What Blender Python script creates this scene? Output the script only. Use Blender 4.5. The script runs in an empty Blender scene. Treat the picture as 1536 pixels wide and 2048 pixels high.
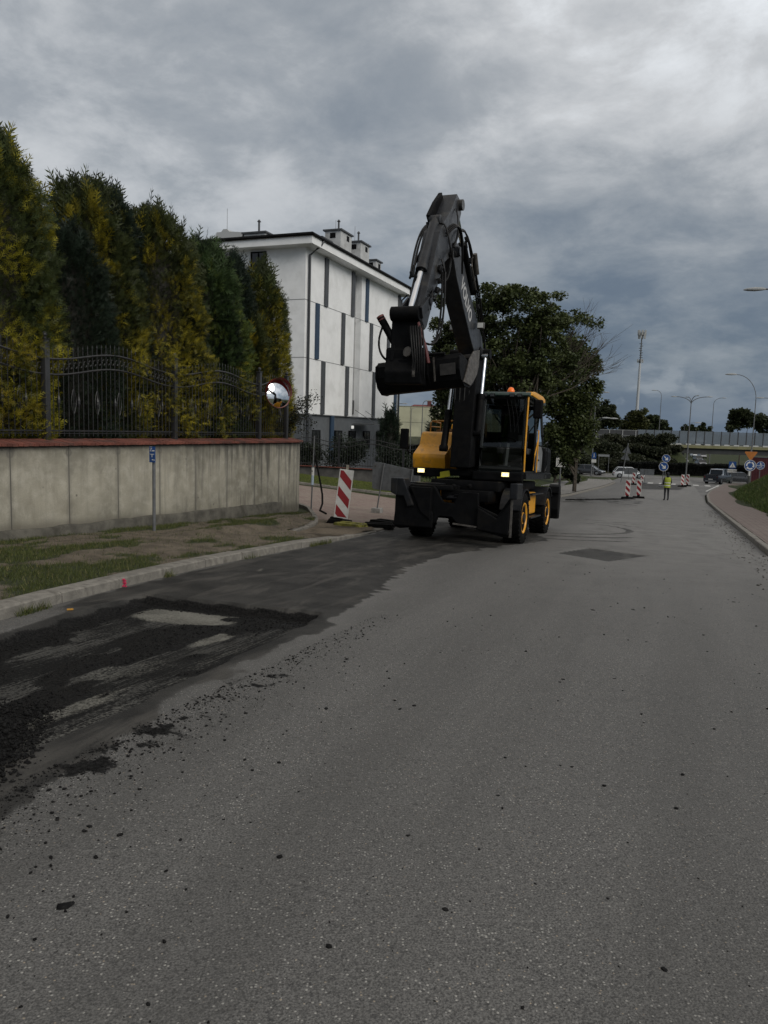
import bpy, bmesh, math, random
import numpy as np
from mathutils import Vector, Matrix, Euler
rnd = random.Random(7); rng = np.random.default_rng(7)
scene = bpy.context.scene
R = math.radians
# ------------------------------------------------------------ camera, world, sun, exposure
F = 1500.0; PITCH = math.atan(167 / 1500); ROLL = .03; CH = 1.6
cam = bpy.data.cameras.new('camera'); camo = bpy.data.objects.new('camera', cam)
scene.collection.objects.link(camo); scene.camera = camo
cam.sensor_fit = 'VERTICAL'; cam.sensor_height = 24.0; cam.lens = 24.0 * F / 2048.0
cam.clip_start = .05; cam.clip_end = 3000
camo.matrix_world = Matrix.Translation((0, 0, CH)) @ Matrix.Rotation(math.pi / 2 - PITCH, 4, 'X') @ Matrix.Rotation(ROLL, 4, 'Z')
scene.view_settings.view_transform = 'Standard'; scene.view_settings.look = 'None'
scene.view_settings.exposure = 0.16; scene.view_settings.gamma = 1.0
SUN_EL, SUN_AZ = 31.0, 138.0      # azimuth clockwise from +Y
world = bpy.data.worlds.new("World"); scene.world = world; world.use_nodes = True

class NT:
    def __init__(s, tree): s.t = tree; s.n = tree.nodes; s.l = tree.links
    def node(s, typ, **kw):
        n = s.n.new(typ)
        ins = kw.pop('ins', {})
        for k, v in kw.items(): setattr(n, k, v)
        for k, v in ins.items():
            if isinstance(v, bpy.types.NodeSocket): s.l.new(v, n.inputs[k])
            else: n.inputs[k].default_value = v
        return n
    def math(s, op, a, b=0.0, c=None, clamp=False):
        n = s.node('ShaderNodeMath', operation=op, ins={0: a, 1: b}); n.use_clamp = clamp
        if c is not None: n.inputs[2].default_value = c
        return n.outputs[0]
    def vmath(s, op, a, b=(0, 0, 0)):
        n = s.node('ShaderNodeVectorMath', operation=op, ins={0: a, 1: b})
        return n.outputs['Value'] if op in ('DOT_PRODUCT', 'LENGTH') else n.outputs[0]
    def mix(s, f, a, b, typ='MIX'):
        n = s.n.new('ShaderNodeMix'); n.data_type = 'RGBA'; n.blend_type = typ; n.clamp_factor = True
        for i, v in ((0, f), (6, a), (7, b)):
            if isinstance(v, bpy.types.NodeSocket): s.l.new(v, n.inputs[i])
            else: n.inputs[i].default_value = (*v, 1) if i > 0 and len(v) == 3 else v
        return n.outputs[2]
    def noise(s, vec, scale, detail=4, rough=.55, dist=0.0):
        return s.node('ShaderNodeTexNoise', ins={'Vector': vec, 'Scale': scale, 'Detail': detail, 'Roughness': rough, 'Distortion': dist}).outputs[0]
    def ramp(s, x, a, b, lo=0.0, hi=1.0, smooth=True):
        n = s.n.new('ShaderNodeMapRange'); n.interpolation_type = 'SMOOTHSTEP' if smooth else 'LINEAR'
        for i, v in ((0, x), (1, a), (2, b), (3, lo), (4, hi)):
            if isinstance(v, bpy.types.NodeSocket): s.l.new(v, n.inputs[i])
            else: n.inputs[i].default_value = v
        return n.outputs[0]

def build_world():
    w = NT(world.node_tree); w.n.clear()
    out = w.node('ShaderNodeOutputWorld'); bg = w.node('ShaderNodeBackground', ins={'Strength': .1})
    w.l.new(bg.outputs[0], out.inputs[0])
    d = w.node('ShaderNodeTexCoord').outputs['Generated']
    sky = w.node('ShaderNodeTexSky'); sky.sky_type = 'NISHITA'; sky.sun_disc = False
    sky.sun_elevation = R(SUN_EL); sky.sun_rotation = R(SUN_AZ); sky.air_density = 1.0; sky.dust_density = 1.5; sky.ozone_density = 2.0
    sep = w.node('ShaderNodeSeparateXYZ', ins={0: d})
    z = w.math('MAXIMUM', sep.outputs[2], 0.0)
    zz = w.math('ADD', z, .34)
    px = w.math('DIVIDE', sep.outputs[0], zz); py = w.math('DIVIDE', sep.outputs[1], zz)
    p = w.node('ShaderNodeCombineXYZ', ins={0: px, 1: py, 2: 0.0}).outputs[0]
    def lobe(vec, r0, r1):          # smooth lobe round a direction
        v = Vector(vec).normalized()
        return w.ramp(w.vmath('DOT_PRODUCT', d, tuple(v)), math.cos(R(r1)), math.cos(R(r0)))
    big = w.noise(p, .9, 5, .5, .1)
    mid = w.noise(w.vmath('ADD', p, (7.3, 2.1, 0)), 1.7, 7, .55, .25)
    stv = w.node('ShaderNodeMapping', ins={'Vector': p, 'Rotation': (0, 0, R(35)), 'Scale': (1.0, 1.15, 1.0)}).outputs[0]
    fine = w.noise(stv, 4.6, 9, .62, .2)
    dens = w.math('ADD', w.math('MULTIPLY', big, .30), w.math('ADD', w.math('MULTIPLY', mid, .36), w.math('MULTIPLY', fine, .34)))
    # thin (bright) against thick (dark) cloud
    bright = w.ramp(dens, .36, .62)
    # a brighter part of the deck up to the right, a thick bank low in front and to the right
    br = lobe((.50, .76, .44), 2, 34)
    top = w.ramp(z, .10, .42)
    dark = lobe((.42, 1.0, .20), 3, 21)
    lowb = w.ramp(z, .26, .02)
    val = w.math('ADD', w.math('ADD', w.math('MULTIPLY', bright, .40), .19), w.math('MULTIPLY', br, .46))
    val = w.math('ADD', val, w.math('MULTIPLY', top, .15))
    val = w.math('ADD', val, w.math('MULTIPLY', lobe((-.40, .9, .52), 3, 32), .12))
    val = w.math('SUBTRACT', val, w.math('MULTIPLY', dark, .34))
    val = w.math('SUBTRACT', val, w.math('MULTIPLY', lowb, .04))
    cr = w.node('ShaderNodeValToRGB', ins={0: val}); e = cr.color_ramp
    e.elements[0].position = 0.0; e.elements[0].color = (.085, .115, .165, 1)
    e.elements[1].position = 1.0; e.elements[1].color = (.80, .83, .86, 1)
    for pos, c in ((.22, (.125, .158, .203)), (.40, (.205, .235, .270)), (.60, (.325, .348, .372)), (.8, (.53, .545, .56))):
        q = e.elements.new(pos); q.color = (*c, 1)
    cloud = cr.outputs[0]
    # overhead and toward the hidden sun the deck is much brighter than the part in front
    zen = w.math('ADD', 1.0, w.math('MULTIPLY', w.ramp(z, .50, .95), ZEN))
    sund = (math.sin(R(SUN_AZ)) * math.cos(R(SUN_EL)), math.cos(R(SUN_AZ)) * math.cos(R(SUN_EL)), math.sin(R(SUN_EL)))
    zen = w.math('ADD', zen, w.math('MULTIPLY', lobe(sund, 2, 55), .6))
    cloud = w.vmath('SCALE', cloud); cl = cloud.node
    w.l.new(zen, cl.inputs['Scale'])
    cloud = w.mix(w.ramp(z, .48, .75), cloud, w.mix(1.0, cloud, (1.12, .99, .86), 'MULTIPLY'))
    # small pale cumulus puffs in the low clear band
    pv = w.node('ShaderNodeMapping', ins={'Vector': d, 'Scale': (13, 13, 24)}).outputs[0]
    puff = w.ramp(w.noise(pv, 1.0, 6, .55, .3), .50, .66)
    band = w.math('MULTIPLY', w.ramp(z, .005, .03), w.ramp(z, .135, .07))
    puff = w.math('MULTIPLY', puff, band)
    base = w.mix(.93, sky.outputs[0], w.node('ShaderNodeVectorMath', operation='SCALE', ins={0: cloud, 'Scale': 10.0}).outputs[0])
    low = w.mix(w.math('MULTIPLY', w.ramp(z, .12, .0), .55), base, (1.15, 1.60, 2.25))
    fin = w.mix(w.math('MULTIPLY', puff, .55), low, (2.9, 3.25, 3.6))
    w.l.new(fin, bg.inputs[0])
ZEN = .6
build_world()
sun = bpy.data.lights.new('sun', 'SUN'); suno = bpy.data.objects.new('sun', sun); scene.collection.objects.link(suno)
sun.energy = 1.35; sun.angle = R(34); sun.color = (1, .95, .87)
sd = Vector((math.sin(R(SUN_AZ)) * math.cos(R(SUN_EL)), math.cos(R(SUN_AZ)) * math.cos(R(SUN_EL)), math.sin(R(SUN_EL))))
suno.rotation_euler = sd.to_track_quat('Z', 'Y').to_euler()

# ------------------------------------------------------------ the road frame: s along the road, t to its right
SV = Vector((.36, .933, 0)).normalized(); TV = Vector((SV.y, -SV.x, 0)); ROADROT = -math.atan2(SV.x, SV.y)
def g(s):
    if s < 50: return -.048 * s
    if s < 110: return -2.4 - .029 * (s - 50)
    return -4.14
def P(s, t, z=0.0): return SV * s + TV * t + Vector((0, 0, z))
def at(u, v, Y):                                   # a point seen at (u, v) that stands Y metres ahead
    a = Vector(((u - 768) / F, (1024 - v) / F, -1.0))
    d = camo.matrix_world.to_3x3() @ a
    return Vector((0, 0, CH)) + d * (Y / d.y)
def sm(a, b, x):
    x = max(0.0, min(1.0, (x - a) / (b - a))); return x * x * (3 - 2 * x)
def STof(p): return (p.x * SV.x + p.y * SV.y, p.x * TV.x + p.y * TV.y)
# ------------------------------------------------------------ value noise for masks
_perm = rng.random((64, 64))
def vn(x, y):
    x = np.asarray(x, float); y = np.asarray(y, float)
    xi = np.floor(x).astype(int); yi = np.floor(y).astype(int); fx = x - xi; fy = y - yi
    fx = fx * fx * (3 - 2 * fx); fy = fy * fy * (3 - 2 * fy)
    a = _perm[xi % 64, yi % 64]; b = _perm[(xi + 1) % 64, yi % 64]; c = _perm[xi % 64, (yi + 1) % 64]; d = _perm[(xi + 1) % 64, (yi + 1) % 64]
    return a + (b - a) * fx + (c - a) * fy + (a - b - c + d) * fx * fy
def fbm(x, y, o=4):
    v = 0; a = .5; tot = 0
    for i in range(o):
        v = v + a * vn(x * 2 ** i + 11.3 * i, y * 2 ** i + 5.7 * i); tot += a; a *= .55
    return v / tot
def npsm(a, b, x):
    x = np.clip((x - a) / (b - a), 0, 1); return x * x * (3 - 2 * x)

# ------------------------------------------------------------ materials
MATS = {}
def mat(name, col, rough=.6, metal=0.0, var=0.0, vscale=8.0, bump=0.0, bscale=60.0, spec=.5, dirt=None, dscale=3.0, emit=None, estr=0.0, coat=0.0, trans=0.0):
    if name in MATS: return MATS[name]
    m = bpy.data.materials.new(name); m.use_nodes = True; w = NT(m.node_tree)
    b = w.n['Principled BSDF']; co = w.node('ShaderNodeTexCoord').outputs['Object']
    c = (*col, 1)
    src = None
    if var:
        nz = w.noise(co, vscale, 5, .6)
        src = w.mix(w.ramp(nz, .3, .7), tuple(x * (1 - var) for x in col), tuple(min(1, x * (1 + var)) for x in col))
    if dirt:
        nz = w.noise(co, dscale, 6, .65, .4)
        src = w.mix(w.ramp(nz, .48, .68, 0, .75), src if src else c, (*dirt, 1))
    if src: w.l.new(src, b.inputs['Base Color'])
    else: b.inputs['Base Color'].default_value = c
    rn = w.noise(co, 14, 3, .6)
    w.l.new(w.ramp(rn, .25, .75, max(.02, rough - .09), min(1, rough + .09), False), b.inputs['Roughness'])
    b.inputs['Metallic'].default_value = metal
    b.inputs['Specular IOR Level'].default_value = spec
    b.inputs['Coat Weight'].default_value = coat
    if trans: b.inputs['Transmission Weight'].default_value = trans
    if emit:
        b.inputs['Emission Color'].default_value = (*emit, 1); b.inputs['Emission Strength'].default_value = estr
    if bump:
        bn = w.noise(co, bscale, 5, .65)
        bp = w.node('ShaderNodeBump', ins={'Height': bn, 'Strength': bump, 'Distance': .02})
        w.l.new(bp.outputs[0], b.inputs['Normal'])
    MATS[name] = m
    return m
BLACKM = mat('black_painted_steel', (.0036, .0038, .0044), .6, 0, .35, 6, .15, 40, spec=.10, dirt=(.008, .0075, .007), dscale=4)
GREYM = mat('dark_grey_painted_steel', (.0115, .0125, .0150), .42, 0, .25, 5, .08, 30, spec=.22, dirt=(.024, .022, .020), dscale=3)
YEL = mat('yellow_machine_paint', (.72, .33, .016), .38, 0, .12, 5, .03, 20, dirt=(.42, .21, .04), dscale=5)
RUB = mat('tyre_rubber', (.0055, .0055, .0055), .85, 0, .3, 20, .4, 50, spec=.08, dirt=(.013, .012, .011), dscale=6)
CHROME = mat('chromed_rod', (.75, .77, .8), .18, 1.0)
HOSE = mat('hydraulic_hose', (.006, .006, .0065), .5, spec=.25)
WORN = mat('bare_worn_steel', (.10, .092, .083), .55, .4, .35, 9, .2, 40, dirt=(.07, .06, .05), dscale=8)
RUST = mat('dull_red_steel', (.14, .035, .03), .6, 0, .3, 10)
GLASSD = mat('dark_glass', (.012, .014, .016), .06, 0, 0, spec=.6)
GALV = mat('galvanised_steel', (.22, .23, .24), .5, .6, .15, 10)
GALVD = mat('weathered_grey_pole', (.13, .135, .14), .6, .3, .2, 10)
CONC = mat('plain_concrete', (.27, .265, .25), .85, 0, .25, 5, .3, 50, dirt=(.14, .135, .12), dscale=3)
WHITE = mat('white_sheet', (.58, .58, .56), .5, 0, .08, 6, dirt=(.5, .48, .44), dscale=5)
SRED = mat('reflective_red', (.24, .014, .018), .45, 0, .12, 8)
SBLUE = mat('reflective_blue', (.010, .055, .20), .4, 0, .1, 8)
SBACK = mat('sign_back_grey', (.13, .14, .15), .5, .3, .15, 6, dirt=(.09, .09, .09), dscale=4)
LAMPG = mat('lamp_head_grey', (.30, .31, .31), .5, 0, .1, 5)

# ------------------------------------------------------------ mesh helpers
COL = scene.collection
def link(name, me, parent=None, mats=None):
    o = bpy.data.objects.new(name, me); COL.objects.link(o)
    if mats:
        for m in (mats if isinstance(mats, (list, tuple)) else [mats]): me.materials.append(m)
    if parent is not None: o.parent = parent
    return o
def npmesh(name, V, Fs, mats, parent=None, smooth=False, attrs=None, uv=None, midx=None):
    me = bpy.data.meshes.new(name); V = np.asarray(V, np.float32); Fs = np.asarray(Fs, np.int32); k = Fs.shape[1]
    me.vertices.add(len(V)); me.vertices.foreach_set('co', V.ravel())
    me.loops.add(Fs.size); me.loops.foreach_set('vertex_index', Fs.ravel())
    me.polygons.add(len(Fs)); me.polygons.foreach_set('loop_start', np.arange(0, Fs.size, k, dtype=np.int32))
    me.polygons.foreach_set('loop_total', np.full(len(Fs), k, np.int32))
    me.update(calc_edges=True); me.validate()
    if smooth: me.polygons.foreach_set('use_smooth', np.ones(len(me.polygons), bool))
    for an, av in (attrs or {}).items():
        a = me.color_attributes.new(an, 'FLOAT_COLOR', 'POINT'); a.data.foreach_set('color', np.asarray(av, np.float32).ravel())
    if uv is not None:
        l = me.uv_layers.new(name='UVMap'); l.data.foreach_set('uv', np.asarray(uv, np.float32)[Fs.ravel()].ravel())
    o = link(name, me, parent, mats)
    if midx is not None: me.polygons.foreach_set('material_index', np.asarray(midx, np.int32))
    return o
class MB:
    def __init__(s): s.bm = bmesh.new()
    def _mv(s, vs, M):
        for v in vs: v.co = M @ v.co
    def box(s, c, size, rot=None, bev=0.0):
        r = bmesh.ops.create_cube(s.bm, size=1.0); vs = r['verts']
        M = Matrix.Translation(c) @ (rot.to_4x4() if rot is not None else Matrix.Identity(4)) @ Matrix.Diagonal((*size, 1))
        s._mv(vs, M)
        if bev:
            es = set(); 
            for v in vs: es.update(v.link_edges)
            bmesh.ops.bevel(s.bm, geom=list(es), offset=bev, segments=2, affect='EDGES', profile=.6)
        return s
    def cyl(s, a, b, r0, r1=None, n=12, caps=True):
        a = Vector(a); b = Vector(b); r1 = r0 if r1 is None else r1; d = b - a
        if d.length < 1e-6: return s
        r = bmesh.ops.create_cone(s.bm, cap_ends=caps, segments=n, radius1=r0, radius2=r1, depth=d.length)
        M = Matrix.Translation((a + b) / 2) @ d.to_track_quat('Z', 'Y').to_matrix().to_4x4()
        s._mv(r['verts'], M); return s
    def tube(s, pts, rad, n=8, cap=True):
        pts = [Vector(p) for p in pts]; rads = rad if isinstance(rad, (list, tuple)) else [rad] * len(pts)
        rings = []; up = Vector((0, 0, 1))
        for i, p in enumerate(pts):
            d = (pts[min(i + 1, len(pts) - 1)] - pts[max(i - 1, 0)]).normalized()
            x = d.cross(up)
            if x.length < .05: x = d.cross(Vector((1, 0, 0)))
            x.normalize(); y = x.cross(d).normalized()
            rings.append([s.bm.verts.new(p + (x * math.cos(2 * math.pi * k / n) + y * math.sin(2 * math.pi * k / n)) * rads[i]) for k in range(n)])
        for a, b in zip(rings, rings[1:]):
            for k in range(n): s.bm.faces.new((a[k], a[(k + 1) % n], b[(k + 1) % n], b[k]))
        if cap: s.bm.faces.new(rings[0][::-1]); s.bm.faces.new(rings[-1])
        return s
    def prism(s, pts, a, b, axis='y', bev=0.0):     # 2-D outline extruded between a and b along an axis
        def mk(p, h):
            if axis == 'y': return Vector((p[0], h, p[1]))
            if axis == 'x': return Vector((h, p[0], p[1]))
            return Vector((p[0], p[1], h))
        A = [s.bm.verts.new(mk(p, a)) for p in pts]; B = [s.bm.verts.new(mk(p, b)) for p in pts]
        n = len(pts); fs = [s.bm.faces.new(A), s.bm.faces.new(B[::-1])]
        for k in range(n): fs.append(s.bm.faces.new((A[k], B[k], B[(k + 1) % n], A[(k + 1) % n])))
        bmesh.ops.recalc_face_normals(s.bm, faces=fs)
        if bev:
            es = set()
            for v in A + B: es.update(v.link_edges)
            bmesh.ops.bevel(s.bm, geom=list(es), offset=bev, segments=2, affect='EDGES', profile=.6)
        return s
    def sweep(s, prof, frames):                    # closed profile [(x,y)] through frames [(origin, xaxis, yaxis)]
        rings = [[s.bm.verts.new(o + X * p[0] + Y * p[1]) for p in prof] for o, X, Y in frames]
        n = len(prof)
        for a, b in zip(rings, rings[1:]):
            for k in range(n): s.bm.faces.new((a[k], a[(k + 1) % n], b[(k + 1) % n], b[k]))
        s.bm.faces.new(rings[0][::-1]); s.bm.faces.new(rings[-1]); return s
    def lathe(s, prof, M=None, n=24, caps=True):              # [(r, z)] round local z
        M = M or Matrix.Identity(4); rings = []
        for r, z in prof:
            rings.append([s.bm.verts.new(M @ Vector((r * math.cos(2 * math.pi * k / n), r * math.sin(2 * math.pi * k / n), z))) for k in range(n)])
        for a, b in zip(rings, rings[1:]):
            for k in range(n): s.bm.faces.new((a[k], a[(k + 1) % n], b[(k + 1) % n], b[k]))
        if caps and prof[0][0] > 0: s.bm.faces.new(rings[0][::-1])
        if caps and prof[-1][0] > 0: s.bm.faces.new(rings[-1])
        return s
    def face(s, pts): s.bm.faces.new([s.bm.verts.new(Vector(p)) for p in pts]); return s
    def build(s, name, m, parent=None, smooth=None):
        bmesh.ops.remove_doubles(s.bm, verts=s.bm.verts, dist=1e-6)
        bmesh.ops.recalc_face_normals(s.bm, faces=s.bm.faces)
        me = bpy.data.meshes.new(name); s.bm.to_mesh(me); s.bm.free()
        if smooth:
            me.polygons.foreach_set('use_smooth', np.ones(len(me.polygons), bool))
            me.set_sharp_from_angle(angle=R(smooth))
        return link(name, me, parent, m)
def tag(o, label, cat, group=None, kind=None):
    if label: o['label'] = label
    if cat: o['category'] = cat
    if group: o['group'] = group
    if kind: o['kind'] = kind
    return o
def struct(o): o['kind'] = 'structure'; return o
def thing(name, label, cat, loc=(0, 0, 0), rotz=0.0, group=None):
    o = bpy.data.objects.new(name, None); o.empty_display_size = .2; COL.objects.link(o)
    o.location = loc; o.rotation_euler = (0, 0, rotz)
    return tag(o, label, cat, group)
def copy_tree(o, parent=None):
    c = o.copy(); COL.objects.link(c)
    if parent is not None: c.parent = parent
    for ch in list(o.children): copy_tree(ch, c)
    return c
def dup(o, loc, rotz=None, scale=None, label=None):
    c = copy_tree(o); c.location = loc
    if rotz is not None: c.rotation_euler = (0, 0, rotz)
    if scale is not None: c.scale = (scale,) * 3 if isinstance(scale, (int, float)) else scale
    if label: c['label'] = label
    return c
def text(name, body, size, m, parent, M, extrude=.002, offset=0.0, sx=1.0):
    cu = bpy.data.curves.new(name, 'FONT'); cu.body = body; cu.size = size; cu.extrude = extrude; cu.offset = offset
    cu.align_x = 'CENTER'; cu.align_y = 'CENTER'; cu.resolution_u = 3
    o = bpy.data.objects.new(name, cu); COL.objects.link(o); bpy.context.view_layer.update()
    me = bpy.data.meshes.new_from_object(o.evaluated_get(bpy.context.evaluated_depsgraph_get()))
    bpy.data.objects.remove(o)
    me.transform(M @ Matrix.Diagonal((sx, 1, 1, 1)))
    me.name = name
    me.materials.clear()
    return link(name, me, parent, m)

# ================================================================= THE GROUND
def leftrise(s, t):
    return .12 + .058 * np.clip(-9.6 - t, 0, 9) * npsm(14, 24, s) + .28 * npsm(29.6, 33, s) * npsm(-10.5, -13, t)
gv = np.vectorize(g)
def bank(s, t):                                     # the grass bank right of the pavement
    e = 3.75 + .25 * np.sin(s * .35) + 1.4 * npsm(60, 75, s)
    k = npsm(18, 27, s) * (1 - npsm(74, 92, s))
    u = np.clip(t - e, 0, None)
    return (2.05 * npsm(0, 4.6, u) + .22 * np.clip(u, 0, .8)) * k + .10 * fbm(s * 1.3, t * 1.3) * npsm(0, .5, u)
def terr(s, t):
    z = gv(s)
    ring = npsm(98, 104, s)
    left = leftrise(s, t) * npsm(-6.7, -6.8, t) * (1 - ring) 
    te = np.interp(s, [0, 52, 61, 72, 84, 95, 106], [2.0, 2.05, 2.3, 3.1, 4.3, 5.3, 6.7])
    right = (.06 + bank(s, t)) * npsm(te, te + .2, t) * (1 - ring)
    under = -.14 * npsm(-6.8, -6.7, t) * npsm(te + .2, te, t)
    under = under * (1 - ring) - .05 * ring
    z = z + left + right + under
    z = z - .3 * npsm(-6.7, -6.8, t) * npsm(29.5, 29.0, s) * npsm(-45, -40, t)
    x = SV.x * s + TV.x * t; y = SV.y * s + TV.y * t
    # the road embankment that carries the overpass, to the left of its opening
    k = npsm(119, 133, y) * (1 - npsm(146, 158, y)) * (1 - npsm(50, 53.5, x)) * npsm(-40, 5, x)
    z = z * (1 - k) + (.25) * k
    k2 = npsm(126, 134, y) * (1 - npsm(146, 154, y)) * npsm(80, 86, x)
    z = z * (1 - k2) + .1 * k2
    z = z - .5 * npsm(112, 126, y) * (1 - k) * (1 - k2)
    # far slope beyond the opening
    f = npsm(165, 300, y)
    z = z + f * (2.6 * npsm(62, 85, x * 165 / np.maximum(y, 165)) + .9)
    return z
def gridmesh(name, ss, tt, zf, m, attrs=None, keep=None, smooth=True, parent=None):
    S_, T_ = np.meshgrid(ss, tt, indexing='ij'); Z = zf(S_, T_)
    V = np.stack([SV.x * S_ + TV.x * T_, SV.y * S_ + TV.y * T_, Z], -1).reshape(-1, 3)
    n, k = S_.shape; I = np.arange(n * k).reshape(n, k)
    Fc = np.stack([I[:-1, :-1], I[1:, :-1], I[1:, 1:], I[:-1, 1:]], -1).reshape(-1, 4)[:, ::-1]
    if keep is not None:
        sc_ = (S_[:-1, :-1] + S_[1:, 1:]) / 2; tc_ = (T_[:-1, :-1] + T_[1:, 1:]) / 2
        Fc = Fc[keep(sc_, tc_).ravel()]
        u, inv = np.unique(Fc.ravel(), return_inverse=True); V = V[u]; Fc = inv.reshape(-1, 4)
        Sf, Tf = S_.ravel()[u], T_.ravel()[u]
    else: Sf, Tf = S_.ravel(), T_.ravel()
    at_ = {k_: f(Sf, Tf) for k_, f in (attrs or {}).items()}
    return npmesh(name, V, Fc, m, parent, smooth, at_, uv=np.stack([Sf, Tf], -1))

def inpoly(s, t, poly):
    r = np.zeros(np.shape(s), bool); n = len(poly)
    for i in range(n):
        (x1, y1), (x2, y2) = poly[i], poly[(i + 1) % n]
        c = ((y1 > t) != (y2 > t)) & (s < (x2 - x1) * (t - y1) / (y2 - y1 + 1e-12) + x1)
        r ^= c
    return r
def polydist(s, t, poly):                           # signed distance, positive inside
    d = np.full(np.shape(s), 1e9)
    n = len(poly)
    for i in range(n):
        (x1, y1), (x2, y2) = poly[i], poly[(i + 1) % n]
        L2 = (x2 - x1) ** 2 + (y2 - y1) ** 2
        k = np.clip(((s - x1) * (x2 - x1) + (t - y1) * (y2 - y1)) / L2, 0, 1)
        d = np.minimum(d, np.hypot(s - x1 - k * (x2 - x1), t - y1 - k * (y2 - y1)))
    return np.where(inpoly(s, t, poly), d, -d)

# --- grass-and-weeds material for the open ground
def ground_mat(name, g1, g2, soil, sc=.35, thr=.5, fine=18):
    m = bpy.data.materials.new(name); m.use_nodes = True; w = NT(m.node_tree); b = w.n['Principled BSDF']
    co = w.node('ShaderNodeTexCoord').outputs['Object']
    a = w.mix(w.ramp(w.noise(co, fine, 6, .7), .3, .7), (*g1, 1), (*g2, 1))
    c = w.mix(w.ramp(w.noise(co, sc, 6, .65), thr, thr + .14), a, (*soil, 1))
    w.l.new(c, b.inputs['Base Color']); b.inputs['Roughness'].default_value = .95; b.inputs['Specular IOR Level'].default_value = .2
    bp = w.node('ShaderNodeBump', ins={'Height': w.noise(co, fine * 1.5, 6, .75), 'Strength': .7, 'Distance': .06}); w.l.new(bp.outputs[0], b.inputs['Normal'])
    return m
TERM = ground_mat('rough_grass_ground', (.018, .026, .011), (.046, .056, .022), (.060, .056, .032), .12, .56, 6)
s_far = np.concatenate([np.arange(-40, -4, 4), np.arange(-4, 30, .5), np.arange(30, 120, 1.0), np.arange(120, 180, 2.0), np.geomspace(180, 2600, 30)])
t_far = np.concatenate([-np.geomspace(2200, 60, 26), np.arange(-58, -20, 2.0), np.arange(-20, -7, .5), [-6.8, -6.7], np.arange(-6, 2, 1.0), [2.0, 2.2], np.arange(2.5, 14, .5), np.arange(14, 60, 2.0), np.geomspace(62, 2200, 26)])
terrain = struct(gridmesh('terrain', s_far, t_far, terr, TERM))

# --- the road surface
def KF(s): return np.interp(s, [-3, 3, 4.9, 6.05, 7.5, 9.1, 12.8, 15, 18, 22], [-4.1, -5.22, -5.58, -5.80, -5.96, -6.10, -6.12, -6.18, -6.5, -6.6])   # face of the left kerb
HOLE = [(-4.0, -4.25), (2.0, -4.95), (4.57, -5.19), (6.72, -5.42), (6.88, -3.30), (6.1, -3.16), (4.7, -3.08), (3.0, -2.98), (-4.0, -2.98)]
SQUARE = [(14.55, -2.08), (16.15, -1.60), (15.55, -.35), (13.85, -1.0)]
def tn_edge(s):                                     # right edge of the dark old patch
    return np.interp(s, [-4, 2, 3.2, 4.4, 6.4, 8.6, 10.5, 12.8, 15.0, 17, 19, 21], [-2.3, -2.5, -2.78, -2.86, -3.08, -3.3, -3.72, -3.65, -3.2, -2.6, -3.4, -5.2])
def hole_depth(s, t):
    d = polydist(s, t, HOLE)
    soft = npsm(-3.05, -4.0, t)                      # the far and left faces are sharp, the right one runs out
    edge = npsm(0, .05, d)
    lumps = .035 * npsm(.45, .75, fbm(s * 1.1 + 3, t * 2.2)) + .010 * vn(s * 14, t * 14)
    return edge * (.10 * np.maximum(soft, npsm(6.0, 6.6, s)) - lumps * npsm(.05, .4, d))
def road_z(s, t):
    z = gv(s) + .018 * (1 - ((t + 2.3) / 4.3) ** 2) - hole_depth(s, t)
    sq = polydist(s, t, SQUARE); z = z - .022 * npsm(0, .04, sq)
    return z + .004 * (fbm(s * .9, t * .9) - .5)
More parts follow.
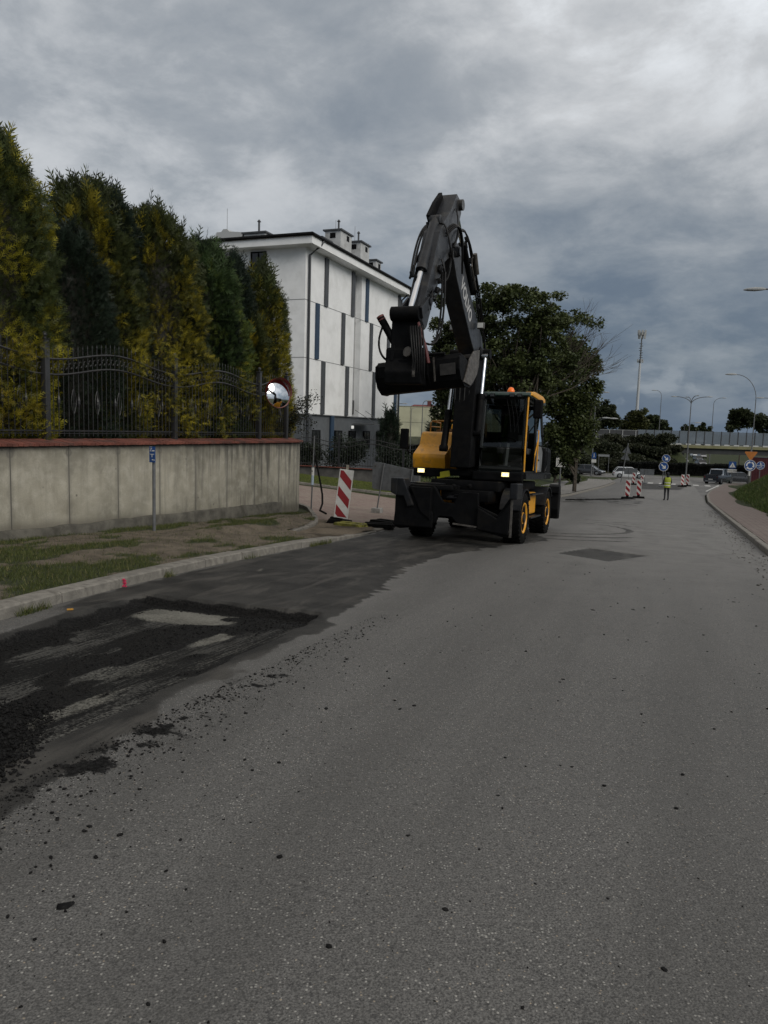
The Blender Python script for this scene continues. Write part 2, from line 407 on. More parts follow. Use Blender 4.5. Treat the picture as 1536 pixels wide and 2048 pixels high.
def road_attr(s, t):
    n1 = fbm(s * 1.3, t * 1.3); n2 = fbm(s * 5, t * 5)
    e = tn_edge(s) + .45 * (n1 - .5) + .18 * (n2 - .5)
    tooth = np.where((s > 8) & (s < 11.5), .05 * np.sin(s * 26 + 3 * n1), 0) * npsm(.5, .1, np.abs(t - e))
    kf = KF(s)
    patch = npsm(.12, -.05, t - e + tooth) * npsm(0, .12, t - kf + .15 * (n2 - .5)) * (1 - npsm(19.5, 22, s + 1.5 * n1))
    gut = npsm(.40, .28, t - kf) * (1 - npsm(5.0, 6.6, s))       # the pale gutter strip by the kerb
    patch = patch * (1 - .75 * gut)
    hd = polydist(s, t, HOLE); inh = npsm(0, .03, hd)
    patch = np.maximum(patch, inh * 2.0)
    pale = .55 * gut * npsm(.35, .6, n1)
    # pale leftovers inside the milled hole
    blob = lambda s0, t0, a, b, ang=0.0: 1 - npsm(.6, 1.1, np.hypot(((s - s0) * math.cos(ang) + (t - t0) * math.sin(ang)) / a, (-(s - s0) * math.sin(ang) + (t - t0) * math.cos(ang)) / b) + .45 * (n2 - .5) + .2 * (n1 - .5))
    pale = np.maximum(pale, inh * .95 * blob(6.35, -4.55, .42, .75, -.25))
    pale = np.maximum(pale, inh * .75 * blob(5.75, -3.75, .55, .16, .05))
    pale = np.maximum(pale, inh * .40 * blob(4.4, -3.75, .60, .35, .0))
    streak = fbm(s * .8, t * 13)
    pale = np.maximum(pale, inh * npsm(.50, .70, streak) * .40 * npsm(-4.2, -3.3, t))
    pale = np.maximum(pale, inh * .6 * blob(3.35, -3.35, .75, .13) )
    pale = np.maximum(pale, .65 * blob(9.2, -5.3, .45, .12) * npsm(.4, .6, n2))
    pale = np.maximum(pale, .40 * blob(10.6, -4.3, 1.0, .45) * npsm(.45, .65, n2))
    # loose black stuff: in the hole, along its right edge, thinning out over the road
    loose = inh * .10 + inh * .90 * npsm(.48, .58, fbm(s * 1.1 + 3, t * 2.2)) * .95
    loose = np.maximum(loose, inh * (1 - npsm(.10, .38, hd)) * npsm(4.4, 6.0, s) * npsm(-3.1, -3.6, t))
    loose = np.maximum(loose, inh * (1 - npsm(.10, .42, t + 5.05 + .105 * (s - 3))))
    sc = np.exp(-np.abs(t + 2.62) / .26) * (1 - npsm(4.2, 6.2, s)) * npsm(.50, .62, .4 * n2 + .6 * fbm(s * 13, t * 13, 3))
    loose = np.maximum(loose, sc * .9)
    # dust and dirt rim beside the patch, tyre tracks of the machine
    dist = t - e
    dust_sheen = .40 * np.exp(-np.clip(dist, 0, 9) / .30) * (dist > 0) * npsm(3.5, 7, s) * (1 - npsm(14, 17, s))
    r = np.hypot(s - 21.5, t + 3.6)
    for rr, wd in ((2.5, .16), (3.3, .18), (4.15, .15)):
        tr = (1 - npsm(wd * .6, wd, np.abs(r - rr - .1 * n1))) * npsm(-3.3, -2.6, t) * (1 - npsm(-1.2, -.2, t)) * npsm(16.4, 17.2, s)
        patch = np.maximum(patch, .62 * tr * npsm(.3, .5, n2 + .15))
    line = (1 - npsm(.03, .10, np.abs(t - np.interp(s, [2, 6.5, 8.2, 9.5, 12], [-2.2, -1.5, .1, 2.0, 5.5]) - .05 * n2)))
    patch = np.maximum(patch, .22 * line)
    line2 = (1 - npsm(.1, .3, np.abs(t - np.interp(s, [12, 17, 24], [-3.5, -2.9, -1.5])))) * npsm(12, 14, s) * (1 - npsm(22, 25, s))
    patch = np.maximum(patch, .4 * line2 * npsm(.35, .6, n1))
    # darker worked areas far down the road
    patch = np.maximum(patch, .7 * npsm(.42, .55, n1) * (1 - npsm(1.5, 2.5, np.abs(t + 3.5))) * npsm(36, 40, s) * (1 - npsm(46, 50, s)))
    patch = np.maximum(patch, .75 * npsm(0, .8, polydist(s, t, [(66, -3), (70, 1.0), (88, 2), (84, -4)])))
    dust_sheen = np.maximum(dust_sheen, (.03 + .60 * npsm(5, 20, s)) * npsm(-3.4, -1.5, t) * (.55 + .9 * n1))  # works dust plus grazing sky sheen painted into the colour, paler with distance
    # dust band near the right kerb
    dust_sheen = np.maximum(dust_sheen, .45 * npsm(1.25, 1.6, t + .3 * n1) * npsm(10, 16, s))
    sq = npsm(0, .03, polydist(s, t, SQUARE)); patch = np.maximum(patch, .62 * sq)
    return np.stack([patch, np.maximum(pale, 0), loose, dust_sheen], -1)
def asphalt(name):
    m = bpy.data.materials.new(name); m.use_nodes = True; w = NT(m.node_tree); b = w.n['Principled BSDF']
    co = w.node('ShaderNodeTexCoord').outputs['Object']
    at_ = w.node('ShaderNodeAttribute', attribute_name='mask'); sep = w.node('ShaderNodeSeparateColor', ins={0: at_.outputs['Color']})
    pa, pl, lo, du = sep.outputs[0], sep.outputs[1], sep.outputs[2], at_.outputs['Alpha']
    big = w.noise(co, .35, 5, .6); mid = w.noise(co, 2.2, 5, .6); fn = w.noise(co, 130, 3, .7); fn2 = w.noise(co, 48, 4, .65)
    vo = w.node('ShaderNodeTexVoronoi', ins={'Vector': co, 'Scale': 85.0}); vc = w.node('ShaderNodeSeparateColor', ins={0: vo.outputs['Color']})
    chip = w.math('MULTIPLY', w.ramp(vc.outputs[0], .86, .92), w.ramp(vo.outputs['Distance'], .45, .25))
    pit = w.ramp(fn2, .48, .34)
    old = w.mix(w.ramp(big, .3, .7), (.083, .081, .077), (.120, .117, .111))
    old = w.mix(w.ramp(mid, .35, .7, 0, .5), old, (.086, .084, .079))
    old = w.mix(w.ramp(fn, .3, .7), w.mix(.78, old, (.028, .028, .027)), w.mix(.50, old, (.25, .245, .235)))
    old = w.mix(w.math('MULTIPLY', pit, .6), old, (.03, .03, .03))
    old = w.mix(w.math('MULTIPLY', chip, .75), old, (.42, .41, .38))
    old = w.mix(w.math('MULTIPLY', w.ramp(vc.outputs[1], .965, .972), w.ramp(vo.outputs['Distance'], .4, .2)), old, (.30, .25, .19))
    uv = w.node('ShaderNodeUVMap', uv_map='UVMap').outputs[0]
    lane = w.noise(w.node('ShaderNodeMapping', ins={'Vector': uv, 'Scale': (.10, 1.1, 1)}).outputs[0], 1.0, 4, .6)
    old = w.mix(w.ramp(lane, .35, .65, .36, 0), old, (.050, .049, .046))
    lane2 = w.noise(w.node('ShaderNodeMapping', ins={'Vector': uv, 'Scale': (.5, 6.5, 1), 'Rotation': (0, 0, .12)}).outputs[0], 1.0, 5, .6, .4)
    old = w.mix(w.ramp(lane2, .55, .75, 0, .14), old, (.17, .165, .155))
    sv_ = w.node('ShaderNodeTexVoronoi', ins={'Vector': w.vmath('ADD', co, w.vmath('SCALE', w.node('ShaderNodeTexNoise', ins={'Vector': co, 'Scale': 9.0}).outputs['Color'])), 'Scale': 1.5}); sc_ = w.node('ShaderNodeSeparateColor', ins={0: sv_.outputs['Color']})
    spot = w.math('MULTIPLY', w.ramp(w.math('ADD', sv_.outputs['Distance'], w.math('MULTIPLY', fn2, .10)), .12, .075), w.ramp(sc_.outputs[0], .50, .55))
    old = w.mix(w.math('MULTIPLY', spot, .62), old, (.030, .029, .027))
    dark = w.mix(w.ramp(mid, .3, .7), (.019, .0188, .0185), (.046, .045, .0425))
    dark = w.mix(w.ramp(fn, .4, .75, 0, .35), dark, (.08, .078, .072))
    sm1 = w.noise(w.node('ShaderNodeMapping', ins={'Vector': uv, 'Scale': (.7, 3.0, 1)}).outputs[0], 1.0, 6, .65, .5)
    dark = w.mix(w.ramp(sm1, .48, .66, 0, .62), dark, (.095, .090, .082))
    inh = w.ramp(pa, 1.3, 1.8)
    scr = w.noise(w.node('ShaderNodeMapping', ins={'Vector': uv, 'Scale': (1.3, 42, 1)}).outputs[0], 1.0, 5, .7)
    scm = w.noise(w.node('ShaderNodeMapping', ins={'Vector': uv, 'Scale': (.9, 2.2, 1)}).outputs[0], 1.0, 3, .6)
    fnh = w.math('MULTIPLY', w.math('SUBTRACT', fn2, .5), .9); flr = w.mix(w.ramp(w.math('ADD', w.math('ADD', scr, fnh), w.math('MULTIPLY', w.math('SUBTRACT', scm, .5), .8)), .45, .72), (.0085, .0085, .0085), (.085, .084, .078))
    dark = w.mix(inh, dark, flr)
    c = w.mix(w.math('MULTIPLY', du, w.ramp(mid, .20, .6)), old, (.195, .191, .182))
    # ragged edges: the mask is cut by noise
    cut = w.ramp(w.math('ADD', pa, w.math('MULTIPLY', w.math('SUBTRACT', fn2, .5), .7)), .35, .62)
    cut = w.math('MAXIMUM', cut, w.ramp(pa, .85, .95)); cut = w.math('MULTIPLY', cut, w.ramp(pa, 0, .9, .55, 1.0))
    c = w.mix(cut, c, dark)
    palec = w.mix(w.ramp(w.math('ADD', w.math('MULTIPLY', mid, .5), w.math('MULTIPLY', fn2, .5)), .38, .62), (.10, .097, .085), (.25, .245, .215))
    c = w.mix(w.ramp(w.math('ADD', pl, w.math('MULTIPLY', w.math('SUBTRACT', fn2, .5), .9)), .30, .75, 0, .9), c, palec)
    lc = w.ramp(w.math('ADD', lo, w.math('MULTIPLY', w.math('SUBTRACT', fn2, .5), 1.1)), .42, .55)
    c = w.mix(lc, c, w.mix(w.ramp(fn2, .40, .62), (.0035, .0035, .0035), (.016, .0155, .015)))
    w.l.new(c, b.inputs['Base Color'])
    w.l.new(w.ramp(pa, 0, 1, .72, .66), b.inputs['Roughness']); w.l.new(w.ramp(w.math('MAXIMUM', pa, lo), 0, .8, .42, .12), b.inputs['Specular IOR Level'])
    hgt = w.math('ADD', w.math('MULTIPLY', fn, .5), w.math('ADD', w.math('MULTIPLY', w.ramp(vo.outputs['Distance'], 0, .6, 1, 0), .5), w.math('MULTIPLY', fn2, .8)))
    bp = w.node('ShaderNodeBump', ins={'Height': hgt, 'Strength': w.ramp(w.math('MAXIMUM', lo, inh), 0, 1, .45, 1.0), 'Distance': .012}); w.l.new(bp.outputs[0], b.inputs['Normal'])
    return m
ASPH = asphalt('worn_asphalt')
s_road = np.concatenate([np.arange(-4, 1, .25), np.arange(1, 8.6, .035), np.arange(8.6, 22, .07), np.arange(22, 60, .35), np.arange(60, 104.2, .6)])
t_road = np.arange(-6.62, 1.951, .0595)
road = gridmesh('road', s_road, t_road, road_z, ASPH, {'mask': road_attr}); struct(road)
# the mouth of the road that widens toward the roundabout, and the ring road across it
def far_attr(s, t):
    n = fbm(s * .4, t * .4); return np.stack([.35 * npsm(.5, .7, n), s * 0, s * 0, .5 * npsm(.4, .7, 1 - n)], -1)
def mouth_t(s): return np.interp(s, [52, 61, 72, 84, 95, 106], [1.95, 2.2, 3.0, 4.2, 5.2, 6.6])
def mouth_l(s): return np.interp(s, [30, 57, 66, 80, 95, 106], [-6.6, -6.0, -5.6, -5.6, -7.5, -16])
struct(gridmesh('road_mouth', np.arange(52, 106.5, .5), np.linspace(0, 1, 12), lambda s, k: gv(s) - .004, ASPH, {'mask': far_attr}))
def remap(o, f):
    me = o.data; n = len(me.vertices); c = np.empty(n * 3, np.float32); me.vertices.foreach_get('co', c); c = c.reshape(-1, 3)
    s = c[:, 0] * SV.x + c[:, 1] * SV.y; t = c[:, 0] * TV.x + c[:, 1] * TV.y
    s, t = f(s, t); c[:, 0] = SV.x * s + TV.x * t; c[:, 1] = SV.y * s + TV.y * t
    me.vertices.foreach_set('co', c.ravel()); me.update()
remap(bpy.data.objects['road_mouth'], lambda s, t: (s, 1.9 + t * (mouth_t(s) - 1.9)))
ml = gridmesh('road_mouth', np.arange(88, 106.5, .5), np.linspace(0, 1, 12), lambda s, k: gv(s) - .006, ASPH, {'mask': far_attr}); struct(ml)
remap(ml, lambda s, t: (s, mouth_l(s) + t * (-6.55 - mouth_l(s))))
struct(gridmesh('ring_road', np.arange(104, 118.1, 1.0), np.arange(-90, 60.1, 2.0), lambda s, t: gv(s) + .01, ASPH, {'mask': far_attr}))
# painted crossing stripes and edge lines
PAINT = mat('worn_road_paint', (.50, .50, .48), .7, 0, .25, 9, dirt=(.16, .16, .155), dscale=5)
b = MB()
for k in range(9):
    t0 = -5.0 + k * 1.15
    s0 = 85.0
    b.face([P(s0, t0, g(s0) + .022), P(s0 + 3.6, t0, g(s0 + 3.6) + .022), P(s0 + 3.6, t0 + .55, g(s0 + 3.6) + .022), P(s0, t0 + .55, g(s0) + .022)])
struct(b.build('crossing_stripes', PAINT))
b = MB()
for s0 in np.arange(70, 92, 1.0):
    a0, a1 = mouth_t(s0) - .32, mouth_t(s0 + 1) - .32
    b.face([P(s0, a0, g(s0) + .02), P(s0 + 1, a1, g(s0 + 1) + .02), P(s0 + 1, a1 + .16, g(s0 + 1) + .02), P(s0, a0 + .16, g(s0) + .02)])
struct(b.build('edge_line', PAINT))
for nm, t0 in (('ring_line', 0),):
    b = MB()
    for ss, tt in ((105.2, 0), (117.2, 0)):
        b.face([P(ss, -80, -4.105), P(ss + .18, -80, -4.105), P(ss + .18, 55, -4.105), P(ss, 55, -4.105)])
    struct(b.build(nm, PAINT))

# --- kerbs
KERB = mat('kerb_concrete', (.20, .188, .165), .85, 0, .30, 4, .5, 60, dirt=(.085, .078, .066), dscale=4)
def kerbrun(name, pts, w_, h0, h1, m=KERB, L=1.0, gap=.012):
    """stones along a polyline of (s,t,top above g); w_ to the left side of travel is +"""
    b = MB()
    P_ = [np.array(p, float) for p in pts]; seg = [np.hypot(*(q - p)[:2]) for p, q in zip(P_, P_[1:])]; tot = sum(seg)
    def pos(d):
        d = max(0, min(tot, d))
        for p, q, l in zip(P_, P_[1:], seg):
            if d <= l + 1e-9: return p + (q - p) * (d / l)
            d -= l
        return P_[-1]
    d = 0
    while d < tot - .05:
        a, c = pos(d + gap / 2), pos(min(tot, d + L) - gap / 2)
        dr = (c - a)[:2]; ln = np.hypot(*dr)
        if ln < 1e-3: break
        nrm = np.array([-dr[1], dr[0]]) / ln * w_
        j = rnd.uniform(-.006, .006); jj = rnd.uniform(-.008, .008)
        vs = []
        for p in (a, c):
            for off, zz in ((0, h0), (0, p[2] - .015 + j), (.12, p[2] + j), (1, p[2] + jj), (1, h0)):
                q = p[:2] + nrm * off; vs.append(b.bm.verts.new(P(q[0], q[1] + rnd.uniform(-.003, .003), g(q[0]) + zz)))
        for k in range(5): b.bm.faces.new((vs[k], vs[(k + 1) % 5], vs[5 + (k + 1) % 5], vs[5 + k]))
        b.bm.faces.new(vs[:5]); b.bm.faces.new(vs[5:][::-1])
        d += L
    return struct(b.build(name, m))
kerbrun('kerb', [(-3, -4.1, .12), (3, -5.22, .12), (4.9, -5.58, .12), (6.05, -5.80, .12), (7.5, -5.96, .12), (9.1, -6.10, .12), (12.0, -6.12, .12), (12.8, -6.12, .10), (15.0, -6.18, .04), (18, -6.5, .03), (22, -6.6, .025), (30, -6.6, .02)], -.22, -.2, 0)
kerbrun('kerb', [(13.2, -7.1, .13), (14.6, -7.38, .14), (15.8, -7.75, .15), (16.7, -8.2, .16), (17.6, -8.7, .17), (19.5, -9.8, .19), (22.0, -12, .30), (22.5, -22, .70)], -.12, -.2, 0, L=.5)
kerbrun('kerb', [(29.5, -40, .78), (29.5, -18, .72), (29.5, -14.5, .50), (29.6, -11.5, .34), (30.6, -8.5, .20), (33, -6.9, .13), (38, -6.6, .12), (57, -6.0, .12), (66, -5.6, .12), (80, -5.6, .12), (95, -7.5, .12), (102, -12, .12)], -.15, -.2, 0)
kerbrun('kerb', [(17.1, 2.6, .03), (17.3, 1.97, .12), (19.5, 1.95, .13), (35, 1.96, .13), (51, 2.04, .13), (61, 2.3, .13), (72, 3.05, .12), (84, 4.25, .12), (95, 5.25, .1), (102, 7, .1)], .15, -.2, 0)

# --- paving
def brick_mat(name, c1, c2, mortar, bw, bh, rot=0.0, rough=.85, dirtc=(.2, .18, .15), msize=.008):
    m = bpy.data.materials.new(name); m.use_nodes = True; w = NT(m.node_tree); b = w.n['Principled BSDF']
    uv = w.node('ShaderNodeUVMap', uv_map='UVMap').outputs[0]
    mp = w.node('ShaderNodeMapping', ins={'Vector': uv, 'Rotation': (0, 0, rot)}).outputs[0]
    br = w.node('ShaderNodeTexBrick', ins={'Vector': mp, 'Color1': (*c1, 1), 'Color2': (*c2, 1), 'Mortar': (*mortar, 1), 'Scale': 1.0, 'Mortar Size': msize, 'Mortar Smooth': .2, 'Brick Width': bw, 'Row Height': bh})
    co = w.node('ShaderNodeTexCoord').outputs['Object']
    c = w.mix(w.ramp(w.noise(co, .9, 5, .6), .4, .7, 0, .6), br.outputs['Color'], (*dirtc, 1))
    c = w.mix(w.ramp(w.noise(co, 30, 4, .7), .3, .7, 0, .35), c, (.06, .055, .05))
    w.l.new(c, b.inputs['Base Color']); b.inputs['Roughness'].default_value = rough; b.inputs['Specular IOR Level'].default_value = .3
    bp = w.node('ShaderNodeBump', ins={'Height': w.math('ADD', w.math('MULTIPLY', br.outputs['Fac'], -1.0), w.math('MULTIPLY', w.noise(co, 40, 3, .6), .4)), 'Strength': .6, 'Distance': .01})
    w.l.new(bp.outputs[0], b.inputs['Normal'])
    return m
PINK = brick_mat('reddish_pavers', (.165, .125, .112), (.20, .16, .145), (.07, .06, .055), .40, .20, 0, dirtc=(.19, .165, .145))
DRIVE = brick_mat('driveway_pavers', (.25, .175, .15), (.31, .24, .21), (.10, .09, .08), .22, .11, math.pi / 4, dirtc=(.30, .26, .21))
SLAB = brick_mat('grey_concrete_pavers', (.22, .215, .20), (.26, .25, .235), (.09, .09, .085), .2, .1, 0, dirtc=(.22, .21, .195))
FLAT = mat('cycle_path_asphalt', (.13, .128, .125), .9, 0, .2, 2, .3, 60)
pv = struct(gridmesh('pavement', np.concatenate([np.arange(-4, 60, .5), np.arange(60, 100, 1.0)]), np.linspace(0, 1, 8), lambda s, t: gv(s) + .118 * npsm(16.2, 17.4, s) + .004, PINK))
def pav_edge(s): return np.interp(s, [0, 14, 17, 51, 61, 72, 84, 95, 102], [1.97, 1.97, 2.12, 2.19, 2.45, 3.2, 4.4, 5.4, 7.1])
def pav_out(s): return np.interp(s, [0, 30, 52, 61, 72, 84, 100], [3.9, 3.95, 3.95, 4.1, 5.6, 6.9, 9.5])
remap(pv, lambda s, t: (s, pav_edge(s) + t * (pav_out(s) - pav_edge(s))))
me = pv.data; uvl = me.uv_layers[0].data
for l in me.loops:
    c = me.vertices[l.vertex_index].co; uvl[l.index].uv = STof(c)
dr = struct(gridmesh('driveway', np.arange(15.2, 29.51, .22), np.arange(-34, -6.1, .15), lambda s, t: gv(s) + leftrise(s, t) - .095 + .06 * npsm(-10, -14, t), DRIVE,
                     keep=lambda s, t: (t < KF(s) - .08) & ~inpoly(s, t, [(10, -6.0), (13.2, -7.1), (14.6, -7.38), (15.8, -7.75), (16.7, -8.2), (17.6, -8.7), (19.5, -9.8), (22.0, -12), (22.5, -22), (22.5, -40), (10, -40)])))
# raise the whole side strip left of the verge so no seam shows
pl_ = struct(gridmesh('footpath', np.arange(30.5, 88, .5), np.linspace(0, 1, 6), lambda s, t: gv(s) + .135, SLAB))
def fl(s): return np.interp(s, [30, 33, 38, 57, 66, 80, 88], [-7.6, -7.1, -6.75, -6.2, -5.8, -5.8, -6.6])
remap(pl_, lambda s, t: (s, fl(s) - t * 2.6))
cy = struct(gridmesh('cycle_path', np.arange(60, 92, .5), np.linspace(0, 1, 5), lambda s, t: gv(s) + .142, FLAT))
remap(cy, lambda s, t: (s, np.interp(s, [60, 66, 74, 92], [-8.2, -8.8, -9.5, -14]) - t * 2.2))
sp = struct(gridmesh('sand_strip', np.arange(61, 84, .5), np.linspace(0, 1, 5), lambda s, t: gv(s) + .139, brick_mat('sandy_pavers', (.24, .20, .17), (.27, .235, .2), (.1, .09, .08), .2, .1)))
remap(sp, lambda s, t: (s, np.interp(s, [61, 66, 74, 84], [-10.6, -11.6, -13, -16]) - t * 2.0))

# --- verge between kerb and wall
def verge_z(s, t):
    kb = KF(s) - .20; u = (kb - .1 - t) / 3.2; q = npsm(0, .4, kb - t)
    z = gv(s) + .105 + .05 * np.sin(np.clip(u, 0, 1) * math.pi) + q * (.05 * (fbm(s * 1.7, t * 1.7) - .5) + .03 * (fbm(s * 7, t * 7) - .5))
    ridge = .10 * np.exp(-((t - np.interp(s, [10, 13, 16], [-8.0, -7.8, -8.3])) / .22) ** 2) * npsm(10, 12, s) * (1 - npsm(15, 17, s))
    return z + ridge
def verge_grass(s, t):
    n = fbm(s * .75 + 4, t * 1.5 + 9); near = npsm(9.5, 4.5, s)
    v = npsm(.425, .56, n + .16 * near + .10 * npsm(-9.0, -9.6, t) - .14 * np.exp(-((t + 7.2) / .5) ** 2) * npsm(5, 8, s))
    return v
def verge_attr(s, t):
    v = verge_grass(s, t); return np.stack([v, v, v, v * 0 + 1], -1)
vm = bpy.data.materials.new('verge_soil'); vm.use_nodes = True; w = NT(vm.node_tree); b_ = w.n['Principled BSDF']
co = w.node('ShaderNodeTexCoord').outputs['Object']; am = w.node('ShaderNodeAttribute', attribute_name='mask').outputs['Fac']
soil = w.mix(w.ramp(w.noise(co, 3, 6, .65), .3, .7), (.085, .066, .046), (.20, .165, .12))
soil = w.mix(w.ramp(w.noise(co, 40, 4, .7), .35, .7, 0, .6), soil, (.05, .042, .03))
c_ = w.mix(w.ramp(w.math('ADD', am, w.math('SUBTRACT', w.noise(co, 25, 4, .7), .5)), .25, .7), soil, (.028, .036, .012))
w.l.new(c_, b_.inputs['Base Color']); b_.inputs['Roughness'].default_value = .95
bp = w.node('ShaderNodeBump', ins={'Height': w.noise(co, 30, 6, .75), 'Strength': .9, 'Distance': .04}); w.l.new(bp.outputs[0], b_.inputs['Normal'])
VERGE_POLY = [(-3, -4.34), (3, -5.46), (4.9, -5.82), (6.05, -6.04), (7.5, -6.2), (9.1, -6.34), (12.8, -6.36), (13.3, -7.2), (14.6, -7.48), (15.8, -7.85), (16.7, -8.3), (17.6, -8.8), (19.5, -9.9), (21.9, -12.1), (22.4, -22), (20.2, -22), (20, -13.6), (18, -10.5), (16, -9.75), (-6, -9.75)]
struct(gridmesh('verge', np.arange(-3, 22.6, .10), np.arange(-22, -4.2, .09), verge_z, vm, {'mask': verge_attr}, keep=lambda s, t: inpoly(s, t, [(-4, -4.1), (-3, -4.28), (3, -5.40), (4.9, -5.76), (6.05, -5.98), (7.5, -6.14), (9.1, -6.28), (12.9, -6.3), (13.2, -6.6), (13.3, -7.2), (14.6, -7.48), (15.8, -7.85), (16.7, -8.3), (17.6, -8.8), (19.5, -9.9), (21.9, -12.1), (22.4, -22), (18, -22), (18, -12), (17, -10), (-6, -9.95)])))
# dirt swept over the mouth of the driveway, beside the verge
dm = ground_mat('swept_dirt', (.13, .105, .075), (.23, .195, .15), (.075, .062, .045), .9, .5, 22)
struct(gridmesh('dirt_strip', np.arange(12.9, 17.6, .12), np.arange(-9, -6.1, .1), lambda s, t: gv(s) + .045 + .05 * fbm(s * 2.5, t * 2.5) * npsm(17.6, 15.5, s), dm,
                keep=lambda s, t: inpoly(s, t, [(12.9, -6.2), (14.3, -6.2), (15.6, -6.3), (16.9, -6.8), (17.5, -8.2), (17.3, -8.8), (16.7, -8.3), (15.8, -7.85), (14.6, -7.48), (13.3, -7.2)])))

# --- grass blades
GRASSM = bpy.data.materials.new('grass_blades'); GRASSM.use_nodes = True; w = NT(GRASSM.node_tree); b_ = w.n['Principled BSDF']
am = w.node('ShaderNodeAttribute', attribute_name='tint').outputs['Color']; w.l.new(am, b_.inputs['Base Color']); b_.inputs['Roughness'].default_value = .6
b_.inputs['Specular IOR Level'].default_value = .25
def grass(name, label, s0, s1, t0, t1, n, dens, zf, hh, ww, c1, c2, keep=None):
    s = rng.uniform(s0, s1, n); t = rng.uniform(t0, t1, n); d = dens(s, t); k = rng.random(n) < d
    if keep is not None: k &= keep(s, t)
    s, t = s[k], t[k]; n = len(s)
    if t1 == 1: t = KF(s) + .07 * t
    z = zf(s, t)
    base = np.stack([SV.x * s + TV.x * t, SV.y * s + TV.y * t, z - .01], -1)
    a = rng.uniform(0, 2 * math.pi, n); h = hh * rng.uniform(.4, 1.25, n) ; wd = ww * rng.uniform(.6, 1.3, n)
    lean = rng.uniform(.1, .9, n) * h; la = rng.uniform(0, 2 * math.pi, n)
    dx = np.stack([np.cos(a), np.sin(a), a * 0], -1) * wd[:, None]
    tip = base + np.stack([np.cos(la) * lean, np.sin(la) * lean, h], -1)
    V = np.stack([base - dx, base + dx, tip], 1).reshape(-1, 3); Fc = np.arange(3 * n).reshape(-1, 3)
    q = rng.random(n)[:, None]; c = np.array(c1) * (1 - q) + np.array(c2) * q; dry = rng.random(n) < .10; c[dry] = (.16, .14, .06)
    A = np.repeat(np.concatenate([c, np.ones((n, 1))], 1), 3, 0)
    o = npmesh(name, V, Fc, GRASSM, attrs={'tint': A}); return tag(o, label, 'grass', kind='stuff')
grass('grass', 'patchy short grass on the verge between the kerb and the concrete wall', 1, 18, -9.65, -5.1, 280000, lambda s, t: verge_grass(s, t) ** 1.5 * np.interp(s, [1, 9, 18], [1, .8, .4]) + .03, verge_z, .060, .0035, (.028, .042, .010), (.085, .10, .024),
      keep=lambda s, t: inpoly(s, t, VERGE_POLY))
grass('grass', 'tufts of weeds growing along the joint of the left kerb', 4, 13, 0, 1, 3600, lambda s, t: npsm(.55, .7, fbm(s * 2.2, t * 0 + 3)), lambda s, t: road_z(s, t), .10, .004, (.03, .045, .012), (.09, .10, .03))
grass('grass', 'green grass on the bank right of the brick pavement', 24, 80, 3.7, 12, 170000, lambda s, t: npsm(pav_out(s) - .15, pav_out(s) + .25, t + .3 * (fbm(s * 2, t * 2) - .5)) * np.interp(s, [24, 80], [1, .5]), terr, .20, .011, (.026, .048, .011), (.095, .14, .03))
grass('grass', 'mown grass strip between the driveway and the low wall', 29.7, 33, -22, -10.6, 60000, lambda s, t: s * 0 + 1, lambda s, t: terr(s, t), .05, .009, (.075, .10, .02), (.15, .18, .04))
grass('grass', 'grass islands between the footpath and the far kerb', 34, 92, -30, -7.0, 60000, lambda s, t: (1 - npsm(1.2, 1.3, np.abs(t - fl(s) + 1.3))) * 0 + ((t < fl(s) - 2.8)).astype(float) * (~((s > 60) & (t < np.interp(s, [60, 66, 74, 92], [-8.1, -8.7, -9.4, -13.9])) & (t > np.interp(s, [60, 66, 74, 92], [-10.5, -11.1, -11.8, -16.3])))) * (~((s > 61) & (s < 84) & (t < np.interp(s, [61, 66, 74, 84], [-10.5, -11.5, -12.9, -15.9])) & (t > np.interp(s, [61, 66, 74, 84], [-12.7, -13.7, -15.1, -18.1])))), terr, .14, .02, (.03, .045, .012), (.08, .105, .03))

# --- loose asphalt crumbs and the heap
def stones(name, label, pos, size, m, flat=.6):
    ico = [(0, 0, 1), (.89, 0, .45), (.28, .85, .45), (-.72, .53, .45), (-.72, -.53, .45), (.28, -.85, .45), (.72, .53, -.45), (-.28, .85, -.45), (-.89, 0, -.45), (-.28, -.85, -.45), (.72, -.53, -.45), (0, 0, -1)]
    fc = [(0, 1, 2), (0, 2, 3), (0, 3, 4), (0, 4, 5), (0, 5, 1), (1, 6, 2), (2, 7, 3), (3, 8, 4), (4, 9, 5), (5, 10, 1), (6, 7, 2), (7, 8, 3), (8, 9, 4), (9, 10, 5), (10, 6, 1), (11, 7, 6), (11, 8, 7), (11, 9, 8), (11, 10, 9), (11, 6, 10)]
    n = len(pos); base = np.array(ico)[None] * rng.uniform(.65, 1.25, (n, 12, 1)) + rng.uniform(-.15, .15, (n, 12, 3))
    a = rng.uniform(0, 6.283, n); sz = size[:, None] * np.stack([rng.uniform(.7, 1.4, n), rng.uniform(.7, 1.2, n), np.full(n, flat)], -1)
    base = base * sz[:, None, :]
    x = base[..., 0] * np.cos(a)[:, None] - base[..., 1] * np.sin(a)[:, None]; y = base[..., 0] * np.sin(a)[:, None] + base[..., 1] * np.cos(a)[:, None]
    V = np.stack([x, y, base[..., 2]], -1) + pos[:, None, :]
    Fc = (np.array(fc)[None] + 12 * np.arange(n)[:, None, None]).reshape(-1, 3)
    return tag(npmesh(name, V.reshape(-1, 3), Fc, m), label, 'rubble', kind='stuff')
CRUMB = mat('fresh_black_asphalt', (.0055, .0055, .0056), .8, 0, .4, 60, .4, 90, spec=.2, dirt=(.018, .017, .016), dscale=60)
def w3(s, t, z): return np.stack([SV.x * s + TV.x * t, SV.y * s + TV.y * t, z], -1)
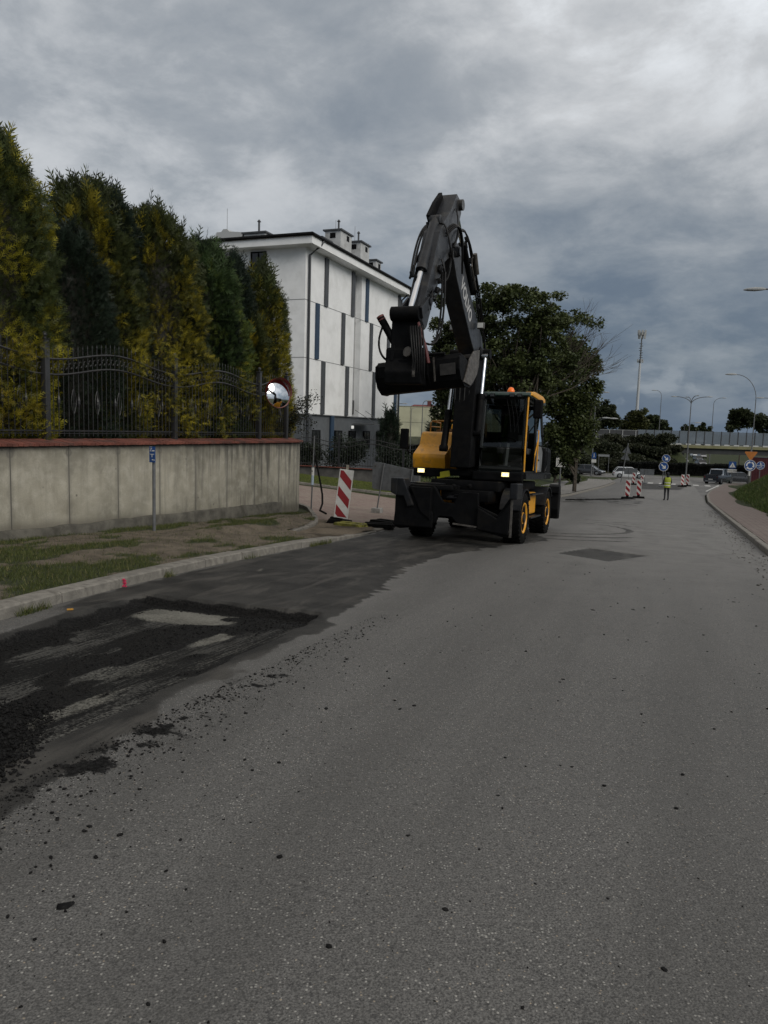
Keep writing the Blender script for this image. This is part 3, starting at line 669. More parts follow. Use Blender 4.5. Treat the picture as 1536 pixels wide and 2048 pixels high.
n = 8000; s = rng.uniform(.8, 7.2, n); t = -2.78 + np.abs(rng.normal(0, .30, n)) * np.interp(s, [1, 3, 7], [1.3, 1.1, .6]) * rng.choice([.6, 1, 2.2], n, p=[.55, .35, .10])
k = rng.random(n) < np.interp(s, [1, 2, 3.5, 5.5, 7.2], [1, 1, .7, .35, .1]); s, t = s[k], t[k]; sz = .0025 + .009 * rng.random(len(s)) ** 7
stones('asphalt_crumbs', 'black asphalt crumbs scattered along the edge of the dug-out strip', w3(s, t, road_z(s, t) + sz * .3), sz, CRUMB)
n = 420; s = 1.2 + 12 * rng.random(n) ** 1.3; t = rng.uniform(-2.2, 1.9, n); sz = .003 + .010 * rng.random(n) ** 5
stones('asphalt_crumbs', 'a few black crumbs dropped over the middle of the road', w3(s, t, road_z(s, t) + sz * .3), sz, CRUMB)
n = 15000; s = rng.uniform(1.0, 6.9, n); t = rng.uniform(-5.8, -3.05, n); lz = npsm(.50, .62, fbm(s * 1.1 + 3, t * 2.2)); hd = polydist(s, t, HOLE)
k = (rng.random(n) < np.maximum(lz, (hd < .3) * .8 * (t < -3.4))) & (hd > .03); s, t = s[k], t[k]; sz = .003 + .010 * rng.random(len(s)) ** 5
stones('loose_asphalt', 'loose broken black asphalt lying in the dug-out strip', w3(s, t, road_z(s, t) + sz * .3), sz, CRUMB, .8)
def heap_h(s, t): return .20 * np.exp(-(((s - 2.45) / .62) ** 2 + ((t + 3.62) / .58) ** 2)) + .05 * np.exp(-(((s - 1.9) / .5) ** 2 + ((t + 3.0) / .35) ** 2))
n = 16000; s = rng.normal(2.3, .65, n); t = rng.normal(-3.5, .5, n); k = heap_h(s, t) > .012; s, t = s[k], t[k]; sz = .004 + .011 * rng.random(len(s)) ** 3
stones('asphalt_heap', 'heap of loose black asphalt at the near end of the dug-out strip', w3(s, t, gv(s) - .02 + heap_h(s, t) * rng.uniform(.75, 1.0, len(s))), sz, CRUMB, .85)
struct(gridmesh('asphalt_heap_bed', np.arange(.2, 4.4, .06), np.arange(-5.2, -1.9, .06), lambda s, t: gv(s) - .045 + heap_h(s, t) * .96, CRUMB, keep=lambda s, t: heap_h(s, t) > .045))
n = 1500; s = rng.uniform(9, 40, n) ** 1.0; t = 1.9 - np.abs(rng.normal(0, .28, n)); sz = .005 + .02 * rng.random(n) ** 4
stones('gravel', 'grit and small stones swept against the right kerb', w3(s, t, road_z(s, t) + sz * .3), sz, mat('grey_grit', (.10, .095, .088), .9, 0, .4, 30), .7)
# flattened tar blots on the near road
n = 60; s = 1.5 + 10 * rng.random(n) ** 1.2; t = rng.uniform(-2.0, 1.8, n); sz = .008 + .022 * rng.random(n) ** 3
stones('tar_blots', 'flattened black blots of tar stuck to the road', w3(s, t, road_z(s, t) + .001), sz, CRUMB, .12)

# ================================================================= THE LEFT WALL, FENCE AND HEDGE
WT = -9.7                                            # face of the wall
ARC_C = (17.8, -12.7); ARC_R = 3.0
def wallpath(off=0.0, step=.25, s0=-4.0, tail=5.0):  # [(s,t, ns, nt)] along the wall, off = outward
    out = []
    for s in np.arange(s0, ARC_C[0], step): out.append((s, WT + off, 0, 1))
    for a in np.arange(0, math.pi / 2 + .001, step / ARC_R): out.append((ARC_C[0] + math.sin(a) * (ARC_R + off), ARC_C[1] + math.cos(a) * (ARC_R + off), math.sin(a), math.cos(a)))
    for k in np.arange(step, tail, step): out.append((ARC_C[0] + ARC_R + off, ARC_C[1] - k, 1, 0))
    return out
def wall_mat():
    m = bpy.data.materials.new('stained_concrete'); m.use_nodes = True; w = NT(m.node_tree); b = w.n['Principled BSDF']
    uv = w.node('ShaderNodeUVMap', uv_map='UVMap').outputs[0]; sep = w.node('ShaderNodeSeparateXYZ', ins={0: uv}); u, v = sep.outputs[0], sep.outputs[1]
    ju = w.math('ABSOLUTE', w.math('SUBTRACT', w.math('FRACT', w.math('DIVIDE', w.math('ADD', u, .32), 1.22)), .5)); # distance from the joint, joint at frac .5
    jd = w.math('MULTIPLY', ju, 1.22)
    uvw = w.vmath('ADD', uv, (3.3, 1.7, 0))
    big = w.noise(uvw, .8, 6, .6, .3); mid = w.noise(uvw, 4, 6, .65, .2); fn = w.noise(uvw, 40, 4, .7)
    c = w.mix(w.ramp(big, .32, .7), (.185, .175, .138), (.33, .31, .25))
    c = w.mix(w.ramp(mid, .4, .72, 0, .55), c, (.42, .40, .34))
    c = w.mix(w.ramp(fn, .35, .75, 0, .3), c, (.15, .145, .125))
    # water stains: dark runs down from the coping, stronger at the far end
    sv = w.node('ShaderNodeMapping', ins={'Vector': uv, 'Scale': (5.5, .35, 1)}).outputs[0]
    st_ = w.noise(sv, 1.0, 5, .7)
    far = w.ramp(u, 11.0, 16.0, .22, 1.0)
    low = w.ramp(v, .2, 1.2, .15, 1.0)
    run = w.math('MULTIPLY', w.ramp(w.math('ADD', st_, w.math('MULTIPLY', low, .14)), .50, .72), far)
    c = w.mix(w.math('MULTIPLY', run, .85), c, (.075, .072, .062)); c = w.mix(w.ramp(w.noise(w.node('ShaderNodeMapping', ins={'Vector': uv, 'Scale': (1.1, .55, 1), 'Location': (4, 2, 0)}).outputs[0], 1.0, 6, .7, .8), .54, .66, 0, .38), c, (.15, .135, .10))
    top = w.math('MULTIPLY', w.ramp(w.math('ADD', v, w.math('MULTIPLY', big, .35)), 1.12, 1.28), w.ramp(w.noise(uvw, 1.3, 4, .6), .45, .62))
    c = w.mix(w.math('MULTIPLY', top, .7), c, (.09, .087, .078))
    c = w.mix(w.ramp(jd, .018, .006), c, (.085, .08, .07))
    # dark blots round the tie holes beside each joint
    yy = w.math('SUBTRACT', v, 1.03); dd = w.math('SQRT', w.math('ADD', w.math('MULTIPLY', jd, jd), w.math('MULTIPLY', yy, yy)))
    ring = w.math('MULTIPLY', w.ramp(dd, .085, .055), w.ramp(dd, .02, .05, .5, 1))
    c = w.mix(w.math('MULTIPLY', ring, .6), c, (.09, .085, .075))
    halo = w.ramp(w.math('ADD', jd, w.math('MULTIPLY', w.math('SUBTRACT', mid, .5), .12)), .10, .01, 0, .4)
    c = w.mix(halo, c, (.13, .125, .108))
    vo = w.node('ShaderNodeTexVoronoi', ins={'Vector': uv, 'Scale': 3.2}); pit = w.ramp(vo.outputs['Distance'], .09, .04)
    c = w.mix(w.math('MULTIPLY', pit, .7), c, (.09, .085, .075))
    hg = w.math('ADD', v, w.math('MULTIPLY', u, .048)); c = w.mix(w.ramp(w.math('SUBTRACT', hg, w.math('MULTIPLY', mid, .25)), .30, .12, 0, .65), c, (.11, .10, .08))
    w.l.new(c, b.inputs['Base Color']); b.inputs['Roughness'].default_value = .88; b.inputs['Specular IOR Level'].default_value = .25
    h = w.math('ADD', w.math('MULTIPLY', mid, .5), w.math('ADD', w.math('MULTIPLY', fn, .3), w.ramp(jd, .0, .012, -1.2, 0)))
    h = w.math('SUBTRACT', h, w.math('MULTIPLY', pit, .8))
    bp = w.node('ShaderNodeBump', ins={'Height': h, 'Strength': .5, 'Distance': .02}); w.l.new(bp.outputs[0], b.inputs['Normal'])
    return m
WALLM = wall_mat()
wall = thing('retaining_wall', 'long stained concrete retaining wall with brick coping, curving away at its far end', 'wall', P(8, WT, 0))
wall_inv = Matrix.Translation(-P(8, WT, 0))
def wsheet(name, rows, m, uvs, parent=wall, inv=None):   # rows: list of lists of world points
    V = np.array([[tuple((inv or wall_inv) @ p) for p in r] for r in rows]); n, k = V.shape[:2]; I = np.arange(n * k).reshape(n, k)
    Fc = np.stack([I[:-1, :-1], I[1:, :-1], I[1:, 1:], I[:-1, 1:]], -1).reshape(-1, 4)
    return npmesh(name, V.reshape(-1, 3), Fc, m, parent, False, uv=np.array(uvs).reshape(-1, 2))
path = wallpath(0); rows = []; uvs = []
dlen = 0; last = None
for (s, t, ns, nt) in path:
    if last: dlen += math.hypot(s - last[0], t - last[1])
    last = (s, t); zb = g(s) - .25
    cols = [P(s, t, zb), P(s, t, g(s) + .3), P(s, t, 1.155), P(s - ns * .25, t - nt * .25, 1.155), P(s - ns * .25, t - nt * .25, zb)]
    rows.append(cols); uu = -4.0 + dlen
    uvs.append([(uu, -.5), (uu, .1), (uu, 1.155), (uu, 1.3), (uu, 2)])
# v measured as height: recompute from z so stains hang from the coping
uvs = [[(q[0], (c.z if i < 3 else 1.15) + .0) for i, (q, c) in enumerate(zip(u_, r_))] for u_, r_ in zip(uvs, rows)]
uvs = [[(a, (b if i != 0 else b)) for i, (a, b) in enumerate(r)] for r in uvs]
wsheet('wall_face', rows, WALLM, uvs)
# footing ledge, ragged top
FOOT = mat('rough_footing_concrete', (.085, .08, .066), .95, 0, .4, 3, .6, 25, dirt=(.04, .037, .028), dscale=2)
rows = []
for (s, t, ns, nt) in [p for p in wallpath(0, .12) if p[0] < 17.5 and p[3] > .9]:
    hgt = g(s) + np.interp(s, [4, 9, 13, 17], [.20, .25, .33, .42]) + .03 * (fbm(s * 3, 1) - .5) * 2
    o_ = .055 + .02 * (fbm(s * 5, 7) - .5)
    rows.append([P(s, t + o_ + .01, g(s) - .2), P(s, t + o_, hgt - .03), P(s, t + o_ - .03, hgt), P(s, t - .03, hgt + .012)])
wsheet('wall_footing', rows, FOOT, [[(0, 0)] * 4 for _ in rows])
# coping tiles
TERRA = mat('terracotta_coping', (.16, .052, .036), .8, 0, .38, 2.5, .3, 50, dirt=(.06, .040, .034), dscale=1.8)
b = MB(); pth = wallpath(0, .105, tail=2.4)
for i in range(len(pth) - 1):
    s, t, ns, nt = pth[i]; s2, t2, ns2, nt2 = pth[i + 1]
    dz = rnd.uniform(-.004, .004)
    vs = []
    for (a, c, na, nb, f) in ((s, t, ns, nt, .04), (s2, t2, ns2, nt2, -.04)):
        a2, c2 = a + (s2 - s) * f, c + (t2 - t) * f
        for off, zz in ((.085, 1.150), (.09, 1.192), (-.30, 1.258), (-.30, 1.15)):
            vs.append(b.bm.verts.new(wall_inv @ P(a2 + na * off, c2 + nb * off, zz + dz)))
    for k in range(4): b.bm.faces.new((vs[k], vs[(k + 1) % 4], vs[4 + (k + 1) % 4], vs[4 + k]))
    b.bm.faces.new(vs[:4]); b.bm.faces.new(vs[4:][::-1])
b.build('coping', TERRA, wall)
# mortar bed under and between the tiles
rows = [[P(s + ns * .07, t + nt * .07, 1.152), P(s + ns * .07, t + nt * .07, 1.184), P(s - ns * .29, t - nt * .29, 1.250), P(s - ns * .29, t - nt * .29, 1.152)] for (s, t, ns, nt) in wallpath(0, .2, tail=2.4)]
wsheet('mortar_bed', rows, mat('coping_mortar', (.09, .06, .05), .9, 0, .2, 9), [[(0, 0)] * 4 for _ in rows])
# raised garden soil behind
SOIL = ground_mat('garden_soil', (.03, .026, .018), (.055, .045, .03), (.04, .035, .02), .5, .5, 12)
gz = lambda s, t: 1.12 + .05 * fbm(s, t)
struct(gridmesh('garden_soil', np.arange(-6, 20.4, .4), np.arange(-30, -9.9, .4), gz, SOIL, keep=lambda s, t: (s < 17.8) | (t < -12.7) & (s < 20.5) | (np.hypot(s - 17.8, t + 12.7) < 2.75)))

# --- the wrought iron fence on the wall
IRON = mat('black_wrought_iron', (.022, .023, .025), .45, .2, .2, 10, dirt=(.045, .043, .040), dscale=6)
IRONP = mat('dark_grey_fence_post', (.040, .041, .043), .45, .2, .15, 4)
FT = -9.95
fence = thing('iron_fence', 'black wrought iron fence with wavy scroll band standing on the coping of the concrete wall', 'fence', P(8, FT, 1.24), ROADROT)
# local frame: x = t direction, y = s direction
posts_s = [2.85, 6.33, 9.82, 13.30, 16.75]
def fpanel(L, amp=.20, dens=.115):
    b = MB()
    wave = lambda y: amp * .5 * (1 - math.cos(2 * math.pi * y / L)) - .0
    top = lambda y: 1.36 + wave(y) ; lowr = lambda y: 1.10 + wave(y)
    ys = np.linspace(0.0, L, 25)
    for f, r in ((top, .021), (lowr, .019)):
        b.tube([(0, y, f(y)) for y in ys], r, 6)
    b.box((0, L / 2, .155), (.035, L, .028)); b.box((0, L / 2, .11), (.012, L, .012))
    n = int(L / dens)
    for i in range(1, n):
        y = i * L / n
        b.cyl((0, y, .06), (0, y, top(y) + (.14 if i % 1 == 0 else 0)), .0075, n=5)
        b.cyl((0, y, top(y) + .14), (0, y, top(y) + .20), .012, .001, n=5)
        if i % 4 == 2:                                # twist and basket
            b.lathe([(.008, -.16), (.012, -.10), (.030, -.03), (.030, .03), (.012, .10), (.008, .16)], Matrix.Translation((0, y, .66)), 6)
        if i % 5 == 0 :
            for sg in (-1, 1):
                pts = [(0, y + sg * (.012 + .045 * math.sin(a * math.pi)), .46 + .42 * a) for a in np.linspace(0, 1, 9)]
                b.tube(pts, .006, 4)
    for i in range(n):                                # scroll rings between the two top rails
        y = (i + .5) * L / n; zc = (top(y) + lowr(y)) / 2; pts = []
        for k in range(9):
            a = .6 + k / 8 * 2 * math.pi * .85; rr = .042 * (1 - .25 * k / 8)
            pts.append((0, y + rr * math.cos(a), zc + rr * 1.45 * math.sin(a)))
        b.tube(pts, .0065, 4)
    return b
pm = fpanel(3.37); p0 = pm.build('fence_panel', IRON, fence); p0.location = (0, posts_s[2] + .05 - 8, 0)
for k in (0, 1, 3):
    c = p0.copy(); COL.objects.link(c); c.parent = fence; c.location = (0, posts_s[k] + .05 - 8, 0)
b = MB(); b.box((0, 0, .82), (.105, .105, 1.72), bev=.006); b.box((0, 0, 1.685), (.13, .13, .02), bev=.004); b.box((0, 0, -.015), (.16, .16, .03))
b.lathe([(.03, 1.69), (.02, 1.71), (.045, 1.745), (.045, 1.765), (.02, 1.80), (0, 1.805)], n=12)
q0 = b.build('fence_post', IRONP, fence, 30); q0.location = (0, posts_s[0] - 8, 0)
for k in range(1, 5):
    c = q0.copy(); COL.objects.link(c); c.parent = fence; c.location = (0, posts_s[k] - 8, 0)
# panels that follow the curve of the wall
fa = [ (posts_s[4], FT) ]
for a in (.16, .75, 1.34):
    fa.append((ARC_C[0] + math.sin(a) * 2.75, ARC_C[1] + math.cos(a) * 2.75))
for (a, b2) in zip(fa, fa[1:]):
    L = math.hypot(b2[0] - a[0], b2[1] - a[1]) - .1
    o = fpanel(L, .12).build('fence_panel', IRON, fence); o.location = (a[1] - FT, a[0] - 8, 0); o.rotation_euler = (0, 0, -math.atan2(b2[1] - a[1], b2[0] - a[0]))
    c = q0.copy(); COL.objects.link(c); c.parent = fence; c.location = (b2[1] - FT, b2[0] - 8, 0)

# --- foliage
def leafmat(name, rough=.6, trans=.3):
    m = bpy.data.materials.new(name); m.use_nodes = True; w = NT(m.node_tree); b = w.n['Principled BSDF']
    a = w.node('ShaderNodeAttribute', attribute_name='tint').outputs['Color']
    oi = w.node('ShaderNodeObjectInfo').outputs['Random']
    hs = w.node('ShaderNodeHueSaturation', ins={'Hue': w.ramp(oi, 0, 1, .49, .51, False), 'Value': w.ramp(oi, 0, 1, .85, 1.12, False), 'Color': a})
    w.l.new(hs.outputs[0], b.inputs['Base Color']); b.inputs['Roughness'].default_value = rough; b.inputs['Specular IOR Level'].default_value = .25
    tr = w.node('ShaderNodeBsdfTranslucent', ins={'Color': hs.outputs[0]}); mx = w.node('ShaderNodeMixShader', ins={0: trans, 1: b.outputs[0], 2: tr.outputs[0]})
    w.l.new(mx.outputs[0], w.n['Material Output'].inputs[0]); return m
LEAF = leafmat('leaf_sprays', .55, .2); LEAFB = leafmat('broad_leaves', .5, .22)
BARK = mat('rough_bark', (.07, .058, .045), .95, 0, .4, 12, .8, 25)
def thuja_crown(name, H, Rr, n, c_in, c_out, c_tip, tipamt, seed, fuzz=1.0, lmp=.22, parent=None, blade=.15):
    r_ = np.random.default_rng(seed)
    h = r_.random(n) ** .9; th = r_.uniform(0, 2 * math.pi, n)
    prof = np.interp(h, [0, .08, .3, .6, .8, .90, .97, 1.0], [.86, .98, 1.0, .93, .78, .60, .34, .08])
    # vertical ribs and lumps
    lump = 1 + lmp * (np.array(fbm(th * 1.6 + seed, h * 5.5, 3)) * 2 - 1) + .12 * (vn(th * 4 + seed, h * 16) * 2 - 1)
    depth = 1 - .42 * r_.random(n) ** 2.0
    rr = Rr * prof * lump * depth
    pos = np.stack([rr * np.cos(th), rr * np.sin(th), h * H * (1 + .16 * (vn(th * 2.2 + seed, h * 0 + seed) - .6) * npsm(.5, 1, h))], -1)
    out = np.stack([np.cos(th), np.sin(th), np.full(n, .0)], -1)
    d = out * r_.uniform(.5, 1.1, (n, 1)) + np.array([0, 0, 1]) * r_.uniform(.1, 1.2, (n, 1)) + r_.normal(0, .42, (n, 3))
    topm = h > .93; d[topm] = d[topm] * .4 + np.array([0, 0, 1.3]) + r_.normal(0, .25, (topm.sum(), 3))
    d /= np.linalg.norm(d, axis=1)[:, None]
    side = np.cross(d, r_.normal(0, 1, (n, 3))); side /= np.linalg.norm(side, axis=1)[:, None]
    L = blade * fuzz * r_.uniform(.55, 1.35, n); L[topm] *= 1.5; wisp = (h > .80) & (r_.random(n) < .10); L[wisp] *= 1.9
    Vs = []; cs = []
    amt = tipamt * (.35 + .65 * (r_.random(n) < .72)) * npsm(.45, .62, .5 * fbm(th * 1.9 + seed * 3, h * 4.5 + seed, 3) + .5 * fbm(th * 4.5 + seed, h * 14 + seed, 2) + .22 * (.5 - h)) * npsm(.66, .9, depth)
    br = r_.uniform(.55, 1.35, n)
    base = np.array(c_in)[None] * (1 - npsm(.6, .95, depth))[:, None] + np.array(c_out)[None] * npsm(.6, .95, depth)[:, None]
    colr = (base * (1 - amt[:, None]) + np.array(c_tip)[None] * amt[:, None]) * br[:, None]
    for k, (ang, ln, st0) in enumerate(((0, 1.0, 0), (.8, .42, .12), (-.85, .42, .20), (.75, .38, .38), (-.8, .36, .47), (.7, .26, .64), (-.7, .24, .72))):
        dd = d * math.cos(ang) + side * math.sin(ang); p0_ = pos + d * (L * st0)[:, None]
        wv = np.cross(dd, np.cross(d, side)); wv /= np.linalg.norm(wv, axis=1)[:, None] + 1e-9
        w_ = (.034 * L)[:, None] * wv; mid_ = p0_ + dd * (L * ln * .45)[:, None]; tip = p0_ + dd * (L * ln)[:, None]
        Vs.append(np.stack([p0_, mid_ + w_, tip, mid_ - w_], 1))
    V = np.concatenate(Vs, 0).reshape(-1, 3); m_ = len(Vs) * n
    Fc = np.arange(4 * m_).reshape(-1, 4); A = np.repeat(np.concatenate([np.tile(colr, (len(Vs), 1)), np.ones((m_, 1))], 1), 4, 0)
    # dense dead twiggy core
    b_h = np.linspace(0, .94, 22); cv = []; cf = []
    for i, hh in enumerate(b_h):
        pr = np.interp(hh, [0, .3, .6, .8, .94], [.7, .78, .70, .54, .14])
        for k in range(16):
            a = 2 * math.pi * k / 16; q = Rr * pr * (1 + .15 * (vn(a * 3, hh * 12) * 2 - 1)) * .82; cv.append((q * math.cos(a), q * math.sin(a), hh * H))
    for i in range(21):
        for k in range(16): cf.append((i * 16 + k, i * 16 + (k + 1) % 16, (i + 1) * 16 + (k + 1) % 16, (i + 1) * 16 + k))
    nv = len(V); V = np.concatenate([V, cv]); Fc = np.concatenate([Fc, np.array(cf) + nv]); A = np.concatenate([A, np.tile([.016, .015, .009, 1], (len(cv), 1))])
    o = npmesh(name, V, Fc, LEAF, parent, attrs={'tint': A})
    return o
TR = {}
def trunk(parent, r, h, lean=0):
    b = MB(); b.tube([(0, 0, -.1), (0, 0, h * .4), (lean, 0, h)], [r, r * .8, r * .4], 8); return b.build('trunk', BARK, parent, 60)
def thuja(label, s, t, H, Rr, kind, seed, z=1.1, group='conifers of the hedge behind the iron fence', n=25000):
    o = thing('thuja_tree', label, 'tree', P(s, t, z), rnd.uniform(0, 6), group)
    if kind == 'y': thuja_crown('crown', H, Rr, n, (.016, .024, .009), (.046, .060, .019), (.27, .235, .020), 1.0, seed, 1.0, .26, o, .155)
    elif kind == 'g': thuja_crown('crown', H, Rr, n, (.012, .020, .009), (.034, .055, .018), (.13, .15, .025), .7, seed, 1.0, .24, o, .155)
    else: thuja_crown('crown', H, Rr, n, (.009, .014, .009), (.017, .028, .018), (.03, .045, .025), .6, seed, .9, .16, o, .135)
    trunk(o, .09, H * .7); return o
TR[1] = thuja('golden green thuja at the left edge of the picture, tall, behind the first fence panel', 9.65, -11.20, 5.05, 1.2, 'y', 1)
TR[2] = thuja('tall golden thuja, mostly outside the frame at the left end of the hedge', 7.90, -11.25, 5.5, .95, 'y', 2)
TR[3] = thuja('dark green thuja with dense needles, right of the tall square fence post', 11.40, -11.05, 3.9, .98, 'd', 3)
TR[4] = thuja('tall golden thuja with wispy open top, behind the dark low one', 12.40, -11.45, 4.95, 1.15, 'y', 4)
TR[5] = thuja('narrow dark spire behind the wispy golden thuja', 13.0, -11.35, 5.0, .8, 'd', 5)
TR[6] = thuja('broad golden thuja with upright twigs at its top, middle of the hedge', 14.30, -11.30, 5.0, 1.25, 'y', 6)
TR[7] = thuja('mid green thuja between the broad golden one and the dark spire', 16.25, -11.30, 4.7, 1.1, 'g', 7)
TR[8] = thuja('slim dark thuja just left of the last golden conifer', 17.60, -11.45, 4.75, .85, 'd', 8)
TR[9] = thuja('golden conical thuja at the right end of the hedge, next to the white building', 19.05, -11.45, 4.7, 1.0, 'y', 9)
TR[10] = thuja('dark low thuja filling the hedge behind the third fence post', 16.3, -10.85, 3.4, .6, 'd', 10)
TR[11] = thuja('low yellow tipped thuja behind the round mirror', 17.7, -10.9, 3.0, .62, 'y', 11)
TR[12] = thuja('dark thuja filling the gap behind the golden one at the picture edge', 10.6, -11.5, 4.6, .9, 'd', 13)
TR[14] = thuja('small dark thuja between two golden ones above the middle fence post', 14.9, -10.9, 3.5, .55, 'd', 12)

# long wisps of yellow foliage that poke through and hang over the fence
def sprayclump(tree, pts, c1, c2):
    Mi = (Matrix.Translation(tree.location) @ tree.rotation_euler.to_matrix().to_4x4()).inverted(); r_ = np.random.default_rng(len(pts) * 7 + 3)
    inv = np.zeros(3); Vs = []; Cs = []
    for (s, t, z, rad, n) in pts:
        p = np.array(P(s, t, z)) + r_.normal(0, rad, (n, 3)) * np.array([.8, .8, 1.1]); d = r_.normal(0, .6, (n, 3)) + np.array([.7, -.25, .25]); d /= np.linalg.norm(d, axis=1)[:, None]
        sd_ = np.cross(d, r_.normal(0, 1, (n, 3))); sd_ /= np.linalg.norm(sd_, axis=1)[:, None]; L = .13 * r_.uniform(.6, 1.3, n); q = r_.random((n, 1)) ** 1.5
        col = (np.array(c1) * (1 - q) + np.array(c2) * q)
        for ang, ln, s0_ in ((0, 1, 0), (.8, .45, .12), (-.8, .45, .2), (.75, .38, .42), (-.75, .36, .5), (.7, .25, .7)):
            dd = d * math.cos(ang) + sd_ * math.sin(ang); a = p + d * (L * s0_)[:, None]; wv = np.cross(dd, np.cross(d, sd_)) * (.032 * L)[:, None]
            m1 = a + dd * (L * ln * .45)[:, None]; Vs.append(np.stack([a, m1 + wv, a + dd * (L * ln)[:, None], m1 - wv], 1)); Cs.append(col)
    V = np.concatenate(Vs).reshape(-1, 3) + inv; C_ = np.concatenate(Cs)
    sp__ = npmesh('leaf_spray', V, np.arange(len(V)).reshape(-1, 4), LEAF, tree, attrs={'tint': np.repeat(np.concatenate([C_, np.ones((len(C_), 1))], 1), 4, 0)}); sp__.matrix_parent_inverse = Mi
    for (s, t, z, rad, n) in pts:
        b = MB(); b.tube([P(s, t - .6, z - .25), P(s, t, z)], [.012, .004], 5); b.build('twig', BARK, tree).matrix_parent_inverse = Mi
sprayclump(TR[6], [(13.0, -9.85, 2.9, .16, 240), (13.4, -9.82, 2.55, .14, 200), (12.1, -9.9, 2.7, .15, 200), (13.2, -9.85, 2.0, .13, 160), (12.3, -9.9, 1.9, .16, 170), (13.6, -9.85, 1.55, .14, 160)], (.05, .06, .015), (.36, .29, .02))
sprayclump(TR[1], [(9.25, -9.85, 2.6, .15, 200), (8.8, -9.85, 1.9, .18, 220), (9.4, -9.85, 1.7, .13, 150)], (.05, .06, .015), (.34, .28, .02))
sprayclump(TR[7], [(15.9, -9.9, 2.6, .16, 200), (16.3, -9.88, 2.0, .15, 180), (15.2, -9.9, 1.9, .16, 180), (15.0, -9.9, 1.5, .15, 150), (17.2, -9.95, 1.8, .14, 140)], (.04, .055, .015), (.30, .25, .02))

# ivy-like dark creeping shrub at the right end of the hedge
def leafcloud(cent, rad, n, size, seed, shell=.5):
    r_ = np.random.default_rng(seed); v = r_.normal(0, 1, (n, 3)); v /= np.linalg.norm(v, axis=1)[:, None]
    return np.array(cent) + v * np.array(rad) * (shell + (1 - shell) * r_.random((n, 1)) ** .6)
def leafmesh(name, pos, size, c1, c2, parent, seed=0, m=None, updir=.3):
    r_ = np.random.default_rng(seed); n = len(pos)
    a = r_.normal(0, 1, (n, 3)); a[:, 2] *= .6; a /= np.linalg.norm(a, axis=1)[:, None]
    nn = r_.normal(0, 1, (n, 3)) + np.array([0, 0, updir * 3]); b_ = np.cross(a, nn); b_ /= np.linalg.norm(b_, axis=1)[:, None] + 1e-9
    sz = size * r_.uniform(.55, 1.3, (n, 1))
    V = np.stack([pos - a * sz * .5, pos + b_ * sz * .42, pos + a * sz * .6, pos - b_ * sz * .42], 1).reshape(-1, 3)
    q = (r_.random((n, 1)) * .5 + .5 * vn(pos[:, 0] * 1.2, pos[:, 2] * 1.2 + pos[:, 1])[:, None]); c = np.array(c1) * (1 - q) + np.array(c2) * q
    return npmesh(name, V, np.arange(4 * n).reshape(-1, 4), m or LEAFB, parent, attrs={'tint': np.repeat(np.concatenate([c, np.ones((n, 1))], 1), 4, 0)})
sh = thing('wild_shrub', 'dark straggly shrub with thin arching twigs between the hedge end and the white building', 'shrub', P(19.3, -10.9, 1.15))
r_ = np.random.default_rng(5); pts = []; b = MB()
for k in range(34):
    a = r_.uniform(-.6, 2.2); L = r_.uniform(.9, 2.0); x0 = r_.uniform(-.2, .2); pr = Vector((x0, 0, 0)); d = Vector((math.cos(a) * .38, math.sin(a) * .38 - .25, 1)).normalized(); path_ = [pr.copy()]
    for j in range(8):
        pr = pr + d * L / 8; d = (d + Vector((.10 * math.cos(a), .10 * math.sin(a), -.10)) + Vector(r_.normal(0, .10, 3))).normalized(); path_.append(pr.copy())
        for q in range(16): pts.append(np.array(pr) + r_.normal(0, .075, 3))
    b.tube(path_, [.012 * (1 - i / 10) for i in range(9)], 4)
b.build('stem', BARK, sh); leafmesh('leaves', np.array(pts), .055, (.010, .014, .008), (.03, .04, .02), sh, 3)

# ================================================================= THE EXCAVATOR
ex = thing('wheeled_excavator', 'large wheeled excavator with raised dark boom, yellow side hood and lit work lamps', 'excavator')
al = math.atan(.048); X_ = -SV * math.cos(al) + Vector((0, 0, math.sin(al))); Y_ = TV; Z_ = X_.cross(Y_)
Mx = Matrix((X_, Y_, Z_)).transposed().to_4x4(); o0 = P(17.1, -4.13, g(17.1) + .012); ex.matrix_world = Matrix.Translation(o0) @ Mx
# undercarriage
b = MB(); b.box((-.3, 0, .95), (3.4, .75, .36), bev=.04); b.box((-.3, 0, 1.16), (1.5, 1.5, .16), bev=.03)
for x in (1.32, -1.75): b.box((x, 0, .56), (.34, 1.7, .26), bev=.05); b.cyl((x, 0, .56), (x + (.3 if x > 0 else -.3), 0, .56), .2, .14, 14)
b.cyl((-.1, 0, 1.2), (-.1, 0, 1.36), .62, n=32); b.box((-.25, 0, 1.20), (2.3, 1.9, .20), bev=.05); b.box((1.2, 0, 1.18), (1.2, 1.5, .22), bev=.05)
b.build('chassis', BLACKM, ex, 40)
for sd_ in (-1, 1):
    b = MB(); b.box((-.22, sd_ * .86, .80), (1.25, .42, .50), bev=.04); b.build('side_tool_box', YEL, ex)
for sd_ in (-1, 1):
    b = MB(); b.box((-.22, sd_ * 1.08, .50), (1.3, .26, .035), bev=.008)
    for x in (-.82, .38): b.box((x, sd_ * 1.0, .62), (.04, .05, .28))
    b.build('step', GREYM, ex); b = MB(); b.box((-.22, sd_ * 1.08, 1.02), (1.5, .30, .03), bev=.008); b.build('walkway', GREYM, ex)
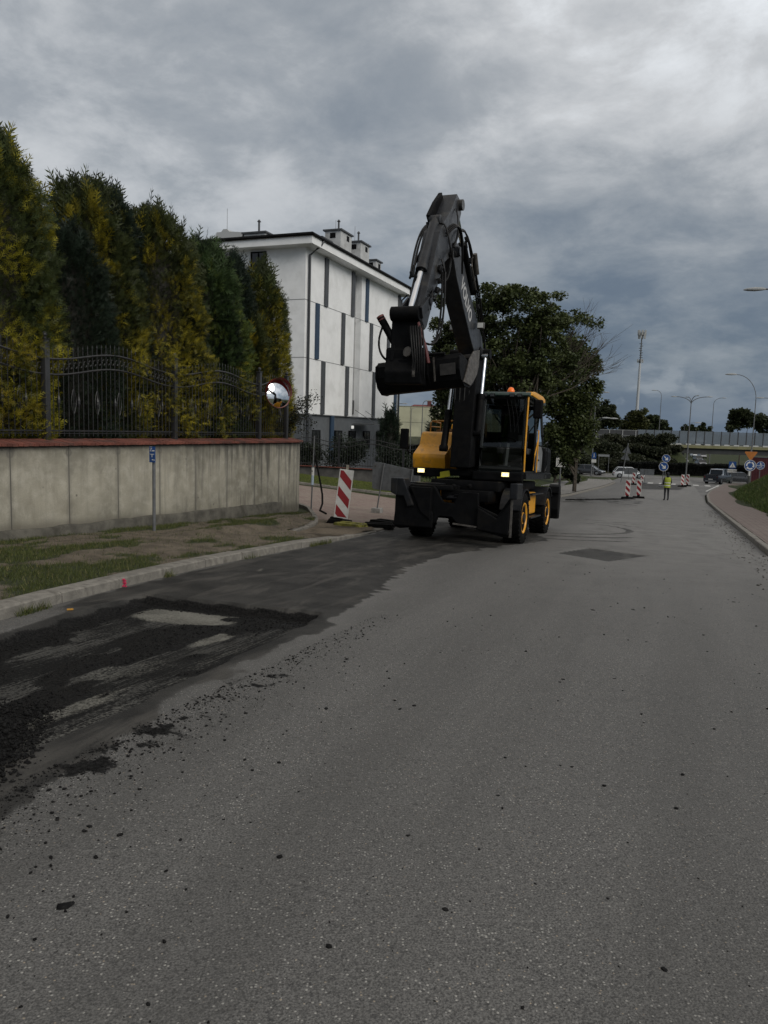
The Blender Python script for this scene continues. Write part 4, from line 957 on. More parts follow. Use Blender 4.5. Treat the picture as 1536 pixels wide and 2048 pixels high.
def wheel(x, y, name='wheel'):
    out = 1 if y > 0 else -1; Mw = Matrix.Translation((x, y, .545)) @ Matrix.Rotation(-math.pi / 2 * out, 4, 'X')
    rim = MB()
    rim.lathe([(.06, .165), (.125, .165), (.14, .135), (.19, .125), (.255, .125), (.275, .14), (.30, .185), (.325, .19), (.33, .17), (.325, -.165), (.27, -.165), (.20, -.1), (.0, -.1)], Mw, 28)
    ro = rim.build(name, YEL, ex, 40)
    t = MB(); t.lathe([(.325, -.16), (.36, -.195), (.46, -.205), (.515, -.185), (.53, -.12), (.535, 0), (.53, .12), (.515, .185), (.46, .205), (.36, .195), (.325, .16)], Mw, 40)
    for k in range(30):
        for sg in (-1, 1):
            a = 2 * math.pi * (k + (.5 if sg > 0 else 0)) / 30
            t.box(Mw @ Vector((.538 * math.cos(a), .538 * math.sin(a), sg * .10)), (.035, .045, .19), (Mw @ Matrix.Rotation(a, 4, 'Z') @ Matrix.Rotation(sg * .45, 4, 'X')).to_3x3())
    t.build('tyre', RUB, ro, 40)
    h = MB(); h.cyl(Mw @ Vector((0, 0, .14)), Mw @ Vector((0, 0, .205)), .11, .095, 18)
    for k in range(10):
        a = 2 * math.pi * k / 10; h.cyl(Mw @ Vector((.165 * math.cos(a), .165 * math.sin(a), .11)), Mw @ Vector((.165 * math.cos(a), .165 * math.sin(a), .15)), .017, n=6)
    h.build('hub', GREYM, ro, 40)
for x in (1.32, -1.75):
    for y in (-1.03, 1.03): wheel(x, y)
# mudguards on the visible side and its mirror
for sd_ in (-1, 1):
    for x in (1.32, -1.75):
        b = MB(); pts = [(x + .62 * math.cos(a), .55 + .62 * math.sin(a)) for a in np.linspace(.30, 2.5, 12)]
        fr = []
        for (px, pz) in pts: fr.append((px, pz))
        inner = [(x + (px - x) * .955, .55 + (pz - .55) * .955) for px, pz in pts][::-1]
        b.prism(fr + inner, sd_ * .80, sd_ * 1.24, 'y'); b.build('mudguard', GREYM, ex)
# front support blade: stepped plates with upright hooks
b = MB()
BL = [(-1.24, .27), (-1.26, .42), (-1.22, .95), (-1.00, 1.10), (-.90, 1.16), (-.44, 1.16), (-.38, 1.10), (-.22, .84), (.02, .82), (.10, 1.02), (.16, 1.06), (.50, 1.06), (.52, .80), (.92, .64), (1.13, .98), (1.17, .98), (1.20, .24), (1.02, .22), (.52, .33), (.30, .40), (.12, .40), (-.02, .55), (-.30, .55), (-.38, .40), (-.62, .30), (-1.12, .24)]
b.prism(BL, 2.46, 2.58, 'x', .012)
b.prism([(-1.22, .30), (-.40, .30), (-.40, .60), (-.75, .95), (-1.22, .95)], 2.58, 2.66, 'x', .02)
b.prism([(.52, .34), (1.17, .27), (1.17, .9), (.92, .58), (.52, .78)], 2.58, 2.65, 'x', .02)
b.prism([(-.44, .46), (-.44, 1.12), (-.90, 1.12), (-.66, .62)], 2.58, 2.69, 'x', .015)
b.build('front_blade', BLACKM, ex)
b = MB()
b.prism([(-1.30, 1.28), (-1.04, 1.28), (-.80, .74), (-.93, .70), (-1.02, .92), (-1.16, .92)], 2.36, 2.72, 'x', .02)
b.prism([(-1.30, .98), (-1.16, .92), (-1.16, 1.28), (-1.30, 1.28)], 2.2, 2.75, 'x', .02)
b.build('outrigger_hook', GREYM, ex)
b = MB(); b.prism([(1.16, .98), (1.31, .98), (1.31, 1.29), (1.16, 1.29)], 2.15, 2.7, 'x', .02)
b.build('outrigger_hook', GREYM, ex)
b = MB(); b.box((2.62, 1.20, .62), (.035, .04, .78)); b.box((2.62, .60, .38), (.04, 1.15, .03), Matrix.Rotation(R(-4), 3, 'X'))
b.build('blade_wear_edge', WORN, ex)
b = MB(); b.box((2.1, -.55, 1.12), (.6, .95, .10), bev=.03); b.box((1.95, .15, .98), (.7, 1.0, .22), bev=.03); b.box((2.3, .12, .78), (.35, .30, .45), bev=.02)
for y in (-.12, .12): b.cyl((1.7, y, .85), (2.5, y, .62), .05, n=10)
b.lathe([(.035, 0), (.05, .03), (.05, .06), (.02, .09), (0, .09)], Matrix.Translation((2.3, .25, 1.14)), 12)
b.lathe([(.035, 0), (.05, .03), (.05, .06), (.02, .09), (0, .09)], Matrix.Translation((2.3, -.08, 1.12)), 12)
b.build('blade_linkage', BLACKM, ex, 40)
b = MB(); b.box((2.0, -.78, 1.19), (.5, .75, .03), bev=.01); b.box((2.42, -.72, .98), (.02, .42, .20), bev=.008); b.box((2.35, .15, .96), (.35, .62, .02), Matrix.Rotation(R(8), 3, 'Y'))
b.build('tread_plate', GREYM, ex)
# rear blade, seen past the rear wheel
b = MB(); b.prism([(-3.35, .30), (-3.10, .30), (-3.02, .55), (-3.10, 1.02), (-3.28, 1.12), (-3.42, 1.0)], -1.25, 1.30, 'y', .02)
b.box((-2.6, 0, .75), (.9, .7, .3), bev=.03); b.prism([(-3.38, .98), (-3.02, .98), (-3.05, 1.16), (-3.2, 1.22), (-3.35, 1.16)], 1.02, 1.3, 'y', .02)
b.build('rear_blade', BLACKM, ex)
# upper structure
b = MB(); b.box((-.45, -.02, 1.44), (3.5, 2.42, .15), bev=.03); b.box((1.27, -1.0, 1.41), (.10, .62, .17), bev=.02); b.box((1.33, .60, 1.40), (.14, 1.10, .19), bev=.03)
b.box((-1.9, 0, 1.75), (.9, 2.3, .8), bev=.12)
b.build('upper_frame', BLACKM, ex)
b = MB()
b.prism([(1.24, 1.50), (1.30, 1.74), (1.28, 1.82), (.98, 1.97), (.86, 2.03), (.74, 2.30), (.66, 2.34), (-.45, 2.38), (-.45, 1.50)], -1.36, -.60, 'y', .035)
b.build('side_hood', YEL, ex, 35)
b = MB(); b.prism([(.755, 2.05), (.765, 2.05), (.70, 2.24), (.69, 2.24)], -1.16, -.80, 'y'); pass_ = 0
b.build('hood_seam', mat('hood_shadow_gap', (.20, .085, .01), .6), ex)
b = MB(); b.box((-.1, -.45, 1.9), (.9, .25, .8), bev=.03); b.build('hood_inner_panel', BLACKM, ex)
b = MB(); b.prism([(-.7, 2.3), (-.25, 2.34), (-.30, 2.56), (-.42, 2.62), (-.6, 2.62)], -.96, -.72, 'y', .03); b.prism([(-.9, 2.3), (-.4, 2.34), (-.46, 2.62), (-.6, 2.66), (-.9, 2.66)], -.62, -.22, 'y', .03)
b.build('engine_hood', YEL, ex, 35)
b = MB(); b.box((-1.7, 0, 2.30), (1.1, 1.9, .34), bev=.09); b.build('rear_cover', BLACKM, ex, 35)
b = MB(); b.tube([(.45, -1.24, 2.30), (.45, -1.24, 2.55), (.40, -1.22, 2.60), (.3, -.75, 2.62), (-.4, -.72, 2.62)], .018, 8); b.tube([(.45, -1.24, 2.47), (-.4, -1.26, 2.5)], .014, 6); b.tube([(-.4, -1.26, 2.35), (-.4, -1.26, 2.6), (.40, -1.22, 2.60)], .016, 6)
b.build('handrail', mat('rail_dirty_yellow', (.27, .13, .015), .5), ex)
CAPM = mat('cap_dark_brown', (.09, .05, .02), .6); b = MB(); b.cyl((-.15, -1.05, 2.36), (-.15, -1.05, 2.46), .09, n=14); b.build('filler_cap', CAPM, ex); b = MB(); b.box((-.1, -.86, 2.40), (.14, .14, .1), bev=.01); b.build('latch_box', CAPM, ex); b = MB(); b.cyl((.25, -1.1, 2.33), (.25, -1.1, 2.42), .06, n=12); b.build('filler_cap', CAPM, ex)
# right-hand mirror on its arm (over the hood, black)
b = MB(); b.box((1.15, -1.62, 2.14), (.07, .20, .46), bev=.03); b.tube([(1.05, -1.3, 1.75), (1.05, -1.55, 1.85), (1.1, -1.62, 2.0)], .015, 6); b.build('side_mirror', BLACKM, ex)
# cab
CABM = mat('cab_frame_dark', (.007, .0085, .0085), .45, 0, .2, 5, spec=.25)
cabv = dict(x0=-.75, x1=1.28, y0=.17, y1=1.15)
b = MB()
def bar(a, c, r=.04, r2=None): b.tube([a, c], r, 6)
# side outline of the cab (x,z)
b.tube([(1.33, .20, 1.50), (1.36, .20, 2.0), (1.27, .22, 3.08)], [.055, .05, .045], 8)
b.tube([(1.33, 1.12, 1.50), (1.36, 1.12, 2.0), (1.27, 1.10, 3.08)], [.045, .04, .04], 8)
b.tube([(1.27, .22, 3.09), (1.27, 1.10, 3.09)], .045, 8)
b.tube([(1.34, .20, 1.56), (1.34, 1.12, 1.56)], .06, 8)
b.tube([(1.36, .22, 2.02), (1.36, 1.10, 2.02)], .010, 6)
b.tube([(.12, 1.15, 1.50), (.12, 1.12, 3.08)], .035, 8)
b.tube([(-.75, 1.15, 1.50), (-.78, 1.12, 2.4), (-.66, 1.08, 3.02)], .05, 8); b.tube([(-.75, .20, 1.50), (-.78, .2, 2.4), (-.66, .22, 3.02)], .05, 8)
b.tube([(-.66, .22, 3.02), (-.66, 1.08, 3.02)], .05, 8); b.box((-.74, .66, 1.75), (.06, .95, .5)); b.tube([(1.27, 1.10, 3.07), (-.66, 1.08, 3.03)], .035, 6); b.tube([(1.27, .22, 3.07), (-.66, .22, 3.03)], .04, 6)
b.box((.28, .66, 1.50), (2.06, .98, .08)); b.box((.28, .185, 1.70), (2.0, .03, .42)); b.box((1.33, .66, 1.475), (.09, .98, .13), bev=.03)
b.build('cab_frame', CABM, ex, 40)
b = MB(); b.prism([(1.36, 3.10), (1.40, 3.13), (1.30, 3.20), (.9, 3.235), (-.3, 3.235), (-.62, 3.18), (-.74, 3.08)], .13, 1.20, 'y', .025); b.build('cab_roof', mat('cab_roof_dark_green', (.018, .042, .035), .4, 0, .2, 5, dirt=(.07, .075, .07), dscale=5), ex, 35)
b = MB(); b.prism([(1.30, 3.13), (1.24, 3.212), (.9, 3.245), (-.1, 3.245), (-.4, 3.20), (-.42, 3.11)], 1.06, 1.232, 'y', .03)
b.tube([(1.375, 1.165, 1.52), (1.40, 1.165, 2.02), (1.315, 1.16, 3.14)], .018, 8); b.build('cab_trim', YEL, ex, 40)
b = MB()
b.face([(1.335, .24, 1.60), (1.335, 1.09, 1.60), (1.365, 1.09, 2.0), (1.365, .24, 2.0)]); b.face([(1.365, .24, 2.03), (1.365, 1.09, 2.03), (1.285, 1.08, 3.06), (1.285, .25, 3.06)])
b.build('windscreen', mat('windscreen_glass', (.8, .85, .85), .03, trans=.0, spec=.5), ex)
gm = bpy.data.materials.new('clear_tinted_glass'); gm.use_nodes = True; w = NT(gm.node_tree); w.n.clear()
fr = w.node('ShaderNodeFresnel', ins={'IOR': 1.5}); tr = w.node('ShaderNodeBsdfTransparent', ins={'Color': (.26, .29, .28, 1)}); gl = w.node('ShaderNodeBsdfGlossy', ins={'Roughness': .03, 'Color': (.8, .85, .9, 1)})
mx = w.node('ShaderNodeMixShader', ins={0: w.math('MULTIPLY', fr.outputs[0], 1.0), 1: tr.outputs[0], 2: gl.outputs[0]}); w.l.new(mx.outputs[0], w.node('ShaderNodeOutputMaterial').inputs[0])
bpy.data.objects['windscreen'].data.materials[0] = gm
b = MB(); b.face([(.08, 1.155, 2.15), (-.72, 1.155, 2.15), (-.64, 1.10, 2.98), (.08, 1.125, 3.02)]); b.build('rear_side_glass', gm, ex)
b = MB(); b.face([(1.28, .19, 1.95), (-.70, .19, 1.95), (-.62, .21, 3.0), (1.24, .21, 3.05)]); b.build('inner_side_glass', gm, ex)
b = MB(); b.face([(-.79, .24, 2.05), (-.79, 1.10, 2.05), (-.69, 1.07, 2.97), (-.69, .25, 2.97)]); b.build('rear_glass', gm, ex)
b = MB(); b.prism([(.06, 1.53), (-.76, 1.53), (-.78, 2.0), (-.60, 2.12), (.06, 2.12)], 1.135, 1.175, 'y', .012); b.build('rear_side_panel', mat('panel_grey', (.15, .155, .16), .5, 0, .2, 4, dirt=(.09, .09, .085), dscale=3), ex)
b = MB(); b.prism([(.04, 1.56), (-.45, 1.58), (-.30, 1.86), (.04, 2.06)], 1.176, 1.186, 'y', .004); b.build('panel_cover', mat('panel_light_grey', (.25, .26, .265), .5, 0, .12, 4), ex)
b = MB(); b.box((-.12, 1.195, 1.80), (.16, .02, .035), bev=.006); b.build('panel_latch', BLACKM, ex)
# open door swung back against the side with its frame, and grab rails
b = MB(); b.tube([(.60, 1.22, 1.56), (.62, 1.24, 1.9), (.35, 1.25, 2.25), (.30, 1.24, 2.45), (.20, 1.20, 2.46)], .014, 6); b.tube([(.18, 1.22, 1.52), (.18, 1.22, 2.4)], .013, 6); b.build('grab_rail', YEL, ex)
b = MB(); b.tube([(-.70, 1.24, 2.2), (-.85, 1.27, 2.25), (-.92, 1.27, 1.7), (-.85, 1.24, 1.55)], .014, 6); b.build('rear_grab_rail', GREYM, ex)
# cab mirror, wipers, roof lamps, beacon
b = MB(); b.box((1.12, 1.34, 2.86), (.10, .20, .40), bev=.04); b.tube([(1.28, 1.16, 3.06), (1.2, 1.25, 3.08), (1.12, 1.32, 3.0)], .014, 6); b.tube([(1.28, 1.16, 2.3), (1.12, 1.34, 2.6)], .012, 6); b.build('cab_mirror', BLACKM, ex)
b = MB()
for y in (.70, .78, .86): b.tube([(1.335, y, 3.08), (1.36, y + .09, 2.72), (1.385, y + .14, 2.35)], .009, 5)
b.box((1.40, .99, 2.62), (.012, .016, .48), Matrix.Rotation(R(-14), 3, 'X')); b.build('wiper', BLACKM, ex)
for y in (.24, .40, .82, .98):
    b = MB(); b.box((1.36, y, 3.12), (.09, .11, .075), bev=.012); r_o = b.build('roof_lamp', BLACKM, ex)
    b = MB(); b.box((1.409, y, 3.12), (.008, .085, .055), bev=.003); b.build('lens', mat('unlit_lens', (.05, .055, .06), .12), r_o)
b = MB(); b.lathe([(.075, 3.235), (.08, 3.25), (.075, 3.28), (.05, 3.33), (.02, 3.345), (0, 3.345)], Matrix.Translation((.85, .68, 0)), 18); b.build('beacon', mat('orange_beacon', (.75, .16, .02), .25, emit=(.9, .18, .02), estr=.25), ex, 50)
b = MB(); b.cyl((.85, .68, 3.22), (.85, .68, 3.24), .09, n=18); b.build('beacon_base', BLACKM, ex)
# cab interior
b = MB(); b.box((-.05, .66, 1.82), (.50, .50, .16), bev=.05); b.box((-.30, .66, 2.25), (.16, .48, .72), Matrix.Rotation(R(-8), 3, 'Y'), bev=.06); b.box((-.36, .66, 2.70), (.12, .26, .20), bev=.04); b.box((-.05, .66, 1.65), (.4, .4, .2)); b.build('seat', mat('seat_fabric', (.02, .02, .022), .9, 0, .2, 20), ex)
b = MB(); b.tube([(.95, .66, 1.55), (.78, .66, 2.12)], .05, 8); b.box((.93, .66, 1.60), (.22, .22, .08), bev=.02); b.build('steering_column', mat('interior_grey', (.11, .115, .12), .5), ex)
b = MB()
pts = [Matrix.Translation((.74, .66, 2.17)) @ Matrix.Rotation(R(62 - 90), 4, 'Y') @ Vector((.18 * math.cos(a), .18 * math.sin(a), 0)) for a in np.linspace(0, 2 * math.pi, 21)]
b.tube(pts, .016, 6, False); b.build('steering_wheel', BLACKM, ex)
CNM = mat('console_grey', (.05, .052, .055), .5)
for y in (.36, .96):
    b = MB(); b.box((.05, y, 1.98), (.42, .12, .14), bev=.03); b.cyl((.18, y, 2.03), (.22, y, 2.2), .018, .03, 8); b.build('armrest', CNM, ex)
b = MB(); b.box((.85, .98, 2.20), (.06, .18, .22), bev=.02); b.build('display', CNM, ex)
b = MB(); b.prism([(.34, 1.56), (.40, 2.3), (.42, 2.85), (.30, 2.85), (.24, 2.2), (.20, 1.6)], -.50, -.46, 'x'); b.build('hanging_jacket', mat('hi_vis_green_cloth', (.06, .10, .02), .9, 0, .3, 12), ex)
# lit work lamps on the front of the frame
LIT = mat('lit_lamp', (.9, .8, .4), .3, emit=(1.0, .80, .34), estr=1.15)
for y in (-1.12, .66 + .12):
    b = MB(); b.box((1.385 if y > 0 else 1.325, y, 1.445), (.06, .19, .12), bev=.02); lo = b.build('work_lamp', BLACKM, ex)
    b = MB(); b.box((1.42 if y > 0 else 1.36, y, 1.447), (.012, .16, .09), bev=.005); b.build('lamp_glass', LIT, lo)
    b = MB()
    for q in (-.03, .03): b.lathe([(.0, 0), (.028, .0), (.02, .012), (0, .012)], Matrix.Translation((1.427 if y > 0 else 1.367, y + q, 1.44)) @ Matrix.Rotation(math.pi / 2, 4, 'Y'), 10)
    b.build('bulb_reflector', mat('lit_lamp_core', (1, .95, .7), .3, emit=(1, .93, .62), estr=1.9), lo)
b = MB(); b.box((1.30, -.62, 1.38), (.02, .30, .13), Matrix.Rotation(R(12), 3, 'X'), bev=.006); b.build('yellow_reflector', mat('fluorescent_yellow', (.55, .50, .02), .5), ex)
b = MB(); b.box((.1, 1.196, 1.42), (2.4, .012, .12)); b.box((-1.2, 1.2, 1.42), (.3, .02, .08)); b.build('side_skirt', GREYM, ex)
# --- boom group
YC = -.12; DX = -.40
def V3(x, y, z): return (x + DX, YC + y, z)
b = MB()
BOOM = [(1.38, 4.12), (1.50, 3.86), (1.75, 3.78), (2.08, 3.92), (2.55, 4.22), (3.20, 4.70), (3.75, 5.13), (4.02, 5.42), (4.05, 5.62), (3.92, 5.74), (3.72, 5.74), (3.30, 5.52), (2.65, 5.02), (2.00, 4.62), (1.55, 4.36)]
b.prism([(x + DX, z) for x, z in BOOM], YC - .17, YC + .17, 'y', .018)
for sd_ in (-1, 1): b.cyl(V3(1.66, sd_ * .19, 4.0), V3(1.66, sd_ * .25, 4.0), .12, n=18); b.cyl(V3(3.86, sd_ * .17, 5.56), V3(3.86, sd_ * .23, 5.56), .10, n=18)
ARM = mat('scuffed_grey_arm', (.020, .022, .026), .38, 0, .3, 5, .1, 30, spec=.3, dirt=(.048, .045, .040), dscale=3)
bo = b.build('boom', ARM, ex)
# lettering along the visible side of the boom
a0 = Vector((3.42 + DX, YC + .175, 5.14)); a1 = Vector((2.55 + DX, YC + .175, 4.54)); mid = (a0 + a1) / 2; dr_ = (a1 - a0).normalized(); nrm = Vector((0, 1, 0)); upv = nrm.cross(dr_)
Mt = Matrix((dr_, upv, nrm)).transposed().to_4x4(); Mt.translation = mid
text('boom_lettering', 'VOLVO', .36, mat('lettering_white', (.40, .40, .40), .5), bo, Mt, .002, .012, .84)
b = MB(); b.prism([(1.25 + DX, 1.62), (2.12 + DX, 1.55), (2.12 + DX, 2.2), (1.95 + DX, 3.9), (1.72 + DX, 4.16), (1.45 + DX, 4.1), (1.38 + DX, 3.6), (1.20 + DX, 2.4)], YC - .24, YC + .20, 'y', .02)
b.cyl(V3(1.66, -.48, 4.0), V3(1.66, .40, 4.0), .105, n=18); b.build('lower_boom', BLACKM, ex)
def cylinder(a, c, split, rb, rr, name='hydraulic_cylinder', m=None):
    a, c = Vector(a), Vector(c); p = a.lerp(c, split)
    bb = MB(); bb.cyl(a, p, rb, n=16); bb.cyl(p - (p - a).normalized() * .10, p, rb * 1.14, n=16); d = (c - a).normalized(); sx = d.cross(Vector((0, 1, 0))).normalized()
    bb.cyl(a - Vector((0, rb * 1.1, 0)), a + Vector((0, rb * 1.1, 0)), rb * .95, n=14);
    o = bb.build(name, m or BLACKM, ex, 40)
    bb = MB(); bb.cyl(p, c, rr, n=14); bb.cyl(c - Vector((0, rb * .9, 0)), c + Vector((0, rb * .9, 0)), rb * .8, n=14); bb.build('piston_rod', CHROME, o, 40); return o
cylinder(V3(1.95, .28, 2.30), V3(1.72, .30, 3.95), .50, .075, .043)
cylinder(V3(2.05, -.42, 1.95), V3(1.42, -.42, 4.0), .40, .075, .043)
# stick with its raised tail
b = MB()
STK = [(3.58, 6.36), (3.70, 6.56), (3.92, 6.60), (4.30, 6.16), (4.62, 5.88), (4.86, 5.64), (5.10, 5.10), (5.34, 4.62), (5.56, 4.14), (5.56, 3.96), (5.42, 3.84), (5.30, 3.92), (5.10, 4.28), (4.78, 4.78), (4.46, 5.22), (4.15, 5.40), (3.86, 5.42), (3.74, 5.56), (3.78, 5.9), (3.66, 6.2)]
b.prism([(x + DX, z) for x, z in STK], YC - .15, YC + .15, 'y', .016)
b.cyl(V3(3.86, -.24, 5.56), V3(3.86, .26, 5.56), .085, n=16); b.cyl(V3(3.72, -.19, 6.46), V3(3.72, .22, 6.46), .10, n=16)
b.build('stick', ARM, ex)
# raised tail cap plates and front cover
b = MB(); b.prism([(3.95 + DX, 6.50), (4.06 + DX, 6.60), (4.40 + DX, 6.32), (4.72 + DX, 5.98), (4.60 + DX, 5.90), (4.2 + DX, 6.2)], YC - .17, YC - .10, 'y', .01); b.build('stick_cover_plate', BLACKM, ex)
cylinder(V3(4.62, -.02, 5.92), V3(5.74, -.02, 4.06), .56, .092, .05, 'bucket_cylinder', ARM)
cylinder(V3(2.25, .06, 5.20), V3(3.72, .06, 6.46), .58, .085, .048, 'stick_cylinder', BLACKM)
b = MB(); b.cyl(V3(5.74, -.33, 4.06), V3(5.74, .17, 4.06), .12, n=20); b.build('link_pin_housing', BLACKM, ex, 40)
b = MB()
for y in (-.17, .19): b.prism([(5.70 + DX, 3.98), (5.80 + DX, 4.14), (5.42 + DX, 4.40), (5.30 + DX, 4.30)], YC + y - .02, YC + y + .02, 'y', .006)
b.cyl(V3(5.36, -.2, 4.33), V3(5.36, .23, 4.33), .065, n=14); b.build('rocker_link', GREYM, ex)
# small lamps on the boom
for x, z, y in ((2.12, 4.52, .27), (2.30, 4.46, -.27)):
    b = MB(); b.box(V3(x, y, z), (.10, .15, .13), bev=.015); lo = b.build('boom_lamp', WORN, ex); b = MB(); b.box(V3(x + .055, y, z), (.008, .12, .10), bev=.004); b.build('lens', mat('pale_lens', (.55, .56, .55), .2), lo)
# hoses, clamps and fittings
hz = MB()
def hose(pts, r=.018): hz.tube([V3(*p) for p in pts], r, 6)
def bez(p, n=12):
    p = [Vector(q) for q in p]; out = []
    for i in range(n + 1):
        t = i / n; q = p[:]
        while len(q) > 1: q = [q[k].lerp(q[k + 1], t) for k in range(len(q) - 1)]
        out.append(tuple(q[0]))
    return out
for dy in (0, .05, .10):
    hose(bez([(1.9, .16 + dy, 4.72 - dy), (2.6, .2 + dy, 5.3), (3.0, .22, 5.7 + dy), (3.35, .24, 6.35), (3.75, .2, 6.28 - dy), (3.95, .20, 5.75), (4.2, .22, 5.55)]))
hose(bez([(2.3, -.10, 4.9), (2.9, -.12, 5.6), (3.3, -.14, 6.2), (3.6, -.14, 5.9), (3.9, -.16, 5.5)]))
for dy in (0, .045): hose(bez([(4.66, -.10 - dy, 5.84), (4.80, -.20 - dy, 5.72), (4.98, -.20 - dy, 5.40), (5.15, -.18 - dy, 5.05), (5.33, -.13 - dy, 4.82)]), .02)
hose(bez([(4.66, .05, 5.83), (4.72, .30, 5.92), (4.85, .30, 5.40), (4.45, .34, 4.95), (4.35, .25, 5.45)]), .016)
hose(bez([(4.25, .2, 5.5), (4.6, .3, 5.1), (4.55, .28, 4.75), (4.9, .22, 4.8)]), .015)
for dy in (0, .05): hose(bez([(4.80, .22 + dy, 4.95), (4.95, .28 + dy, 4.4), (5.1, .35 + dy, 3.9), (5.5, .42 + dy, 3.2), (5.6, .20, 3.75), (5.4, .12, 3.6)]), .018)
hose(bez([(5.2, .15, 4.5), (5.3, .24, 4.65), (5.35, .22, 4.3), (5.3, .2, 4.2)]), .010)
for dy in (0, .05, .10): hose(bez([(4.55, .17, 5.75 - dy), (4.30, .30 + dy, 6.1), (4.05, .34, 5.9), (3.95, .32, 5.5 - dy), (3.7, .26, 5.2)]), .019)
hose(bez([(4.0, .17, 6.3), (4.1, .28, 6.0), (4.05, .25, 5.7), (4.2, .2, 5.55)]), .014); hose(bez([(4.9, -.17, 5.3), (5.0, -.26, 5.0), (5.15, -.26, 4.8), (5.3, -.2, 4.75)]), .022)
hose(bez([(4.75, .17, 5.2), (4.8, .3, 4.95), (4.7, .3, 4.7), (5.0, .2, 4.55), (5.2, .2, 4.4)]), .014)
for k in range(4): hose(bez([(1.9 - .05 * k, -.24 + .10 * k, 3.9), (2.2, -.24 + .1 * k, 3.2), (2.0, -.22 + .1 * k, 2.4), (1.8, -.2 + .1 * k, 1.7)]), .02)
hose([(.9, .2, 1.6), (1.5, .26, 2.2), (1.55, .27, 3.0), (1.42, .24, 3.9), (1.6, .22, 4.4), (1.9, .18, 4.72)], .022); hose([(.9, -.2, 1.6), (1.55, -.28, 2.4), (1.50, -.28, 3.4), (1.40, -.24, 4.0), (1.7, -.2, 4.5)], .022)
for k in range(14): q_ = rnd.random(); hz.box(V3(3.95 + 1.45 * q_, .165, 5.75 - 1.45 * q_ + rnd.uniform(-.12, .05)), (rnd.uniform(.03, .10), .04, rnd.uniform(.03, .10)), Euler((0, rnd.uniform(-.6, .6), 0)).to_matrix(), bev=.008)
for (x, y, z) in ((4.64, -.14, 5.84), (5.34, -.15, 4.80), (4.86, .19, 5.0), (4.9, .2, 4.78), (4.98, .2, 4.6), (2.7, .22, 5.35), (3.0, .22, 5.62), (3.3, .2, 5.95), (4.15, .17, 5.45), (3.95, .17, 5.5), (2.2, .2, 4.9)):
    hz.box(V3(x, y, z), (.09, .07, .10), Euler((rnd.uniform(-.5, .5),) * 3).to_matrix(), bev=.012)
for k in range(3): hz.cyl(V3(4.95, .155, 4.5 - .05 * k), V3(4.95, .18, 4.5 - .05 * k), .02, n=8); hz.cyl(V3(5.22, .05 - .08 * k, 4.55), V3(5.25, .05 - .08 * k, 4.38), .018, n=8)
hz.build('hoses', HOSE, ex, 60)
b = MB(); b.tube([V3(3.0, .26, 5.72), V3(3.05, .26, 5.5), V3(2.6, .25, 5.15)], .02, 6); b.cyl(V3(3.0, .30, 5.75), V3(2.75, .30, 5.42), .045, n=12); b.build('hose_clamp', WORN, ex)
# tilt-rotator
b = MB(); b.box((5.12, -.24, 3.72), (.34, .46, .62), bev=.03); b.box((5.05, -.22, 3.32), (.52, .66, .40), bev=.05); b.cyl((5.05, -.20, 3.02), (5.05, -.20, 3.30), .30, n=24); b.box((5.14, -.12, 4.0), (.20, .22, .22), bev=.02)
for y in (-.42, -.04): b.prism([(5.0, 3.9), (5.22, 3.9), (5.34, 3.3), (5.28, 2.95), (5.0, 2.95)], y - .03, y + .03, 'y', .01)
b.prism([(4.8, 3.35), (5.3, 3.35), (5.42, 3.1), (5.38, 2.9), (4.8, 2.9)], -.52, .14, 'y', .03)
b.build('tilt_rotator', BLACKM, ex)
for (a, c) in (((5.20, -.44, 3.62), (5.26, -.68, 4.02)), ((5.20, .00, 3.50), (5.24, -.03, 4.02))):
    bb = MB(); bb.cyl(a, c, .065, n=16); o = bb.build('tilt_cylinder', BLACKM, ex, 40); d = (Vector(c) - Vector(a)).normalized(); bb = MB(); bb.cyl(Vector(c), Vector(c) + d * .03, .066, n=16); bb.cyl(Vector(c) - d * .05, Vector(c) - d * .035, .069, n=16); bb.build('cylinder_cap', RUST, o, 40)
b = MB(); b.tube([(5.28, .08, 3.55), (5.32, .02, 3.9), (5.3, .16, 3.5), (5.3, .22, 3.25)], .03, 8); b.build('red_hose', mat('dull_red_hose', (.09, .018, .018), .5), ex)
hz = MB(); hz.tube(bez([(5.26, -.62, 3.9), (5.3, -.75, 3.6), (5.3, -.66, 3.35), (5.2, -.52, 3.3)]), .02, 6)
for k in range(6): hz.tube(bez([(5.36, -.1 + .04 * k, 3.85), (5.50, -.05 + .05 * k, 3.6), (5.48, .05 + .03 * k, 3.2), (5.36, -.02 + .04 * k, 3.0)]), .016, 6)
hz.build('rotator_hoses', HOSE, ex, 60)
b = MB(); b.prism([(5.36, 3.48), (5.44, 3.38), (5.42, 3.05), (5.36, 2.92), (5.34, 3.1), (5.37, 3.3)], -.02, .03, 'y', .006); b.lathe([(.03, 0), (.085, 0), (.085, .03), (.03, .03)], Matrix.Translation((5.40, -.11, 3.42)) @ Matrix.Rotation(R(80), 4, 'Y') @ Matrix.Rotation(R(20), 4, 'X'), 16); b.build('worn_hook', WORN, ex, 40)
